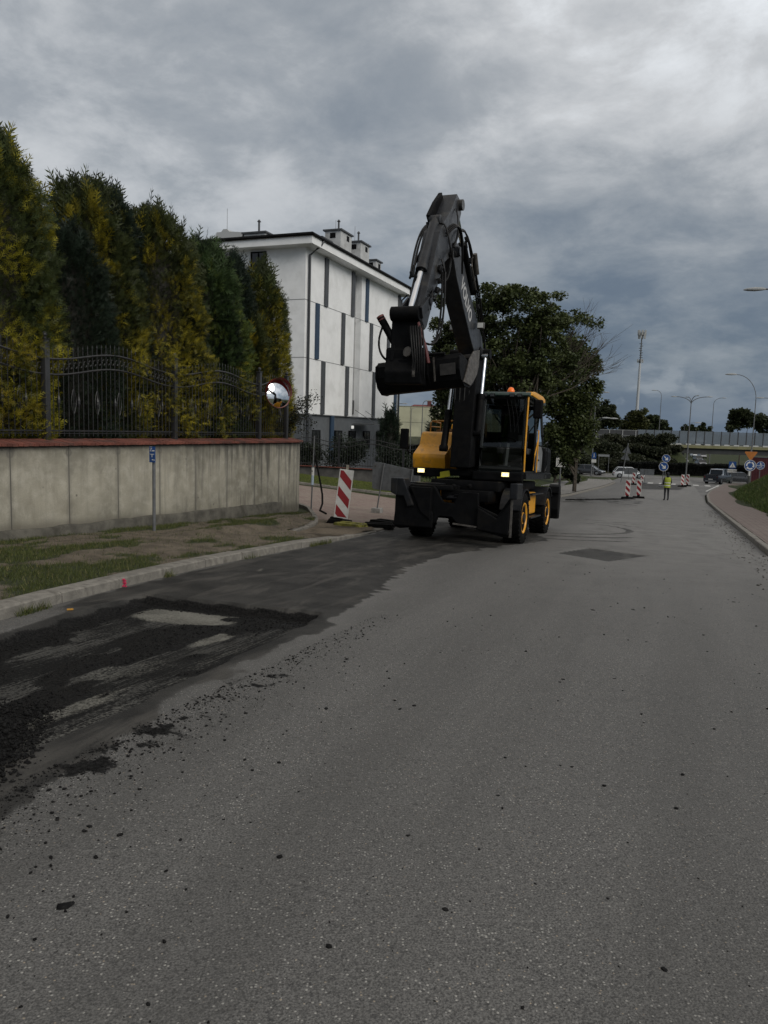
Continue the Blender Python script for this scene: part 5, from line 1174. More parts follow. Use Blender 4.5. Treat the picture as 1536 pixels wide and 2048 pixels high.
# bucket: wide grading bucket, shell + side plates + edge, turned a little and dipped to the left
bk = MB()
prof = [(-.28, .42), (-.30, .30), (-.22, .02), (-.05, -.24), (.18, -.36), (.40, -.36), (.56, -.22), (.62, .0), (.60, .26), (.52, .38)]
inn = [(x * .93 + .012, z * .93 + .02) for x, z in prof]
bk.prism(prof + inn[::-1], -.83, .83, 'y')
for y in (-.83, .83):
    bk.prism([(-.36, .46), (-.33, .25), (-.22, -.02), (-.05, -.26), (.18, -.375), (.40, -.375), (.57, -.23), (.635, .0), (.61, .28), (.5, .36), (.1, .22)], y - .018, y + .018, 'y', .004)
for y in (-.28, .22): bk.prism([(.45, .30), (.60, .42), (.66, .2), (.66, -.05), (.55, -.28), (.62, .0)], y - .02, y + .02, 'y', .004)
bk.tube([(.56, -.55, .40), (.60, 0, .42), (.56, .55, .40)], .035, 8); bk.prism([(.60, -.1), (.68, -.08), (.66, -.2), (.50, -.33), (.45, -.36)], -.50, .05, 'y', .01)
Mb = Matrix.Translation((4.60, .03, 3.10)) @ Matrix.Rotation(R(5.5), 4, 'X') @ Matrix.Rotation(R(-6), 4, 'Z') @ Matrix.Diagonal((.9, .92, .72, 1))
bo_ = bk.build('bucket', BLACKM, ex); bo_.matrix_local = Mb
b = MB(); b.prism([(-.42, .60), (-.34, .22), (-.22, .0), (-.02, -.20), (.16, -.33), (.50, -.28), (.30, .02), (.14, .30), (-.1, .52)], .848, .872, 'y', .006); b.box((-.31, 0, .44), (.03, 1.66, .14), Matrix.Rotation(R(14), 3, 'Y')); b.box((.635, .36, .05), (.012, .03, .55), Matrix.Rotation(R(3), 3, 'Y'))
b.build('worn_side_cutter', WORN, bo_)
b = MB(); b.box((.638, .62, .02), (.008, .30, .26), bev=.003); b.build('scraped_patch', mat('scuffed_steel', (.022, .020, .018), .6, 0, .4, 8), bo_)

# ================================================================= THE WHITE BUILDING
BC = (38.40, -19.93)
bl = thing('apartment_building', 'three storey white building with dark vertical stripes, grey ground floor and chimneys on its roof', 'building', P(BC[0], BC[1], 0), math.atan2(SV.y, SV.x))
# local x = along the facade (s), y = away from it (-t), z = world height
PLAST = mat('white_render', (.80, .81, .81), .9, 0, .05, 1.2, .15, 60, dirt=(.68, .69, .68), dscale=.7)
GBASE = mat('grey_base_render', (.105, .115, .125), .85, 0, .12, 2, .1, 40, dirt=(.08, .085, .09), dscale=1)
STRI = mat('dark_grey_stripe', (.055, .060, .066), .6, 0, .15, 2)
STRB = mat('dark_blue_stripe', (.020, .045, .085), .55, 0, .15, 2)
LW, GW = 15.4, 13.0
def bp_(name, fn, m, parent=bl, smooth=None):
    b = MB(); fn(b); return b.build(name, m, parent, smooth)
ZB, Z1, Z2, ZT = 2.30, 5.46, 8.66, 11.55
def walls(b):
    b.box((6.9 / 2, GW / 2, (ZT + ZB) / 2), (6.9, GW, ZT - ZB)); b.box(((LW + 8.0) / 2, GW / 2, (ZT + ZB) / 2), (LW - 8.0, GW, ZT - ZB)); b.box((7.45, GW / 2 + .5, (ZT + ZB) / 2), (1.1, GW - 1.0, ZT - ZB))
bp_('wall', walls, PLAST)
bp_('ground_floor_wall', lambda b: (b.box((LW / 2, GW / 2 + .06, .3), (LW - .12, GW - .12, 4.0))), GBASE)
bp_('recess_panel', lambda b: b.box((7.45, .45, (ZT + 3.0) / 2), (1.098, .12, ZT - 3.0)), mat('pale_grey_render', (.33, .335, .34), .85, 0, .06, 2))
bp_('recess_window', lambda b: b.box((7.45, .36, 2.95), (1.0, .06, .9)), GLASSD)
# storey grooves
bp_('storey_joint', lambda b: [b.box((LW / 2, -.004, z), (LW, .012, .035)) for z in (Z1, Z2)] + [b.box((-.004, GW / 2, z), (.012, GW, .035)) for z in (Z1, Z2)] + [b.box((LW / 2, .02, ZB), (LW + .01, .07, .05))], mat('joint_grey', (.22, .225, .23), .8))
rows_ = [(Z2, 11.42, [(2.60, 'g'), (6.52, 'g'), (8.85, 'b'), (15.05, 'g')]), (Z1 + .04, Z2 + .0, [(1.5, 'b'), (5.12, 'g'), (9.72, 'g'), (13.0, 'g')]), (ZB + .04, Z1 - .02, [(2.40, 'g'), (5.88, 'g'), (10.45, 'g'), (14.75, 'b')])]
for z0, z1_, xs in rows_:
    for x, c in xs:
        o = bp_('facade_stripe', lambda b: b.box((x, -.045, (z0 + z1_) / 2), (.42, .11, z1_ - z0)), STRB if c == 'b' else STRI)
        if c == 'b': o['label'] = 'dark blue vertical stripe'
for x in (.9, 3.95, 12.5): bp_('facade_stripe', lambda b: b.box((x, .03, .9), (.42, .1, 2.75)), STRB if x == 3.95 else STRI)
for x, wd in ((1.75, 1.0), (4.95, .9), (7.15, .9), (9.6, .9), (12.0, .9)):
    fo = bp_('window', lambda b: [b.box((x, .05, z), (wd + .12, .10, .06)) for z in (.22, 1.36)] + [b.box((x + sx * (wd / 2 + .03), .05, .79), (.06, .10, 1.2)) for sx in (-1, 1)] + [b.box((x, .05, .79), (.05, .09, 1.1))], BLACKM)
    bp_('pane', lambda b: b.box((x, .04, .79), (wd, .04, 1.1)), GLASSD, fo)
fo = bp_('window', lambda b: [b.box((-.03, 3.0, z), (.08, 1.0, .07)) for z in (9.7, 11.35)] + [b.box((-.03, 3.0 + q * .47, 10.5), (.08, .07, 1.6)) for q in (-1, 0, 1)], BLACKM); bp_('pane', lambda b: b.box((-.01, 3.0, 10.5), (.04, .9, 1.6)), GLASSD, fo)
fo = bp_('window', lambda b: [b.box((-.03, 6.6, z), (.08, 1.0, .07)) for z in (9.7, 11.35)] + [b.box((-.03, 6.6 + q * .47, 10.5), (.08, .07, 1.6)) for q in (-1, 0, 1)], BLACKM); bp_('pane', lambda b: b.box((-.01, 6.6, 10.5), (.04, .9, 1.6)), GLASSD, fo)
# entrance canopy and its lamp
bp_('canopy', lambda b: (b.box((8.3, -.75, 1.86), (2.3, 1.5, .05)), b.cyl((7.4, 0, 2.75), (7.6, -1.4, 1.90), .018, n=6), b.cyl((9.2, 0, 2.75), (9.0, -1.4, 1.90), .018, n=6)), GALVD)
bp_('wall_lamp', lambda b: b.box((7.0, -.02, 1.62), (.22, .12, .20), bev=.03), mat('white_lamp_glass', (.8, .8, .78), .3, emit=(.9, .9, .85), estr=.35))
# eaves: a deep boxed soffit, dark gutter and roof
OV = .75
bp_('eaves', lambda b: b.prism([(-OV, -OV), (LW + OV, -OV), (LW + OV, GW + OV), (-OV, GW + OV)], ZT - .06, ZT + .42, 'z'), PLAST)
bp_('gutter', lambda b: (b.tube([(-OV - .07, -OV - .07, ZT + .40), (LW + OV + .07, -OV - .07, ZT + .40)], .075, 8), b.tube([(-OV - .07, -OV - .07, ZT + .40), (-OV - .07, GW + OV, ZT + .40)], .075, 8), b.prism([(-OV - .05, -OV - .05), (LW + OV + .05, -OV - .05), (LW + OV + .05, GW + OV + .05), (-OV - .05, GW + OV + .05)], ZT + .424, ZT + .52, 'z')), BLACKM)
def roof(b):
    z0 = ZT + .52; z1 = ZT + 1.35
    c = [(-OV, -OV, z0), (LW + OV, -OV, z0), (LW + OV, GW + OV, z0), (-OV, GW + OV, z0)]; r1, r2 = (6.5, GW / 2, z1), (LW - 6.5, GW / 2, z1)
    b.face([c[0], c[1], r2, r1]); b.face([c[2], c[3], r1, r2]); b.face([c[3], c[0], r1]); b.face([c[1], c[2], r2])
ro = bp_('roof', roof, mat('dark_roof_sheet', (.045, .047, .05), .6, .2, .2, 3))
def chimney(x, y, w_, d_, top, vent=True):
    zb = ZT + .3
    o = bp_('chimney', lambda b: b.box((x, y, (zb + top) / 2), (w_, d_, top - zb)), mat('grey_chimney_render', (.46, .47, .47), .9, 0, .12, 2, dirt=(.30, .30, .29), dscale=1.5), ro)
    bp_('chimney_cap', lambda b: b.box((x, y, top + .05), (w_ + .22, d_ + .22, .09)), STRI, o)
    bp_('vent', lambda b: b.box((x + w_ * .15, y - d_ / 2 - .003, top - .28), (.38, .03, .32)), BLACKM, o); bp_('vent', lambda b: b.box((x - w_ / 2 - .003, y, top - .28), (.03, .38, .32)), BLACKM, o)
    if vent: bp_('flue', lambda b: (b.cyl((x, y, top + .09), (x, y, top + .78), .06, n=10), b.cyl((x, y, top + .78), (x, y, top + .9), .12, .04, n=10)), STRI, o)
chimney(4.7, 1.5, 1.3, .9, 13.0, False); chimney(7.0, 1.3, 1.7, 1.1, 13.95); chimney(10.0, 1.2, 1.5, 1.0, 13.95); chimney(13.0, 1.3, 1.0, .8, 13.45, False)
chimney(1.0, 3.6, 1.0, 1.4, 12.55)
bp_('skylight_box', lambda b: b.prism([(4.6, 12.05), (6.4, 12.05), (6.1, 12.75), (5.8, 12.75), (5.65, 12.9), (5.4, 12.9), (5.25, 12.75), (4.3, 12.65)], .4, 1.6, 'x'), mat('light_metal_box', (.42, .43, .43), .5), ro)
def rods(b):
    for x, y, z in ((1.2, 5.9, 14.3), (7.2, 1.6, 14.9), (9.6, 1.3, 15.1), (12.3, 1.4, 14.6)): b.cyl((x, y, 12), (x, y, z), .012, n=5)
bp_('lightning_rod', rods, GALVD, ro)
for x, y in ((.28, -.10), (LW - .1, -.10)):
    bp_('downpipe', lambda b: b.tube([(x + (.3 if x < 1 else -.0), -OV - .05, ZT + .35), (x + .15 * (x < 1), -OV + .05, ZT + .05), (x, -.12, ZT - .45), (x, -.12, -.6)], .075, 8), mat('dark_downpipe', (.022, .025, .030), .4), bl, 50)

# --- low wall with fence in front of the building
lw = thing('low_garden_wall', 'low rendered garden wall with brick coping and dark iron fence in front of the white building', 'wall', P(33, -16, 0), ROADROT)
b = MB(); b.box((-3.5, 0, -1.35), (17, .22, 1.94)); b.build('wall_base', mat('grimy_render', (.10, .095, .088), .9, 0, .3, 2, .3, 30, dirt=(.05, .05, .048), dscale=1.2), lw)
b = MB(); 
for k in range(150):
    b.box((-11.9 + k * .1125, -.02, -.345 + rnd.uniform(-.003, .003)), (.104, .38, .045), Matrix.Rotation(R(-6), 3, 'X'))
b.build('coping', TERRA, lw)
def lfence(L):
    b = MB(); wave = lambda y: .11 * (1 - math.cos(2 * math.pi * y / L)); ys = np.linspace(0, L, 17)
    for f in (lambda y: 1.15 + wave(y), lambda y: .95 + wave(y), lambda y: .12 + 0 * y): b.tube([(y, 0, f(y)) for y in ys], .02, 5)
    n = int(L / .13)
    for i in range(1, n): b.cyl((i * L / n, 0, .04), (i * L / n, 0, 1.33 + wave(i * L / n)), .009, .006, n=4)
    return b
l0 = lfence(3.2).build('fence_panel', IRON, lw); l0.location = (-3.9 + 1.5, 0, -.32)
for k in (-2, -1, 1, 2):
    c = l0.copy(); COL.objects.link(c); c.parent = lw; c.location = (-2.4 + 3.3 * k, 0, -.32)
b = MB(); b.box((0, 0, .75), (.09, .09, 1.55)); b.lathe([(.05, 1.52), (.05, 1.56), (.03, 1.6), (0, 1.62)], n=8); l1 = b.build('fence_post', IRON, lw); l1.location = (-2.45, 0, -.32)
for k in (-2, -1, 1, 2):
    c = l1.copy(); COL.objects.link(c); c.parent = lw; c.location = (-2.45 + 3.3 * k, 0, -.32)

# --- shrubs in the garden of the building
def shrub(name, label, loc, rad, n, size, c1, c2, seed, group=None, cat='shrub', lobes=7, stem=True):
    o = thing(name, label, cat, loc, rnd.uniform(0, 6) * 0, group); r_ = np.random.default_rng(seed); pts = []
    for k in range(lobes):
        c = np.array([r_.uniform(-.55, .55) * rad[0], r_.uniform(-.55, .55) * rad[1], rad[2] * r_.uniform(.55, 1.25)]); rr = np.array(rad) * r_.uniform(.38, .62)
        v = r_.normal(0, 1, (n // lobes, 3)); v /= np.linalg.norm(v, axis=1)[:, None]; pts.append(c + v * rr * r_.uniform(.35, 1.12, (len(v), 1)))
    p = np.concatenate(pts); p = p[p[:, 2] > .02]; leafmesh('crown', p, size, c1, c2, o, seed)
    if stem:
        b = MB()
        for k in range(6): a = r_.uniform(0, 6.28); b.tube([(0, 0, -.1), (.3 * rad[0] * math.cos(a), .3 * rad[1] * math.sin(a), rad[2] * .9)], [.03, .01], 5)
        b.build('stem', BARK, o)
    return o
DK1, DK2 = (.008, .013, .009), (.026, .036, .020)
gd = 'shrubs in the garden of the white building'
shrub('garden_shrub', 'dark rounded shrub behind the low fence, left of the conifer', P(34.5, -15.3, -.75), (1.3, .8, 1.15), 6000, .09, DK1, DK2, 21, gd)
shrub('garden_shrub', 'dark leafy shrub behind the low fence beside the round mirror', P(34.3, -17.2, -.75), (1.2, .8, 1.0), 5000, .09, DK1, (.022, .032, .014), 22, gd)
shrub('garden_shrub', 'broad dark shrub behind the low fence, right of the conifer', P(34.6, -12.2, -.85), (1.5, .8, 1.05), 6000, .09, DK1, DK2, 23, gd)
shrub('garden_shrub', 'dark shrub half hidden by the yellow hood of the excavator', P(35.5, -10.6, -.9), (1.3, .9, 1.0), 5000, .09, DK1, DK2, 24, gd)
def cone_tree(label, loc, H, Rr, seed, n=3500, grp=None, kind='d'):
    o = thing('young_conifer', label, 'tree', loc, 0, grp); thuja_crown('crown', H, Rr, n, (.008, .013, .009), (.018, .030, .018), (.03, .045, .025), .6, seed, 1.5, .2, o, .14)
    trunk(o, .05, H * .6); return o
cone_tree('small dark conical conifer at the far right corner of the white building', P(35.6, -13.55, -.6), 2.8, .55, 31)
o_ = cone_tree('slim columnar conifer right of the building corner, by the garden fence', P(37, -11.8, -.8), 2.3, .28, 32)
cone_tree('short bushy conifer behind the garden fence near the yellow hood', P(37.5, -11.2, -.8), 1.9, .45, 33)

# --- far pale hall with a red roof behind
fb = thing('industrial_hall', 'long pale yellowish flat hall seen between the white building and the excavator', 'building', at(770, 868, 120))
b = MB(); b.box((7.5, 5, 2.0), (26, 10, 5.0)); b.build('wall', mat('pale_yellow_render', (.40, .395, .28), .9, 0, .12, .3, dirt=(.28, .28, .21), dscale=.25), fb)
b = MB(); b.box((7.5, -.03, 2.0), (26, .04, .05)); b.box((7.5, -.03, 4.49), (26.1, .1, .08))
for k in range(7): b.box((-4 + 4 * k, -.03, 2.0), (.10, .05, 4.9))
b.build('facade_joint', mat('joint_dull', (.24, .24, .18), .9), fb)
b = MB(); b.box((7.5, -.4, -.9), (26, .8, 1.3), bev=.2); b.build('plinth', mat('mossy_plinth', (.07, .075, .05), .9, 0, .3, 1), fb)
rh = thing('red_roofed_house', 'red hipped roof with small chimney showing above the pale hall', 'building', at(848, 868, 150))
b = MB(); b.box((0, 5, 1.5), (9, 9, 6)); b.build('wall', PLAST, rh)
b = MB(); c = [(-5, 0, 4.4), (5, 0, 4.4), (5, 10, 4.4), (-5, 10, 4.4)]; r1, r2 = (-2.0, 5, 5.9), (2.0, 5, 5.9); b.face([c[0], c[1], r2, r1]); b.face([c[2], c[3], r1, r2]); b.face([c[3], c[0], r1]); b.face([c[1], c[2], r2]); b.face(c)
rr = b.build('roof', mat('red_roof_tiles', (.14, .028, .026), .8, 0, .2, 2), rh); b = MB(); b.box((1.1, 4.5, 6.2), (.8, .8, 1.2)); b.build('chimney', mat('chimney_brick', (.10, .03, .03), .9), rr)

# ================================================================= STREET FURNITURE
def sgn(name, label, cat, s, t, dz=0.0, rot=0.0, group=None, lean=(0, 0)):
    o = thing(name, label, cat, P(s, t, g(s) + dz), ROADROT + rot, group); o.rotation_euler = (lean[0], lean[1], ROADROT + rot); return o
# local: +x right of the road, +y along the road (away), faces are turned to -y
def disc(r, th=.02, n=40): return [(r * math.cos(2 * math.pi * k / n), r * math.sin(2 * math.pi * k / n)) for k in range(n)]
def rect(w_, h_, c=(0, 0)): return [(c[0] - w_ / 2, c[1] - h_ / 2), (c[0] + w_ / 2, c[1] - h_ / 2), (c[0] + w_ / 2, c[1] + h_ / 2), (c[0] - w_ / 2, c[1] + h_ / 2)]
def plate(name, pts, y0, y1, m, parent, bev=0): b = MB(); b.prism(pts, y0, y1, 'y', bev); return b.build(name, m, parent)
def shiftp(pts, x, z): return [(p[0] + x, p[1] + z) for p in pts]
# round convex mirror on its pole in front of the hedge
mi = sgn('traffic_mirror', 'round convex traffic mirror with red hood before the last iron fence post', 'mirror', 16.95, -9.55, 0.05, R(62))
mz = 2.40 - (g(16.95) + .05)
def mirror_mat():
    m = bpy.data.materials.new('mirror_chrome'); m.use_nodes = True; b = m.node_tree.nodes['Principled BSDF']; b.inputs['Base Color'].default_value = (.86, .87, .88, 1); b.inputs['Metallic'].default_value = 1; b.inputs['Roughness'].default_value = .02; return m
RM = Matrix.Translation((0, -.06, mz)) @ Matrix.Rotation(math.pi / 2 - R(7), 4, 'X') @ Matrix.Scale(1.22, 4)
b = MB(); Rs = .86; prof_ = [(math.sin(a) * Rs, (math.cos(a) - math.cos(.345)) * Rs) for a in np.linspace(.345, 0.0, 14)]; prof_[-1] = (0, prof_[-1][1])
b.lathe(prof_, RM, 48); mo = b.build('mirror_face', mirror_mat(), mi, 80)
b = MB(); b.lathe([(.288, -.012), (.304, -.012), (.304, .012), (.294, .012), (.288, -.012)], RM, 48, False); b.build('rim', mat('orange_red_rim', (.16, .04, .025), .5, 0, .2, 8), mi, 60)
b = MB()
hp = [(.305 * math.cos(a), .305 * math.sin(a)) for a in np.linspace(R(-8), R(188), 30)]
for (p, q) in zip(hp, hp[1:]):
    d0 = .02; e = lambda P_: .10 * max(0, math.sin(math.atan2(P_[1], P_[0]) )) + .03
    for off in (1.0, 1.012):
        b.face([RM @ Vector((p[0] * off, p[1] * off, d0)), RM @ Vector((q[0] * off, q[1] * off, d0)), RM @ Vector((q[0] * off, q[1] * off, d0 + e(q))), RM @ Vector((p[0] * off, p[1] * off, d0 + e(p)))])
b.build('hood', mat('red_plastic_hood', (.22, .012, .014), .35, 0, .1, 8), mi, 60)
b = MB(); b.lathe([(.29, -.02), (.25, -.06), (.05, -.08), (0, -.08)], RM, 32); b.build('mirror_back', SBACK, mi, 40)
b = MB(); b.cyl((0, .03, mz), (.02, .16, mz), .03, n=10); b.tube([(.02, .15, mz), (-.30, .30, mz), (-.42, .32, mz)], .02, 6); b.build('bracket', GALVD, mi, 40)
# post with a blue hydrant plate
po = sgn('marker_post', 'thin grey post with a small blue plate in front of the concrete wall', 'post', 11.34, -8.94, .10, R(0))
ph = 1.02 - (g(11.34) + .1) ; b = MB(); b.tube([(0, 0, -.15), (0, 0, ph + .10)], .030, 8); b.build('pole', GALVD, po, 40); b = MB(); b.cyl((0, 0, ph + .10), (0, 0, ph + .13), .032, n=10); b.build('pole_cap', BLACKM, po)
pp = plate('plate', rect(.125, .29, (0, ph - .02)), -.052, -.036, SBLUE, po, .003)
def MT(x, y, z): return Matrix.Translation((x, y, z)) @ Matrix.Rotation(math.pi / 2, 4, 'X')
text('plate_letter', 'Z', .085, WHITE, pp, MT(-.025, -.054, ph + .065)); 
b = MB(); b.box((-.02, -.054, ph + .118), (.045, .004, .006)); b.box((.03, -.054, ph + .05), (.05, .004, .022)); b.box((.0, -.054, ph - .015), (.09, .004, .010)); b.box((.0, -.054, ph - .045), (.010, .004, .05)); b.box((.01, -.054, ph - .115), (.022, .004, .02)); b.box((.045, -.054, ph - .12), (.018, .004, .02)); b.build('plate_marks', WHITE, pp)
# thin pole with white and pale blue sleeve, black cable beside it
tp = sgn('utility_pole', 'thin pole with a white and pale blue sleeve at the corner of the concrete wall', 'post', 19.0, -9.55, .12, 0, None, (0, R(1.5)))
b = MB(); b.cyl((0, 0, -.1), (0, 0, 2.13), .020, n=10); b.tube([(-.07, 0, 1.24), (0, 0, 1.30), (.07, 0, 1.24)], .006, 5); b.build('pole', GALVD, tp, 40)
b = MB(); b.cyl((0, 0, .75), (0, 0, 1.24), .040, n=12); b.build('sleeve', mat('pale_blue_sleeve', (.36, .44, .52), .5, 0, .15, 20), tp, 40)
b = MB(); b.cyl((0, 0, 1.02), (0, 0, 1.24), .0415, n=12); b.build('sleeve_top', WHITE, tp, 40); b = MB(); b.box((0, -.043, 1.14), (.03, .01, .03)); b.build('sleeve_mark', BLACKM, tp)
cb = tag(None or (lambda bb: bb.build('black_cable', RUB, None, 60))(MB().tube([P(20.3, -10.3, 1.15 - .2), P(20.2, -10.05, .7), P(19.9, -9.75, .1), P(19.5, -9.45, -.35), P(19.0, -9.2, g(19) + .35), P(18.4, -8.98, g(18.4) + .20), P(18.0, -8.6, g(18) + .16)], .028, 8)), 'black cable hanging from the end of the wall down to the ground', 'cable')
# big near beacon board on rubber feet
bb_s, bb_t = 16.7, -7.60
nb = thing('beacon_board', 'large red and white striped beacon board leaning beside the driveway mouth', 'traffic board', P(bb_s, bb_t, g(bb_s) + .02), ROADROT)
nb.rotation_euler = (R(-2), R(6.0), ROADROT + R(17))
def beacon(parent, w_, h_, z0, flip=1, frame=True, th=.03):
    if frame: plate('board', rect(w_, h_, (0, z0 + h_ / 2)), -th / 2, th / 2, WHITE, parent, .006)
    W2, H2 = w_ * .86, h_ * .95; x0, x1 = -W2 / 2, W2 / 2; zb, zt = z0 + (h_ - H2) / 2, z0 + (h_ + H2) / 2; st = H2 / 2.55; slope = W2 * 1.0
    for k in range(-2, 4):
        ztop = zt - k * st * 1.02 + (.0)
        band = [(x0, ztop + .06 * h_), (x0, ztop - st * .52 + .06 * h_), (x1, ztop - st * .52 - slope + .06 * h_), (x1, ztop - slope + .06 * h_)]
        if flip < 0: band = [(-p[0], p[1]) for p in band]
        # clip to the rectangle
        def clip(poly, f, lim, sg):
            out = []
            for i in range(len(poly)):
                a, c = poly[i], poly[(i + 1) % len(poly)]; ia, ic = sg * (a[1] - lim) <= 0, sg * (c[1] - lim) <= 0
                if ia: out.append(a)
                if ia != ic:
                    q = (lim - a[1]) / (c[1] - a[1]); out.append((a[0] + (c[0] - a[0]) * q, lim))
            return out
        pl2 = clip(clip(band, 1, zt, 1), 1, zb, -1) if band else []
        if len(pl2) >= 3: plate('red_stripe', pl2, -th / 2 - .004, -th / 2 - .001, SRED, parent)
b = MB(); b.box((0, .03, .75), (.06, .05, 1.45)); b.build('upright', mat('pale_wood_post', (.30, .27, .22), .8, 0, .2, 10), nb)
beacon(nb, .35, 1.20, .16, 1)
b = MB(); b.prism([(-.32, 0), (.32, 0), (.26, .13), (-.26, .13)], -.22, .22, 'y', .015); b.box((-.1, 0, .14), (.30, .2, .05), bev=.01); b.build('rubber_foot', RUB, nb)
def foot(label, s, t, rz, m, grp, extra=None):
    o = thing('rubber_base', label, 'sign base', P(s, t, g(s) + .03), rz, grp); b = MB()
    b.prism([(-.40, 0), (.40, 0), (.33, .11), (-.33, .11)], -.20, -.06, 'y', .012); b.prism([(-.40, 0), (.40, 0), (.33, .11), (-.33, .11)], .06, .20, 'y', .012); b.box((-.28, 0, .05), (.2, .16, .09), bev=.01); b.box((.28, 0, .05), (.2, .16, .09), bev=.01); b.box((0, 0, .04), (.2, .16, .07), bev=.01)
    b.build('base_body', m, o)
    return o
YR = mat('moss_yellow_rubber', (.20, .19, .03), .8, 0, .5, 8, dirt=(.03, .03, .028), dscale=6)
foot('yellowish rubber sign foot lying right of the big striped board', 16.1, -7.05, ROADROT - R(8), YR, 'loose rubber sign feet')
foot('black rubber sign foot lying nearest the excavator blade', 16.6, -6.55, ROADROT + R(15), RUB, 'loose rubber sign feet')
foot('black rubber sign foot pushed against the yellowish one', 17.6, -6.75, ROADROT - R(20), RUB, 'loose rubber sign feet')
# road signs seen from the back, on poles in small concrete blocks
sb = thing('portable_road_sign', 'large grey sign plate seen from behind, leaning on two poles left of the excavator', 'road sign', P(21.5, -8.52, g(21.5) + .03), ROADROT)
b = MB(); b.prism([(-.13, .72), (-.20, .78), (-.20, 1.48), (-.13, 1.56), (.05, 1.56), (1.25, 1.36), (1.32, 1.28), (1.32, .74), (1.25, .66)], 0, .03, 'y', .006); b.build('sign_plate', SBACK, sb)
b = MB(); b.tube([(.0, -.03, .1), (.20, -.03, 1.55)], .022, 8); b.build('pole', GALVD, sb, 40); b = MB(); b.tube([(1.0, -.03, .05), (1.12, -.03, 1.40)], .022, 8); b.build('pole', GALVD, sb, 40)
b = MB(); b.cyl((-.10, -.006, 1.44), (-.10, .002, 1.44), .028, n=12); b.build('bolt', WORN, sb)
b = MB(); b.box((.0, -.03, .07), (.30, .26, .16), bev=.015); b.build('concrete_block', CONC, sb)

# end of cycle path sign with the back of a warning triangle behind
DKM = mat('sign_dark', (.02, .02, .022), .5)
def cycle(b, x, z, k, y, th=.006):
    for sx in (-1, 1):
        n = 20; ro_ = [(x + sx * .30 * k + .20 * k * math.cos(2 * math.pi * i / n), y, z - .06 * k + .20 * k * math.sin(2 * math.pi * i / n)) for i in range(n + 1)]; b.tube(ro_, .018 * k, 5, False)
    for a, c in (((-.30, -.06), (-.08, .24)), ((-.08, .24), (.20, .24)), ((.20, .24), (.30, -.06)), ((-.08, .24), (.0, -.08)), ((.0, -.08), (.20, .24)), ((-.30, -.06), (.0, -.08)), ((.20, .24), (.22, .34)), ((-.12, .32), (-.02, .32))):
        b.tube([(x + a[0] * k, y, z + a[1] * k), (x + c[0] * k, y, z + c[1] * k)], .02 * k, 5)
nc = sgn('cycle_end_sign', 'white square sign with a crossed-out bicycle, on a pole right of the excavator', 'road sign', 61.5, -8.62, .12, R(6))
b = MB(); b.cyl((0, .05, 0), (0, .05, 3.85), .05, n=12); b.build('pole', GALVD, nc, 40); b = MB(); b.cyl((0, .05, 0), (0, .05, .55), .09, n=12); b.build('pole_foot', DKM, nc)
sp_ = plate('sign_plate', rect(.72, .72, (0, 1.92)), -.03, -.015, WHITE, nc, .004)
b = MB(); b.tube([(.24 * math.cos(a), -.034, 1.92 + .24 * math.sin(a)) for a in np.linspace(0, 2 * math.pi, 29)], .014, 5, False); cycle(b, 0, 1.93, .38, -.034); b.build('ring_and_bicycle', mat('sign_grey', (.10, .10, .11), .5), sp_)
plate('diagonal_bar', [(-.34, 1.57), (-.27, 1.57), (.34, 2.27), (.27, 2.27)], -.046, -.036, DKM, sp_)
plate('triangle_back', [(-.45, 2.62), (.45, 2.62), (.05, 3.42), (-.05, 3.42)], .10, .12, SBACK, nc, .003)
plate('sign_back', rect(.70, .30, (0, 2.42)), .10, .115, SBACK, nc, .003)

# striped boards along the far dug-out strip
def fboard(label, s, t, group='striped boards along the far dug-out strips', h=1.02, flip=1, rot=0):
    o = sgn('barrier_board', label, 'traffic board', s, t, .01, rot, group); beacon(o, .30, h, .18, flip, True, .04)
    b = MB(); b.prism([(-.40, 0), (.40, 0), (.34, .12), (-.34, .12)], -.2, .2, 'y', .01); b.box((0, 0, .16), (.16, .12, .12), bev=.01); b.build('rubber_foot', RUB, o); return o
fboard('nearer left board of the pair in front of the white car', 49.9, -2.72); fboard('nearer right board of the pair, closer to the person in the vest', 51.6, -2.12)
fboard('small striped board behind the nearer pair, in front of the white car', 78, -3.75, flip=1); fboard('farthest small striped board beside the grey sign plates', 84, -3.2)
fboard('tilted striped board right of the two blue arrow signs', 79.5, .75, rot=R(20)); fboard('striped board standing just behind the tilted one', 82.5, 1.25, rot=R(-10))
gs = sgn('sign_plates', 'two grey sign plates seen from behind beside the white car', 'road sign', 82, -4.0, .01, 0)
for x, w_ in ((-.5, 1.3), (1.1, 1.4)):
    b = MB(); b.prism(rect(w_, .62, (x + .2, 1.25)), 0, .03, 'y', .006); b.build('sign_plate', SBACK, gs); b = MB(); b.tube([(x, -.03, 0), (x + .08, -.03, 1.5)], .03, 6); b.prism(rect(.5, .16, (x, .08)), -.15, .15, 'y', .01); b.build('pole', GALVD, gs)
# dug-out edge: low kerb of broken asphalt near the pair
b = MB()
for k in range(60):
    s_ = 41.5 + k * .14; t_ = -5.4 + (k * .14) * .38; b.box(P(s_, t_, g(s_) + .03), (rnd.uniform(.12, .3), rnd.uniform(.06, .14), rnd.uniform(.04, .10)), Euler((0, 0, rnd.uniform(0, 3))).to_matrix())
tag(b.build('broken_asphalt_edge', CRUMB), 'dark ragged edge of broken asphalt left of the nearer striped boards', 'rubble', kind='stuff')

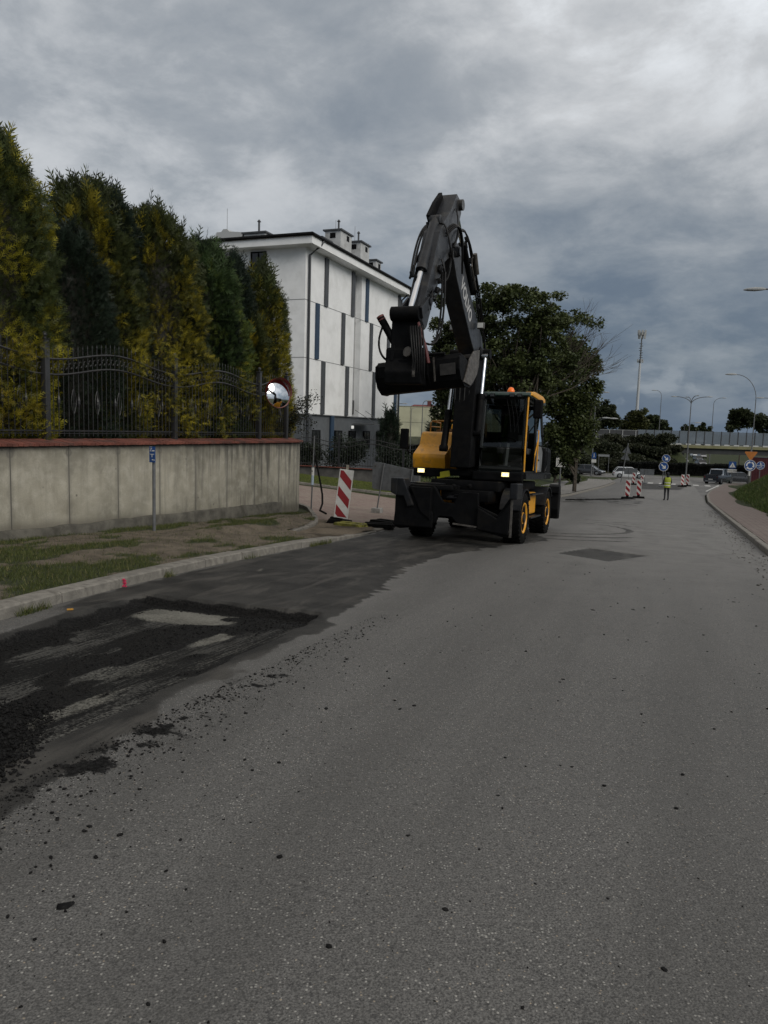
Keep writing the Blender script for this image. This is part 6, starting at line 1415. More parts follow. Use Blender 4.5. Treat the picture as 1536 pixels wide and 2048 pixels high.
# blue arrow discs
def disc_sign(parent, r, z, x=0.0, y=-.03): 
    o = plate('disc', shiftp(disc(r), x, z), y - .012, y, SBLUE, parent); b = MB()
    b.lathe([(r * .93, -.002), (r, -.002), (r, .004), (r * .93, .004), (r * .93, -.002)], Matrix.Translation((x, y - .013, z)) @ Matrix.Rotation(math.pi / 2, 4, 'X'), 32, False); b.build('white_rim', WHITE, o); return o
def arrow(parent, x, z, k, y, ang):
    pts = [(-.07, .38), (.07, .38), (.07, -.10), (.20, .02), (.26, -.10), (0, -.38), (-.26, -.10), (-.20, .02), (-.07, -.10)]
    ca, sa = math.cos(ang), math.sin(ang); plate('arrow', [(x + k * (p[0] * ca - p[1] * sa), z + k * (p[0] * sa + p[1] * ca)) for p in pts], y - .006, y, WHITE, parent)
for lab, s, t, z, r in (('upper blue disc sign with white diagonal arrow, on its own thin pole', 83, -.95, 2.75, .41), ('lower blue disc sign with white diagonal arrow beside the person in the vest', 76, -1.05, 1.95, .43)):
    o = sgn('arrow_sign', lab, 'road sign', s, t, .0, R(8), 'blue arrow signs behind the person in the vest'); b = MB(); b.cyl((0, 0, 0), (0, 0, z + r), .035, n=10); b.prism(rect(.6, .14, (0, .07)), -.2, .2, 'y', .01); b.build('pole', GALVD, o, 40)
    d = disc_sign(o, r, z); arrow(d, 0, z, r * 1.75, -.045, R(45))
# yield triangle over roundabout disc
ps = STof(at(1497, 966, 62)); rs = sgn('roundabout_sign', 'blue roundabout disc with three white arrows under an orange inverted triangle', 'road sign', ps[0], ps[1], .2, R(14))
zc = at(1500, 931, 62).z - (g(ps[0]) + .2)
b = MB(); b.cyl((0, .05, -.3), (0, .05, zc + 1.35), .055, n=12); b.build('pole', GALVD, rs, 40); b = MB(); b.cyl((0, .05, zc - .85), (0, .05, zc - .45), .085, n=12); b.build('pole_sleeve', WHITE, rs)
b = MB(); b.cyl((0, .05, -.3), (0, .05, zc - .86), .09, n=12); b.build('pole_foot', mat('dark_stone_pole', (.07, .072, .07), .8), rs)
d = disc_sign(rs, .46, zc)
for k in range(3):
    a0_ = R(90 + 120 * k); aa = np.linspace(a0_ + .30, a0_ + 1.75, 12); outer = [(.33 * math.cos(a), zc + .33 * math.sin(a)) for a in aa]; inner = [(.22 * math.cos(a), zc + .22 * math.sin(a)) for a in aa][::-1]; plate('arc', outer + inner, -.052, -.045, WHITE, d)
    a1_ = a0_ + .28; tip = (.275 * math.cos(a1_ - .35), zc + .275 * math.sin(a1_ - .35)); plate('arrow_head', [(.40 * math.cos(a1_), zc + .40 * math.sin(a1_)), (.15 * math.cos(a1_), zc + .15 * math.sin(a1_)), tip], -.052, -.045, WHITE, d)
tri = [(-.50, .98), (.50, .98), (.03, .48), (-.03, .48)]
to = plate('triangle', shiftp([(-.46, 1.02), (.46, 1.02), (.50, .95), (.04, .32), (-.04, .32), (-.50, .95)], 0, zc + .12), -.03, -.012, mat('faded_orange_sign', (.36, .12, .012), .6, 0, .12, 4), rs, .003)
plate('sign_strap', rect(.12, .10, (0, zc - .30)), -.02, .02, GALV, rs)
# pedestrian crossing sign
pc = STof(at(1462, 968, 86)); cs_ = sgn('crossing_sign', 'blue square pedestrian crossing sign on a pole in front of the dark pickup truck', 'road sign', pc[0], pc[1], .1, R(10))
zc2 = at(1462, 930, 86).z - (g(pc[0]) + .1)
b = MB(); b.cyl((0, .05, 0), (0, .05, zc2 + .4), .045, n=10); b.build('pole', GALVD, cs_, 40)
q = plate('sign_plate', rect(.78, .78, (0, zc2)), -.02, 0, SBLUE, cs_); plate('white_triangle', [(-.33, zc2 - .27), (.33, zc2 - .27), (0, zc2 + .30)], -.028, -.021, WHITE, q)
b = MB(); b.cyl((0, -.034, zc2 + .08), (0, -.034, zc2 + .10), .04, n=8); b.prism([(-.03, zc2 + .05), (.03, zc2 + .05), (.02, zc2 - .08), (.09, zc2 - .24), (.05, zc2 - .24), (0, zc2 - .10), (-.06, zc2 - .24), (-.10, zc2 - .24), (-.02, zc2 - .06)], -.034, -.029, 'y'); b.build('walking_figure', DKM, q)
plate('lower_plate', rect(1.0, .16, (0, zc2 - .56)), -.02, 0, WHITE, cs_); plate('lower_plate', rect(1.0, .14, (0, zc2 - .78)), -.02, 0, WHITE, cs_)
# cycle-and-foot path disc on its pole beside the red container
pd = STof(at(1517, 975, 74)); fs = sgn('path_sign', 'blue disc with pedestrian and bicycle symbols in front of the dark red panel', 'road sign', pd[0], pd[1], .8, R(14))
zc3 = at(1517, 931, 74).z - (g(pd[0]) + .8)
b = MB(); b.cyl((0, .05, -1), (0, .05, zc3 + .3), .04, n=10); b.build('pole', GALVD, fs, 40); d = disc_sign(fs, .40, zc3)
b = MB(); b.box((0, -.05, zc3), (.7, .006, .035)); cycle(b, 0, zc3 - .18, .42, -.05); b.cyl((-.02, -.054, zc3 + .27), (-.02, -.048, zc3 + .27), .04, n=8); b.box((-.02, -.05, zc3 + .14), (.07, .006, .18)); b.cyl((.1, -.054, zc3 + .2), (.1, -.048, zc3 + .2), .03, n=8); b.box((.1, -.05, zc3 + .10), (.05, .006, .12)); b.build('symbols', WHITE, d)
# warning triangle backs, leaning pole left of the white car
tb_ = STof(at(1242, 958, 78)); o = sgn('warning_signs', 'two grey triangle signs seen from behind on a leaning pole above the white car', 'road sign', tb_[0], tb_[1], .1, 0, None, (0, R(7)))
b = MB(); b.cyl((0, 0, 0), (0, 0, 4.1), .045, n=10); b.build('pole', GALVD, o, 40)
for z in (2.7, 3.4): plate('triangle_back', [(-.45, z - .35), (.45, z - .35), (.03, z + .42), (-.03, z + .42)], .05, .07, SBACK, o, .003)
# small blue walking sign over a white plate, low name board beyond
ws = STof(at(1186, 950, 95)); o = sgn('footpath_sign', 'small blue sign over a white plate on a lamp pole near the dark car', 'road sign', ws[0], ws[1], .3, 0)
zz_ = at(1186, 911, 95).z - (g(ws[0]) + .3)
b = MB(); b.cyl((0, 0, 0), (0, 0, zz_ + .3), .04, n=8); b.build('pole', GALVD, o); q = plate('arched_sign', [(-.27, zz_ - .38), (.27, zz_ - .38), (.27, zz_ + .1), (.18, zz_ + .38), (-.18, zz_ + .38), (-.27, zz_ + .1)], -.04, -.02, SBLUE, o)
b = MB(); b.cyl((0, -.05, zz_ + .2), (0, -.042, zz_ + .2), .06, n=8); b.prism([(-.05, zz_ + .12), (.05, zz_ + .12), (.03, zz_ - .05), (.12, zz_ - .28), (0, zz_ - .12), (-.13, zz_ - .28), (-.03, zz_ - .02)], -.048, -.042, 'y'); b.build('walking_figure', WHITE, q)
plate('lower_plate', rect(.58, .40, (0, zz_ - .68)), -.04, -.02, WHITE, o)
nb2 = STof(at(1207, 925, 105)); o = sgn('direction_board', 'long low grey direction board on two posts below the embankment', 'road sign', nb2[0], nb2[1], .3, 0)
zz_ = at(1207, 911, 105).z - (g(nb2[0]) + .3); plate('board', rect(1.5, .30, (0, zz_)), -.03, 0, mat('grey_board', (.22, .23, .24), .5), o)
b = MB()
for x in (-.68, .68): b.cyl((x, .03, 0), (x, .03, zz_ + .1), .035, n=6)
b.build('board_post', GALVD, o)

# ================================================================= LAMP POSTS
def lamp(label, base, H, arms, r=.09, group='street lamps along the roads', pole2=None):
    o = thing('street_lamp', label, 'street lamp', base, ROADROT, group); b = MB(); b.tube([(0, 0, -.5), (0, 0, H * .5), (0, 0, H)], [r, r * .75, r * .5], 10); b.build('pole', GALVD, o, 50)
    for (dx, dy, z0, rise, hs) in arms:
        b = MB(); L = math.hypot(dx, dy); pts = [(dx * (1 - math.cos(a)), dy * (1 - math.cos(a)), z0 + rise * math.sin(a)) for a in np.linspace(0, math.pi / 2, 10)]; b.tube(pts, r * .42, 7)
        ao = b.build('arm', GALVD, o, 60); u = Vector((dx, dy, 0)).normalized(); tip = Vector(pts[-1]); w_ = Vector((-u.y, u.x, 0))
        b = MB(); fr = []
        for q, wd, hh in ((-.05, .05, .05), (.10, .10, .08), (.35, .15, .10), (.62, .13, .07), (.78, .04, .03)):
            fr.append((tip + u * q * hs, w_ * wd * hs, Vector((0, 0, 1)) * hh * hs))
        b.sweep([(math.cos(a), max(-.55, math.sin(a))) for a in np.linspace(0, 2 * math.pi, 13)[:-1]], fr); b.build('lamp_head', LAMPG, ao, 60)
    return o
def base_at(u, v, Y, zg=None):
    p = at(u, v, Y); s, t = STof(p); return Vector((p.x, p.y, g(s) if zg is None else zg))
def hz_(u, v, Y): return at(u, v, Y).z
B_ = base_at(1503, 905, 88); lamp('tall curved street lamp right of the bridge opening, its arm reaching left', B_, hz_(1518, 800, 88) - B_.z, [(-2.3, 0, hz_(1518, 800, 88) - B_.z, 2.9, 1.5)])
B_ = base_at(1560, 900, 36); lamp('near street lamp whose head alone enters the picture at the right edge', B_, hz_(1570, 600, 36) - B_.z, [(-1.25, 0, hz_(1570, 600, 36) - B_.z, .55, 1.15)])
B_ = base_at(1552, 900, 95); lamp('street lamp outside the right edge, its low head just visible', B_, hz_(1552, 805, 95) - B_.z, [(-1.9, 0, hz_(1552, 805, 95) - B_.z, .55, 1.1)])
B_ = base_at(1375, 905, 112); H_ = hz_(1385, 806, 112) - B_.z; lamp('four-armed street lamp in the middle of the roundabout', B_, H_, [(-2.1, 0, H_ - .2, 1.1, 1.0), (2.1, 0, H_ - .2, 1.1, 1.0), (-.5, .9, H_ - .1, 1.0, .9), (.6, -.9, H_ - .1, 1.1, .9)], .12)
B_ = base_at(1315, 905, 165, -3.5); H_ = hz_(1322, 792, 165) - B_.z; lamp('single-armed street lamp beyond the bridge, between the two far trees', B_, H_, [(-1.2, 0, H_, 1.2, 1.2)], .11)
B_ = base_at(1420, 905, 165, -3.5); H_ = hz_(1428, 808, 165) - B_.z; lamp('street lamp beyond the bridge with its arm bent to the right', B_, H_, [(1.5, 0, H_, 1.3, 1.2)], .11)
B_ = base_at(1365, 905, 140, -3.9); H_ = hz_(1371, 855, 140) - B_.z; lamp('low street lamp under the four-armed one, arm to the right', B_, H_, [(1.8, 0, H_, .9, 1.3)], .08)
B_ = base_at(1185, 905, 98); H_ = hz_(1197, 792, 98) - B_.z; lamp('double-headed street lamp beside the maple, left of the embankment', B_, H_, [(.9, 0, H_ , .45, 1.0), (1.0, 0, H_ - 4.0, 1.2, 1.3), (1.9, .3, H_ - 4.0, 1.15, 1.3)], .10)
B_ = base_at(795, 905, 75, -2.5); H_ = hz_(799, 808, 75) - B_.z; lamp('straight street lamp beside the right corner of the white building', B_, H_, [(.35, 0, H_, .04, .7)], .07)
B_ = base_at(842, 905, 62, -2.2); H_ = hz_(848, 812, 62) - B_.z; lamp('curved street lamp between the bucket and the pale hall', B_, H_, [(.28, 0, H_, .42, .8)], .06)
B_ = base_at(820, 905, 90, -2.5); H_ = hz_(826, 818, 90) - B_.z; lamp('thin bare pole in front of the pale hall', B_, H_, [(.25, 0, H_, .03, .4)], .05)
# telecom mast
B_ = base_at(1272, 850, 400, -3); H_ = hz_(1286, 662, 400) - B_.z
o = thing('telecom_mast', 'very tall slim telecom mast with antenna clusters on top, far behind the trees', 'mast', B_)
HAZEG = mat('distant_pale_steel', (.42, .44, .46), .7); b = MB(); b.tube([(0, 0, 0), (0, 0, H_ * .72)], [1.0, .55], 10); b.build('pole', HAZEG, o, 50)
b = MB(); b.tube([(0, 0, H_ * .72), (0, 0, H_)], [.35, .3], 8); 
for k in range(9): b.box((rnd.uniform(-.4, .4), rnd.uniform(-.4, .4), H_ * (.73 + .02 * k)), (1.3, 1.3, .25))
b.build('lattice_top', mat('distant_grey_steel', (.10, .105, .11), .7), o)
ANT = mat('antenna_grey', (.30, .31, .31), .6)
for z, rr_, n_ in ((.985, 1.9, 7), (.955, 1.7, 6), (.74, 1.3, 4)):
    for k in range(n_):
        a = 6.283 * k / n_; b = MB(); b.box((rr_ * math.cos(a), rr_ * math.sin(a), H_ * z), (.55, .55, 2.6 if z > .8 else 1.8)); b.cyl((0, 0, H_ * z), (rr_ * math.cos(a), rr_ * math.sin(a), H_ * z), .08, n=6); b.build('antenna', ANT, o)

# ================================================================= BRIDGE AND BEYOND
BY = 135.0
br = thing('road_overpass', 'low road overpass with a yellowish edge beam, dark girder and glassy noise screens', 'bridge', (60, BY, 0))
DKG = mat('dark_girder', (.030, .032, .034), .8, 0, .2, 1)
YB = mat('yellowish_edge_beam', (.17, .165, .085), .8, 0, .15, 1, dirt=(.15, .15, .09), dscale=.6)
b = MB(); b.box((11, 5, -.62), (62, 9.5, .8)); b.box((11, .35, -.75), (62, .4, .95)); b.build('girder', DKG, br)
b = MB(); b.box((11, -.1, .02), (62, .5, .5)); b.build('edge_beam', YB, br)
b = MB(); b.box((11, 5, .1), (62, 10.4, .3)); b.build('deck', CONC, br)
for x in (-8.1, -6.6, 22): 
    b = MB(); b.box((x, 1.2, -2.9), (.8, .8, 4.2)); b.box((x, 8, -2.9), (.8, .8, 4.2)); b.build('pier', CONC, br)
b = MB()
for k in range(5): b.box((-10.2, -.3, -1.25 - .36 * k), (4.0, .5, .33))
b.build('abutment', mat('abutment_blocks', (.13, .128, .12), .9, 0, .25, 2), br)
b = MB()
for k in range(30): b.box((-14.6 + k * 1.72, -.28, .42), (.95, .05, .22))
b.build('guard_rail', mat('rail_pale', (.42, .43, .43), .6), br)
SCRG = bpy.data.materials.new('noise_screen_glass'); SCRG.use_nodes = True; w = NT(SCRG.node_tree); w.n.clear()
tr = w.node('ShaderNodeBsdfTransparent', ins={'Color': (.62, .68, .74, 1)}); df = w.node('ShaderNodeBsdfDiffuse', ins={'Color': (.20, .23, .26, 1)}); gl = w.node('ShaderNodeBsdfGlossy', ins={'Roughness': .15, 'Color': (.6, .65, .7, 1)})
m1 = w.node('ShaderNodeMixShader', ins={0: .55, 1: tr.outputs[0], 2: df.outputs[0]}); m2 = w.node('ShaderNodeMixShader', ins={0: .10, 1: m1.outputs[0], 2: gl.outputs[0]}); w.l.new(m2.outputs[0], w.node('ShaderNodeOutputMaterial').inputs[0])
for k in range(27):
    x = -15.1 + k * 1.5; b = MB(); b.box((x, 0, 1.55), (.12, .14, 2.55)); b.build('screen_post', DKM, br)
b = MB(); b.box((5.2, 0, 1.62), (40.6, .03, 2.3)); b.build('glass_screen', SCRG, br)
b = MB(); b.box((5.2, 9.6, 1.4), (40.6, .05, 1.9)); b.build('rear_screen', SCRG, br)
# dark opaque screens on the embankment, left of the glass ones
ns = thing('noise_barrier', 'dark opaque noise barrier panels with pale posts on the embankment left of the overpass', 'barrier', (40, BY, .3))
b = MB(); b.box((-3.5, 0, 1.15), (17, .10, 2.25)); b.build('dark_panel', mat('dark_noise_panel', (.045, .048, .052), .9, 0, .15, .8), ns)
b = MB(); b.box((-3.5, -.03, 1.35), (17, .12, .05)); b.box((-3.5, -.03, 2.3), (17, .12, .07)); b.box((-3.5, -.05, .02), (17, .14, .16)); b.build('panel_rail', mat('pale_rail', (.24, .25, .25), .7), ns)
b = MB()
for k in range(6): b.box((-7.1 + k * 2.35 - 1.5 + 1.4, -.05, 1.15), (.13, .16, 2.4))
b.build('barrier_post', mat('pale_post', (.30, .31, .31), .7), ns)
# road beyond the opening and its queue of cars
struct(gridmesh('far_road', np.arange(150, 420, 6.0), np.linspace(0, 1, 6), lambda s, t: s * 0, ASPH, {'mask': lambda s, t: np.stack([s * 0 + .1, s * 0 + .15, s * 0, s * 0 + .5], -1)}))
fr_o = bpy.data.objects['far_road']; me = fr_o.data
def terr_xy(x, y): return float(terr(np.array(SV.x * x + SV.y * y), np.array(TV.x * x + TV.y * y)))
for v in me.vertices:
    s, t = STof(v.co); k = (s - 150) / 270; y = 146 + 250 * k; xc = 63.0 - 2 * k + 24 * k; x = xc + (t - .5) * (13 + 0 * k); v.co = (x, y, terr_xy(x, y) + .12)
me.update()

# --- vehicles
def loft(b, secs):                                   # sections: list of (x, [(y,z)...]) rings with equal counts
    rings = [[b.bm.verts.new((x, p[0], p[1])) for p in ring] for x, ring in secs]; n = len(rings[0])
    for a, c in zip(rings, rings[1:]):
        for k in range(n): b.bm.faces.new((a[k], a[(k + 1) % n], c[(k + 1) % n], c[k]))
    b.bm.faces.new(rings[0][::-1]); b.bm.faces.new(rings[-1])
def carpaint(name, col): return mat(name, col, .28, .1, .03, 3, coat=.6)
def make_car(label, paint, loc, heading, kind='hatch', group=None, L=4.2, detail=True):
    """local x forward"""
    o = thing('car', label, 'car', loc, heading, group); Wd = .88; H = {'hatch': 1.46, 'sedan': 1.42, 'pickup': 1.80, 'van': 1.9}[kind]; h = L / 2
    wr = .40 if kind == 'pickup' else .32; zl = .30 if kind == 'pickup' else .20; zs = 1.10 if kind == 'pickup' else .90
    b = MB()
    def ring(w_, z0, z1_): return [(-w_ * .94, z0), (-w_, z0 + .15), (-w_, z1_ - .18), (-w_ * .93, z1_), (0, z1_ + .02), (w_ * .93, z1_), (w_, z1_ - .18), (w_, z0 + .15), (w_ * .94, z0)]
    if kind == 'pickup': hood = [(-h, .86, zl + .1, zs), (-h + .1, .90, zl, zs), (0, .92, zl, zs), (h - 1.5, .92, zl, zs), (h - .9, .90, zl, zs + .0), (h - .2, .86, zl, zs - .10), (h, .76, zl + .12, zs - .3)]
    else: hood = [(-h, .74, zl + .14, zs - .12), (-h + .12, .84, zl, zs), (-h * .5, .88, zl, zs), (h * .35, .88, zl, zs - .02), (h * .62, .86, zl, zs - .10), (h - .18, .80, zl, zs - .26), (h, .66, zl + .12, zs - .40)]
    loft(b, [(x, ring(w_, a, c)) for x, w_, a, c in hood]); b.build('body', paint, o, 45)
    # cabin
    if kind == 'pickup': cab = [(-.75, 0), (-.62, 1), (.75, 1), (1.35, 0)]
    elif kind == 'sedan': cab = [(-h + .55, 0), (-h + 1.15, 1), (.45, 1), (1.25, 0)]
    elif kind == 'van': cab = [(-h + .1, 0), (-h + .18, 1), (h - 1.2, 1), (h - .5, 0)]
    else: cab = [(-h + .12, 0), (-h + .55, 1), (.35, 1), (1.25, 0)]
    xs = [c[0] for c in cab]; zt = H
    def cabin(b, e, z0, z1_, wi=0.0):
        A = [(xs[0] + e, -.82 + wi, z0), (xs[3] - e, -.82 + wi, z0), (xs[2] - e * .6, -.66 + wi, z1_), (xs[1] + e * .6, -.66 + wi, z1_)]
        B = [(p[0], -p[1], p[2]) for p in A]; va = [b.bm.verts.new(p) for p in A]; vb = [b.bm.verts.new(p) for p in B]; b.bm.faces.new(va); b.bm.faces.new(vb[::-1])
        for k in range(4): b.bm.faces.new((va[k], vb[k], vb[(k + 1) % 4], va[(k + 1) % 4]))
    b = MB(); cabin(b, .0, zs - .06, zt - .05); b.build('windows', GLASSD, o)
    b = MB(); b.box(((xs[1] + xs[2]) / 2, 0, zt - .045), (xs[2] - xs[1] + .12, 1.36, .07), bev=.03)
    for sg in (-1, 1):
        for (xa, xb) in ((xs[0], xs[1]), (xs[3], xs[2]), ((xs[0] + xs[3]) / 2 - .05, (xs[1] + xs[2]) / 2)): b.tube([(xa, sg * .83, zs - .04), (xb, sg * .68, zt - .04)], .035, 5)
    b.build('roof', paint, o, 45)
    for sx in (1, -1):
        for sy in (-1, 1):
            x = sx * h * .62; b = MB(); b.cyl((x, sy * .70, wr), (x, sy * .90, wr), wr, n=22); q = b.build('wheel', RUB, o, 40); b = MB(); b.lathe([(0, .008), (wr * .2, .012), (wr * .6, .0), (wr * .64, -.01)], Matrix.Translation((x, sy * .905, wr)) @ Matrix.Rotation(-sy * math.pi / 2, 4, 'X'), 16); b.build('hubcap', GALV, q)
    for sy in (-1, 1):
        b = MB(); b.box((h - .12, sy * .62, zs - .34), (.22, .26, .14), bev=.03); b.build('headlight', mat('headlamp_glass', (.55, .57, .6), .15), o)
        b = MB(); b.box((-h + .05, sy * .72, zs - .22), (.10, .16, .22), bev=.02); b.build('tail_light', mat('tail_red', (.22, .01, .01), .3), o)
        b = MB(); b.box((.75, sy * .96, zs + .04), (.12, .14, .12), bev=.03); b.build('wing_mirror', paint, o)
    b = MB(); b.box((h - .02, 0, .42), (.10, 1.1, .16), bev=.02); b.box((-h + .0, 0, .40), (.10, 1.3, .16), bev=.02); b.build('bumper', BLACKM if kind != 'pickup' else GALV, o)
    b = MB(); b.box((-h - .06, 0, .62), (.02, .50, .11)); b.build('number_plate', WHITE, o)
    if kind == 'pickup':
        b = MB(); b.box((-h + .75, 0, zs + .01), (1.25, 1.5, .06)); b.build('bed_floor', BLACKM, o)
        b = MB(); b.tube([(-.9, -.78, zs), (-.8, -.70, zt - .08), (-.8, .70, zt - .08), (-.9, .78, zs)], .045, 8); b.tube([(-.80, -.76, zs + .02), (-1.5, -.80, zs + .04)], .04, 6); b.tube([(-.80, .76, zs + .02), (-1.5, .80, zs + .04)], .04, 6); b.build('roll_bar', CHROME, o)
    return o
hr = math.atan2(TV.y, TV.x)                          # heading along the ring road, to the right
WCAR = carpaint('white_car_paint', (.62, .64, .66)); DCAR = carpaint('dark_blue_car_paint', (.020, .026, .038)); GCAR = carpaint('dark_grey_car_paint', (.03, .032, .036)); SCAR = carpaint('silver_car_paint', (.30, .31, .32))
p = base_at(1257, 952, 100); make_car('white hatchback passing on the ring road behind the striped boards', WCAR, p, hr + R(10), 'hatch', L=4.0)
p = base_at(1178, 946, 108); make_car('dark hatchback with bright windscreen, left of the white one', GCAR, p, hr - R(12), 'hatch', L=4.3)
p = base_at(1437, 963, 90); make_car('dark pickup truck with chrome roll bar entering the roundabout', DCAR, p, math.atan2(SV.y, SV.x) - R(22), 'pickup', L=5.2)
p = base_at(1476, 962, 97); make_car('dark car partly hidden behind the pickup truck', GCAR, p, hr + R(8), 'sedan', L=4.5)
qg = 'cars queuing on the road beyond the overpass'
qs = [(1402, 923, 168, DCAR, 'sedan', 'dark car at the head of the queue beyond the overpass'), (1396, 916, 195, GCAR, 'hatch', 'second dark car of the queue beyond the overpass'), (1404, 912, 215, SCAR, 'hatch', 'silver car right of the queue beyond the overpass'), (1389, 909, 222, WCAR, 'hatch', 'white car in the middle of the queue beyond the overpass'), (1380, 904, 250, WCAR, 'van', 'pale van near the top of the queue beyond the overpass'), (1360, 902, 240, SCAR, 'van', 'pale van in the left lane beyond the overpass'), (1366, 925, 170, WCAR, 'hatch', 'white car in the left lane beyond the overpass')]
for u, v, Y, pt, kd, lb in qs:
    p = at(u, v, Y); p.z = terr_xy(p.x, p.y) + .13; make_car(lb, pt, p, -math.pi / 2 + R(-8), kd, qg)
# vehicles on the overpass, seen through the screens
p = Vector((at(1310, 870, 140).x, 140.5, .26)); make_car('pale car crossing the overpass behind the glass screens', WCAR, p, math.pi, 'hatch')
p = Vector((at(1392, 870, 140).x, 140.5, .26)); make_car('silver car crossing the overpass near the four-armed lamp', SCAR, p, math.pi, 'sedan')
# dark red panel / container behind the right bank
rc_ = thing('red_container', 'dark red panelled container at the right edge behind the grass bank', 'container', at(1520, 960, 84), ROADROT)
rc_.location.z = at(1520, 960, 84).z - .6
b = MB(); b.box((0.6, 1, 1.5), (3.2, 2.0, 3.3), bev=.03)
for k in range(14): b.box((-.9 + k * .23, -.02, 1.5), (.08, .05, 3.1))
b.build('container_body', mat('dark_red_paint', (.075, .012, .016), .6, 0, .2, 2), rc_); b = MB(); b.box((.6, -.04, 3.14), (3.25, .10, .09)); b.box((2.18, -.04, 1.5), (.09, .10, 3.2)); b.box((-.98, -.04, 1.5), (.09, .10, 3.2)); b.build('frame_rail', GALVD, rc_)

# ================================================================= TREES
def broadleaf(name, label, loc, seed, H, crown, lobes, nleaf, size, c1, c2, group=None, bare=None, trunk_r=.22, lobe_r=1.15):
    o = thing(name, label, 'tree', loc, 0, group); r_ = np.random.default_rng(seed); b = MB()
    b.tube([(0, 0, -.3), (.05, 0, H * .18), (.0, .05, H * .42), (.15, 0, H * .7)], [trunk_r, trunk_r * .8, trunk_r * .6, trunk_r * .25], 9); pts = []
    cs = []
    for k in range(lobes):
        v = r_.normal(0, 1, 3); v /= np.linalg.norm(v); rad = r_.uniform(.45, 1.0) ** .5
        c = np.array(crown[0]) + v * np.array(crown[1]) * rad; cs.append(c)
        st_ = np.array([0, 0, H * r_.uniform(.22, .45)]); m_ = (st_ + c) / 2 + r_.normal(0, .25, 3) - np.array([0, 0, .3]); b.tube([tuple(st_), tuple(m_), tuple(c)], [trunk_r * .3, trunk_r * .18, .015], 5)
        nn = int(nleaf / lobes * r_.uniform(.6, 1.4)); lr = lobe_r * r_.uniform(.6, 1.25)
        w_ = r_.normal(0, 1, (nn, 3)); w_ /= np.linalg.norm(w_, axis=1)[:, None]
        # several sub clumps per lobe
        sub = c + r_.normal(0, lr * .55, (7, 3)) * np.array([1, 1, .7]); idx = r_.integers(0, 7, nn)
        pts.append(sub[idx] + w_ * lr * .50 * r_.random((nn, 1)) ** .5 * np.array([1, 1, .65]))
    if bare:
        for (p0_, p1_, n_) in bare:
            p0_, p1_ = np.array(p0_), np.array(p1_); b.tube([tuple(p0_), tuple((p0_ + p1_) / 2 + [0, 0, -.2]), tuple(p1_)], [.05, .035, .012], 5)
            for j in range(n_):
                q = p0_ + (p1_ - p0_) * r_.uniform(.35, 1.0); d = (p1_ - p0_); d = d / np.linalg.norm(d) + r_.normal(0, .35, 3) + [0, 0, .35]; L = r_.uniform(.6, 1.4); e1 = q + d * L * .5; e2 = e1 + (d + r_.normal(0, .2, 3)) * L * .5
                b.tube([tuple(q), tuple(e1), tuple(e2)], [.016, .010, .005], 4)
                for jj in range(3): f = e1 + (e2 - e1) * r_.random(); b.tube([tuple(f), tuple(f + (d + r_.normal(0, .5, 3)) * .45)], [.010, .005], 3)
    b.build('trunk', BARK, o, 60)
    pts = np.concatenate(pts); leafmesh('crown', pts, size, c1, c2, o, seed, None, .5); return o
mp_ = base_at(1020, 960, 45); zc_ = lambda v: at(1030, v, 45).z - mp_.z
bare = [((1.5, 0, 6.6), (4.1, -.4, 9.3), 20), ((1.6, 0, 6.2), (4.7, 0, 8.4), 20), ((1.5, 0, 7.0), (3.5, .4, 9.9), 16), ((1.7, 0, 5.8), (4.9, -.3, 7.4), 12)]
broadleaf('maple_tree', 'large maple with dark green crown and some bare branches, right behind the excavator boom', mp_, 41, 12.3, ((.15, 0, 8.6), (2.9, 2.7, 4.0)), 66, 60000, .165, (.026, .040, .016), (.105, .13, .045), None, bare, .28, 1.1)
def lobes_at(lst, name, label, Y, seed, nleaf, size, c1, c2, lobe_r):
    base = base_at(lst[0][0], 960, Y); o = thing(name, label, 'tree', base, 0); r_ = np.random.default_rng(seed); pts = []; b = MB()
    for (u, v, rpx) in lst:
        c = at(u, v, Y) - base; c = np.array(c); R_ = rpx * Y / F; nn = int(nleaf * rpx ** 2 / sum(q[2] ** 2 for q in lst)); w_ = r_.normal(0, 1, (nn, 3)); w_ /= np.linalg.norm(w_, axis=1)[:, None]
        k = max(9, int(rpx * .8)); sub = r_.normal(0, 1, (k, 3)); sub /= np.linalg.norm(sub, axis=1)[:, None]; sub = c + sub * R_ * r_.random((k, 1)) ** .35 * .85; idx = r_.integers(0, k, nn); pts.append(sub[idx] + w_ * (.30 * R_ + .18) * r_.random((nn, 1)) ** .5)
        b.tube([(0, 0, -.2), (0, 0, min(2.2, c[2] * .4)), tuple(c * .6), tuple(c)], [.16, .12, .07, .02], 5)
    b.build('trunk', BARK, o, 60); leafmesh('crown', np.concatenate(pts), size, c1, c2, o, seed, None, .5); return o
lobes_at([(1150, 715, 40), (1175, 745, 28), (1120, 760, 45), (1165, 800, 34), (1190, 725, 18), (1160, 860, 38), (1130, 830, 40), (1192, 775, 16), (1110, 870, 30), (1145, 690, 20), (1100, 800, 35), (1135, 900, 32)], 'maple_tree', 'second spreading maple whose side branches reach toward the lamp posts', 52, 42, 30000, .19, (.022, .034, .014), (.095, .11, .036), 1.0)
lobes_at([(893, 690, 26), (900, 660, 20), (885, 720, 24), (905, 740, 30), (890, 820, 28), (905, 870, 30), (900, 780, 30), (885, 850, 20), (872, 650, 12), (880, 600, 12)], 'maple_tree', 'leafy tree showing between the boom and the bucket', 48, 43, 20000, .17, (.022, .034, .014), (.085, .105, .035), 1.0)
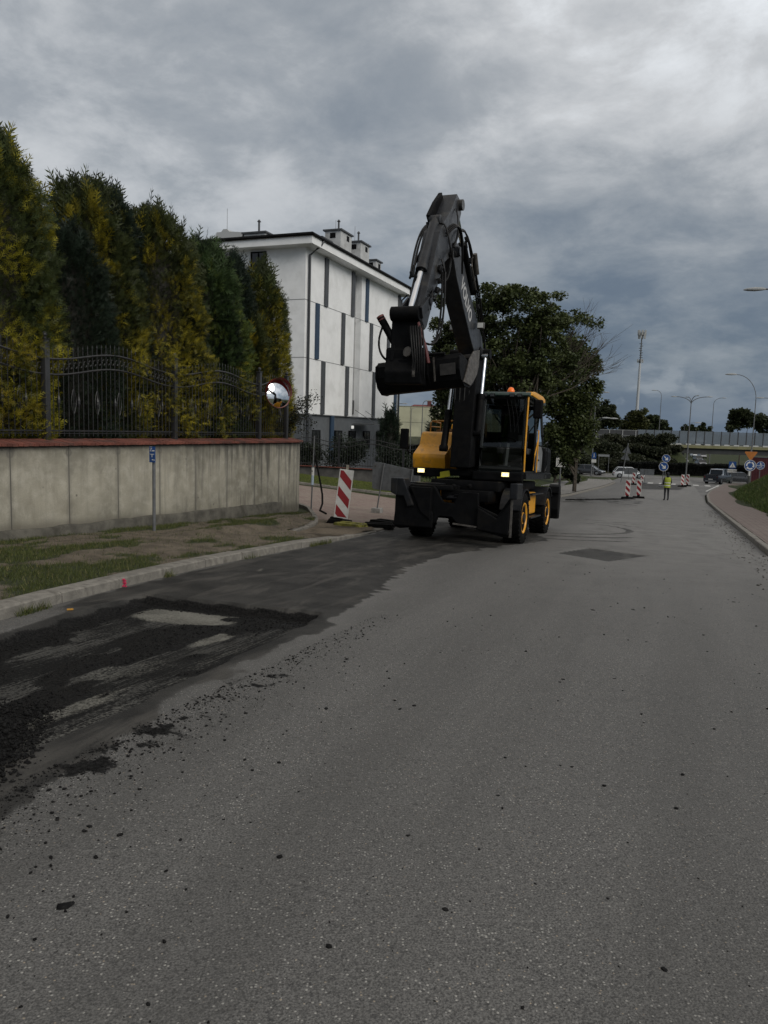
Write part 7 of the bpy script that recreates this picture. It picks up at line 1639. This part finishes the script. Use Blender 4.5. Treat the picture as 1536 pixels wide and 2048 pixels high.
lobes_at([(1110, 905, 26), (1130, 925, 26), (1100, 930, 22), (1145, 950, 18), (1120, 880, 20), (1150, 905, 20)], 'large_bush', 'dense dark bush under the maple, left of the path', 68, 44, 15000, .2, (.009, .014, .008), (.032, .042, .018), 1.0)
# trees on the skyline
ft = 'trees on the skyline behind the overpass'
def skytree(label, lst, Y, seed, nl=9000, size=.55, c2=(.060, .075, .032)):
    o = lobes_at(lst, 'skyline_tree', label, Y, seed, nl, size, (.020, .028, .014), c2, 1); o['group'] = ft; o.children[0]; return o
skytree('dark round tree left of the telecom mast', [(1205, 830, 30), (1225, 840, 22), (1190, 840, 25), (1215, 815, 16)], 175, 51)
skytree('olive green rounded tree right under the telecom mast', [(1265, 848, 24), (1283, 838, 20), (1255, 855, 16), (1275, 856, 20)], 180, 52, c2=(.095, .105, .035))
skytree('dark bushy tree touching the olive one on its right', [(1308, 845, 20), (1322, 855, 16), (1298, 852, 18), (1330, 862, 12)], 185, 53)
skytree('low tree tops behind the four-armed lamp', [(1372, 861, 10), (1385, 862, 11), (1408, 857, 11), (1420, 863, 9)], 200, 54, 4000)
skytree('wide dark tree at the right edge above the overpass', [(1475, 840, 24), (1500, 838, 22), (1520, 845, 20), (1460, 850, 14), (1540, 855, 20)], 170, 55)
# bushes on the embankment and the dark hedge by the roundabout
bg_ = 'bushes on the embankment below the overpass'; bl_ = 'bush among others on the overgrown embankment below the overpass'
b0 = shrub('embankment_bush', bl_, (0, 0, 0), (2.2, 1.8, 1.1), 2600, .30, (.016, .022, .012), (.050, .055, .028), 61, bg_)
k_ = 0
for (u, v, Y) in [(1180, 905, 124), (1200, 893, 129), (1222, 900, 127), (1245, 893, 130), (1262, 905, 124), (1282, 900, 129), (1300, 905, 127), (1318, 908, 126), (1335, 918, 124), (1210, 915, 122), (1235, 922, 121), (1300, 925, 120), (1165, 890, 130), (1325, 900, 131), (1270, 920, 121), (1310, 893, 131), (1295, 915, 123), (1172, 915, 122), (1190, 920, 121), (1220, 885, 131), (1255, 885, 131), (1275, 890, 131), (1330, 890, 132), (1345, 905, 128), (1250, 915, 123), (1210, 905, 125), (1232, 908, 125), (1290, 888, 131), (1265, 896, 128), (1318, 920, 121), (1180, 893, 131)]:
    p = at(u, v, Y); z = terr_xy(p.x, p.y) - .25; sc_ = .8 + .5 * ((k_ * 7) % 5) / 5
    if k_ == 0: b0.location = (p.x, p.y, z)
    else: dup(b0, (p.x, p.y, z), k_ * 1.3, (sc_, sc_, sc_ * 1.1))
    k_ += 1
hg = 'clipped dark hedge sections beside the roundabout'
h0 = thing('hedge_section', 'dark low hedge section between the ring road and the overpass', 'hedge', (0, 0, 0), 0, hg)
r_ = np.random.default_rng(9); p_ = np.stack([r_.uniform(-2.4, 2.4, 5200), r_.uniform(-.8, .8, 5200), 1.9 * r_.random(5200) ** .6 + .2 * r_.random(5200)], -1)
leafmesh('foliage', p_, .20, (.006, .008, .008), (.018, .020, .016), h0, 9)
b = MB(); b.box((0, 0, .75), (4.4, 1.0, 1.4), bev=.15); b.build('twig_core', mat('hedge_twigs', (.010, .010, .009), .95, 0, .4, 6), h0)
for k in range(11):
    u = 1252 + k * 24; p = at(u, 940, 119); z = terr_xy(p.x, p.y) - .1
    if k == 0: h0.location = (p.x, p.y, z)
    else: dup(h0, (p.x, p.y, z), .02 * (k % 3), (.5, 1, .95 + .05 * (k % 3)))
h0.scale = (.5, 1, 1)

# ================================================================= THE MAN IN THE VEST
ps_, pt_ = 50.86, -.41
man = thing('person', 'person in yellow reflective vest and dark hood, standing in the road by the striped boards', 'person', P(ps_, pt_, g(ps_) + .012), ROADROT + math.pi + R(-70))
# local: +x forward (facing), +y to the figure's left
def skinned(name, joints, edges, m, parent, lev=2):
    me = bpy.data.meshes.new(name); me.from_pydata([j[0] for j in joints], edges, []); o = bpy.data.objects.new(name, me); COL.objects.link(o); o.parent = parent; me.materials.append(m)
    sk = o.modifiers.new('skin', 'SKIN'); sk.use_smooth_shade = True
    lay = me.skin_vertices[0].data
    for i, j in enumerate(joints): lay[i].radius = (j[1], j[2] if len(j) > 2 else j[1]); lay[i].use_root = (i == 0)
    ss = o.modifiers.new('sub', 'SUBSURF'); ss.levels = lev; ss.render_levels = lev; bpy.context.view_layer.update()
    ev = bpy.data.meshes.new_from_object(o.evaluated_get(bpy.context.evaluated_depsgraph_get())); o.modifiers.clear(); old = o.data; o.data = ev; ev.name = name; bpy.data.meshes.remove(old); return o
SKIN = mat('skin', (.30, .17, .12), .6); CLO = mat('dark_clothes', (.014, .015, .019), .9, 0, .2, 20); HV = mat('hi_vis_yellow', (.26, .31, .02), .7, 0, .15, 15); REFL = mat('reflective_band', (.55, .56, .55), .4)
J = [((0, 0, .96), .13, .16), ((.01, 0, 1.15), .12, .16), ((.0, 0, 1.36), .13, .19), ((0, 0, 1.47), .06, .06), ((.03, 0, 1.54), .05, .05),
     ((0, .09, .92), .10), ((.02, .10, .50), .062), ((-.02, .11, .10), .045), ((.02, .11, .05), .05), ((.17, .12, .04), .038),
     ((0, -.09, .92), .10), ((.06, -.12, .50), .062), ((.04, -.13, .10), .045), ((.07, -.13, .05), .05), ((.22, -.14, .04), .038),
     ((0, .19, 1.40), .065), ((-.02, .25, 1.13), .048), ((.16, .20, 1.00), .038), ((0, -.19, 1.40), .065), ((-.03, -.25, 1.13), .048), ((.15, -.20, .98), .038)]
Ed = [(0, 1), (1, 2), (2, 3), (3, 4), (0, 5), (5, 6), (6, 7), (7, 8), (8, 9), (0, 10), (10, 11), (11, 12), (12, 13), (13, 14), (2, 15), (15, 16), (16, 17), (2, 18), (18, 19), (19, 20)]
skinned('body', J, Ed, CLO, man)
b = MB(); 
def egg(b, c, r, n=16):
    b.lathe([(0, -1), (.38, -.92), (.70, -.70), (.92, -.35), (1, 0), (.95, .35), (.75, .68), (.42, .92), (0, 1)], Matrix.Translation(c) @ Matrix.Diagonal((*r, 1)), n)
egg(b, (.035, 0, 1.655), (.092, .074, .118)); b.prism([(.115, 1.66), (.150, 1.625), (.118, 1.615)], -.014, .014, 'y', .003)
for sg in (-1, 1): b.box((.04, sg * .075, 1.65), (.03, .014, .055), bev=.005)
b.box((.112, 0, 1.59), (.02, .045, .012), bev=.004); b.build('head', SKIN, man, 60)
b = MB()
for sg in (-1, 1): b.cyl((.113, sg * .030, 1.665), (.122, sg * .030, 1.665), .010, n=8)
b.build('eyes', DKM, man)
b = MB(); egg(b, (-.005, 0, 1.685), (.105, .092, .120)); b.tube([(-.05, 0, 1.60), (-.05, 0, 1.50)], [.085, .10], 10); b.build('hood', CLO, man, 60)
b = MB(); fr = []
for z, rx, ry in ((.82, .165, .215), (.95, .15, .20), (1.10, .15, .205), (1.25, .155, .225), (1.38, .145, .225), (1.46, .105, .17), (1.49, .07, .10)): fr.append((Vector((.0, 0, z)), Vector((rx, 0, 0)), Vector((0, ry, 0))))
b.sweep([(math.cos(a), math.sin(a)) for a in np.linspace(0, 2 * math.pi, 21)[:-1]], fr); vo = b.build('vest', HV, man, 60)
b = MB()
for z in (.93, 1.10): b.sweep([(math.cos(a), math.sin(a)) for a in np.linspace(0, 2 * math.pi, 21)[:-1]], [(Vector((0, 0, z)), Vector((.158, 0, 0)), Vector((0, .212, 0))), (Vector((0, 0, z + .05)), Vector((.158, 0, 0)), Vector((0, .213, 0)))])
b.build('reflective_band', REFL, vo, 60)
def hand(sy, wrist, d):
    jj = [(wrist, .028, .020), (tuple(Vector(wrist) + Vector(d) * .06), .036, .018), (tuple(Vector(wrist) + Vector(d) * .10), .034, .016)]; ee = [(0, 1), (1, 2)]
    for k in range(4):
        o_ = Vector((0, (k - 1.5) * .019, 0)); p0_ = Vector(wrist) + Vector(d) * .11 + o_; ln = (.062, .072, .068, .052)[k]
        i = len(jj); jj += [(tuple(p0_), .009), (tuple(p0_ + Vector(d) * ln * .55 + Vector((0, 0, -.006))), .008), (tuple(p0_ + Vector(d) * ln * .8 + Vector((0, 0, -.026))), .007)]; ee += [(2, i), (i, i + 1), (i + 1, i + 2)]
    i = len(jj); t0_ = Vector(wrist) + Vector(d) * .045 + Vector((0, -sy * .034, 0)); jj += [(tuple(t0_), .011), (tuple(t0_ + Vector(d) * .04 + Vector((0, -sy * .014, -.012))), .009)]; ee += [(1, i), (i, i + 1)]
    return skinned('hand', jj, ee, SKIN, man, 1)
hand(1, (.19, .19, .99), (.93, -.2, -.1)); hand(-1, (.18, -.19, .97), (.93, .2, -.1))

# --- small litter: wooden planks/rubber strips beside the near board, a pink spray mark and an orange chip by the kerb
b = MB()
for k in range(9): b.box(P(6.9 + .05 * rnd.random(), float(KF(6.9)) + .004, g(6.9) + .01 + .011 * k), (.02 + .02 * rnd.random(), .012 + .02 * rnd.random(), .012))
tag(b.build('spray_mark', mat('pink_spray_paint', (.50, .03, .09), .7)), 'small pink spray mark on the face of the left kerb', 'paint mark')
b = MB(); b.box(P(5.6, -5.42, road_z(np.array(5.6), np.array(-5.42)) + .010), (.06, .03, .014), Euler((0, 0, .4)).to_matrix(), bev=.005)
tag(b.build('litter', mat('orange_litter', (.40, .20, .02), .6)), 'small orange piece of litter in the gutter by the left kerb', 'litter')
print('OBJECTS', len(bpy.data.objects), 'POLYS', sum(len(o.data.polygons) for o in bpy.data.objects if o.type == 'MESH'))
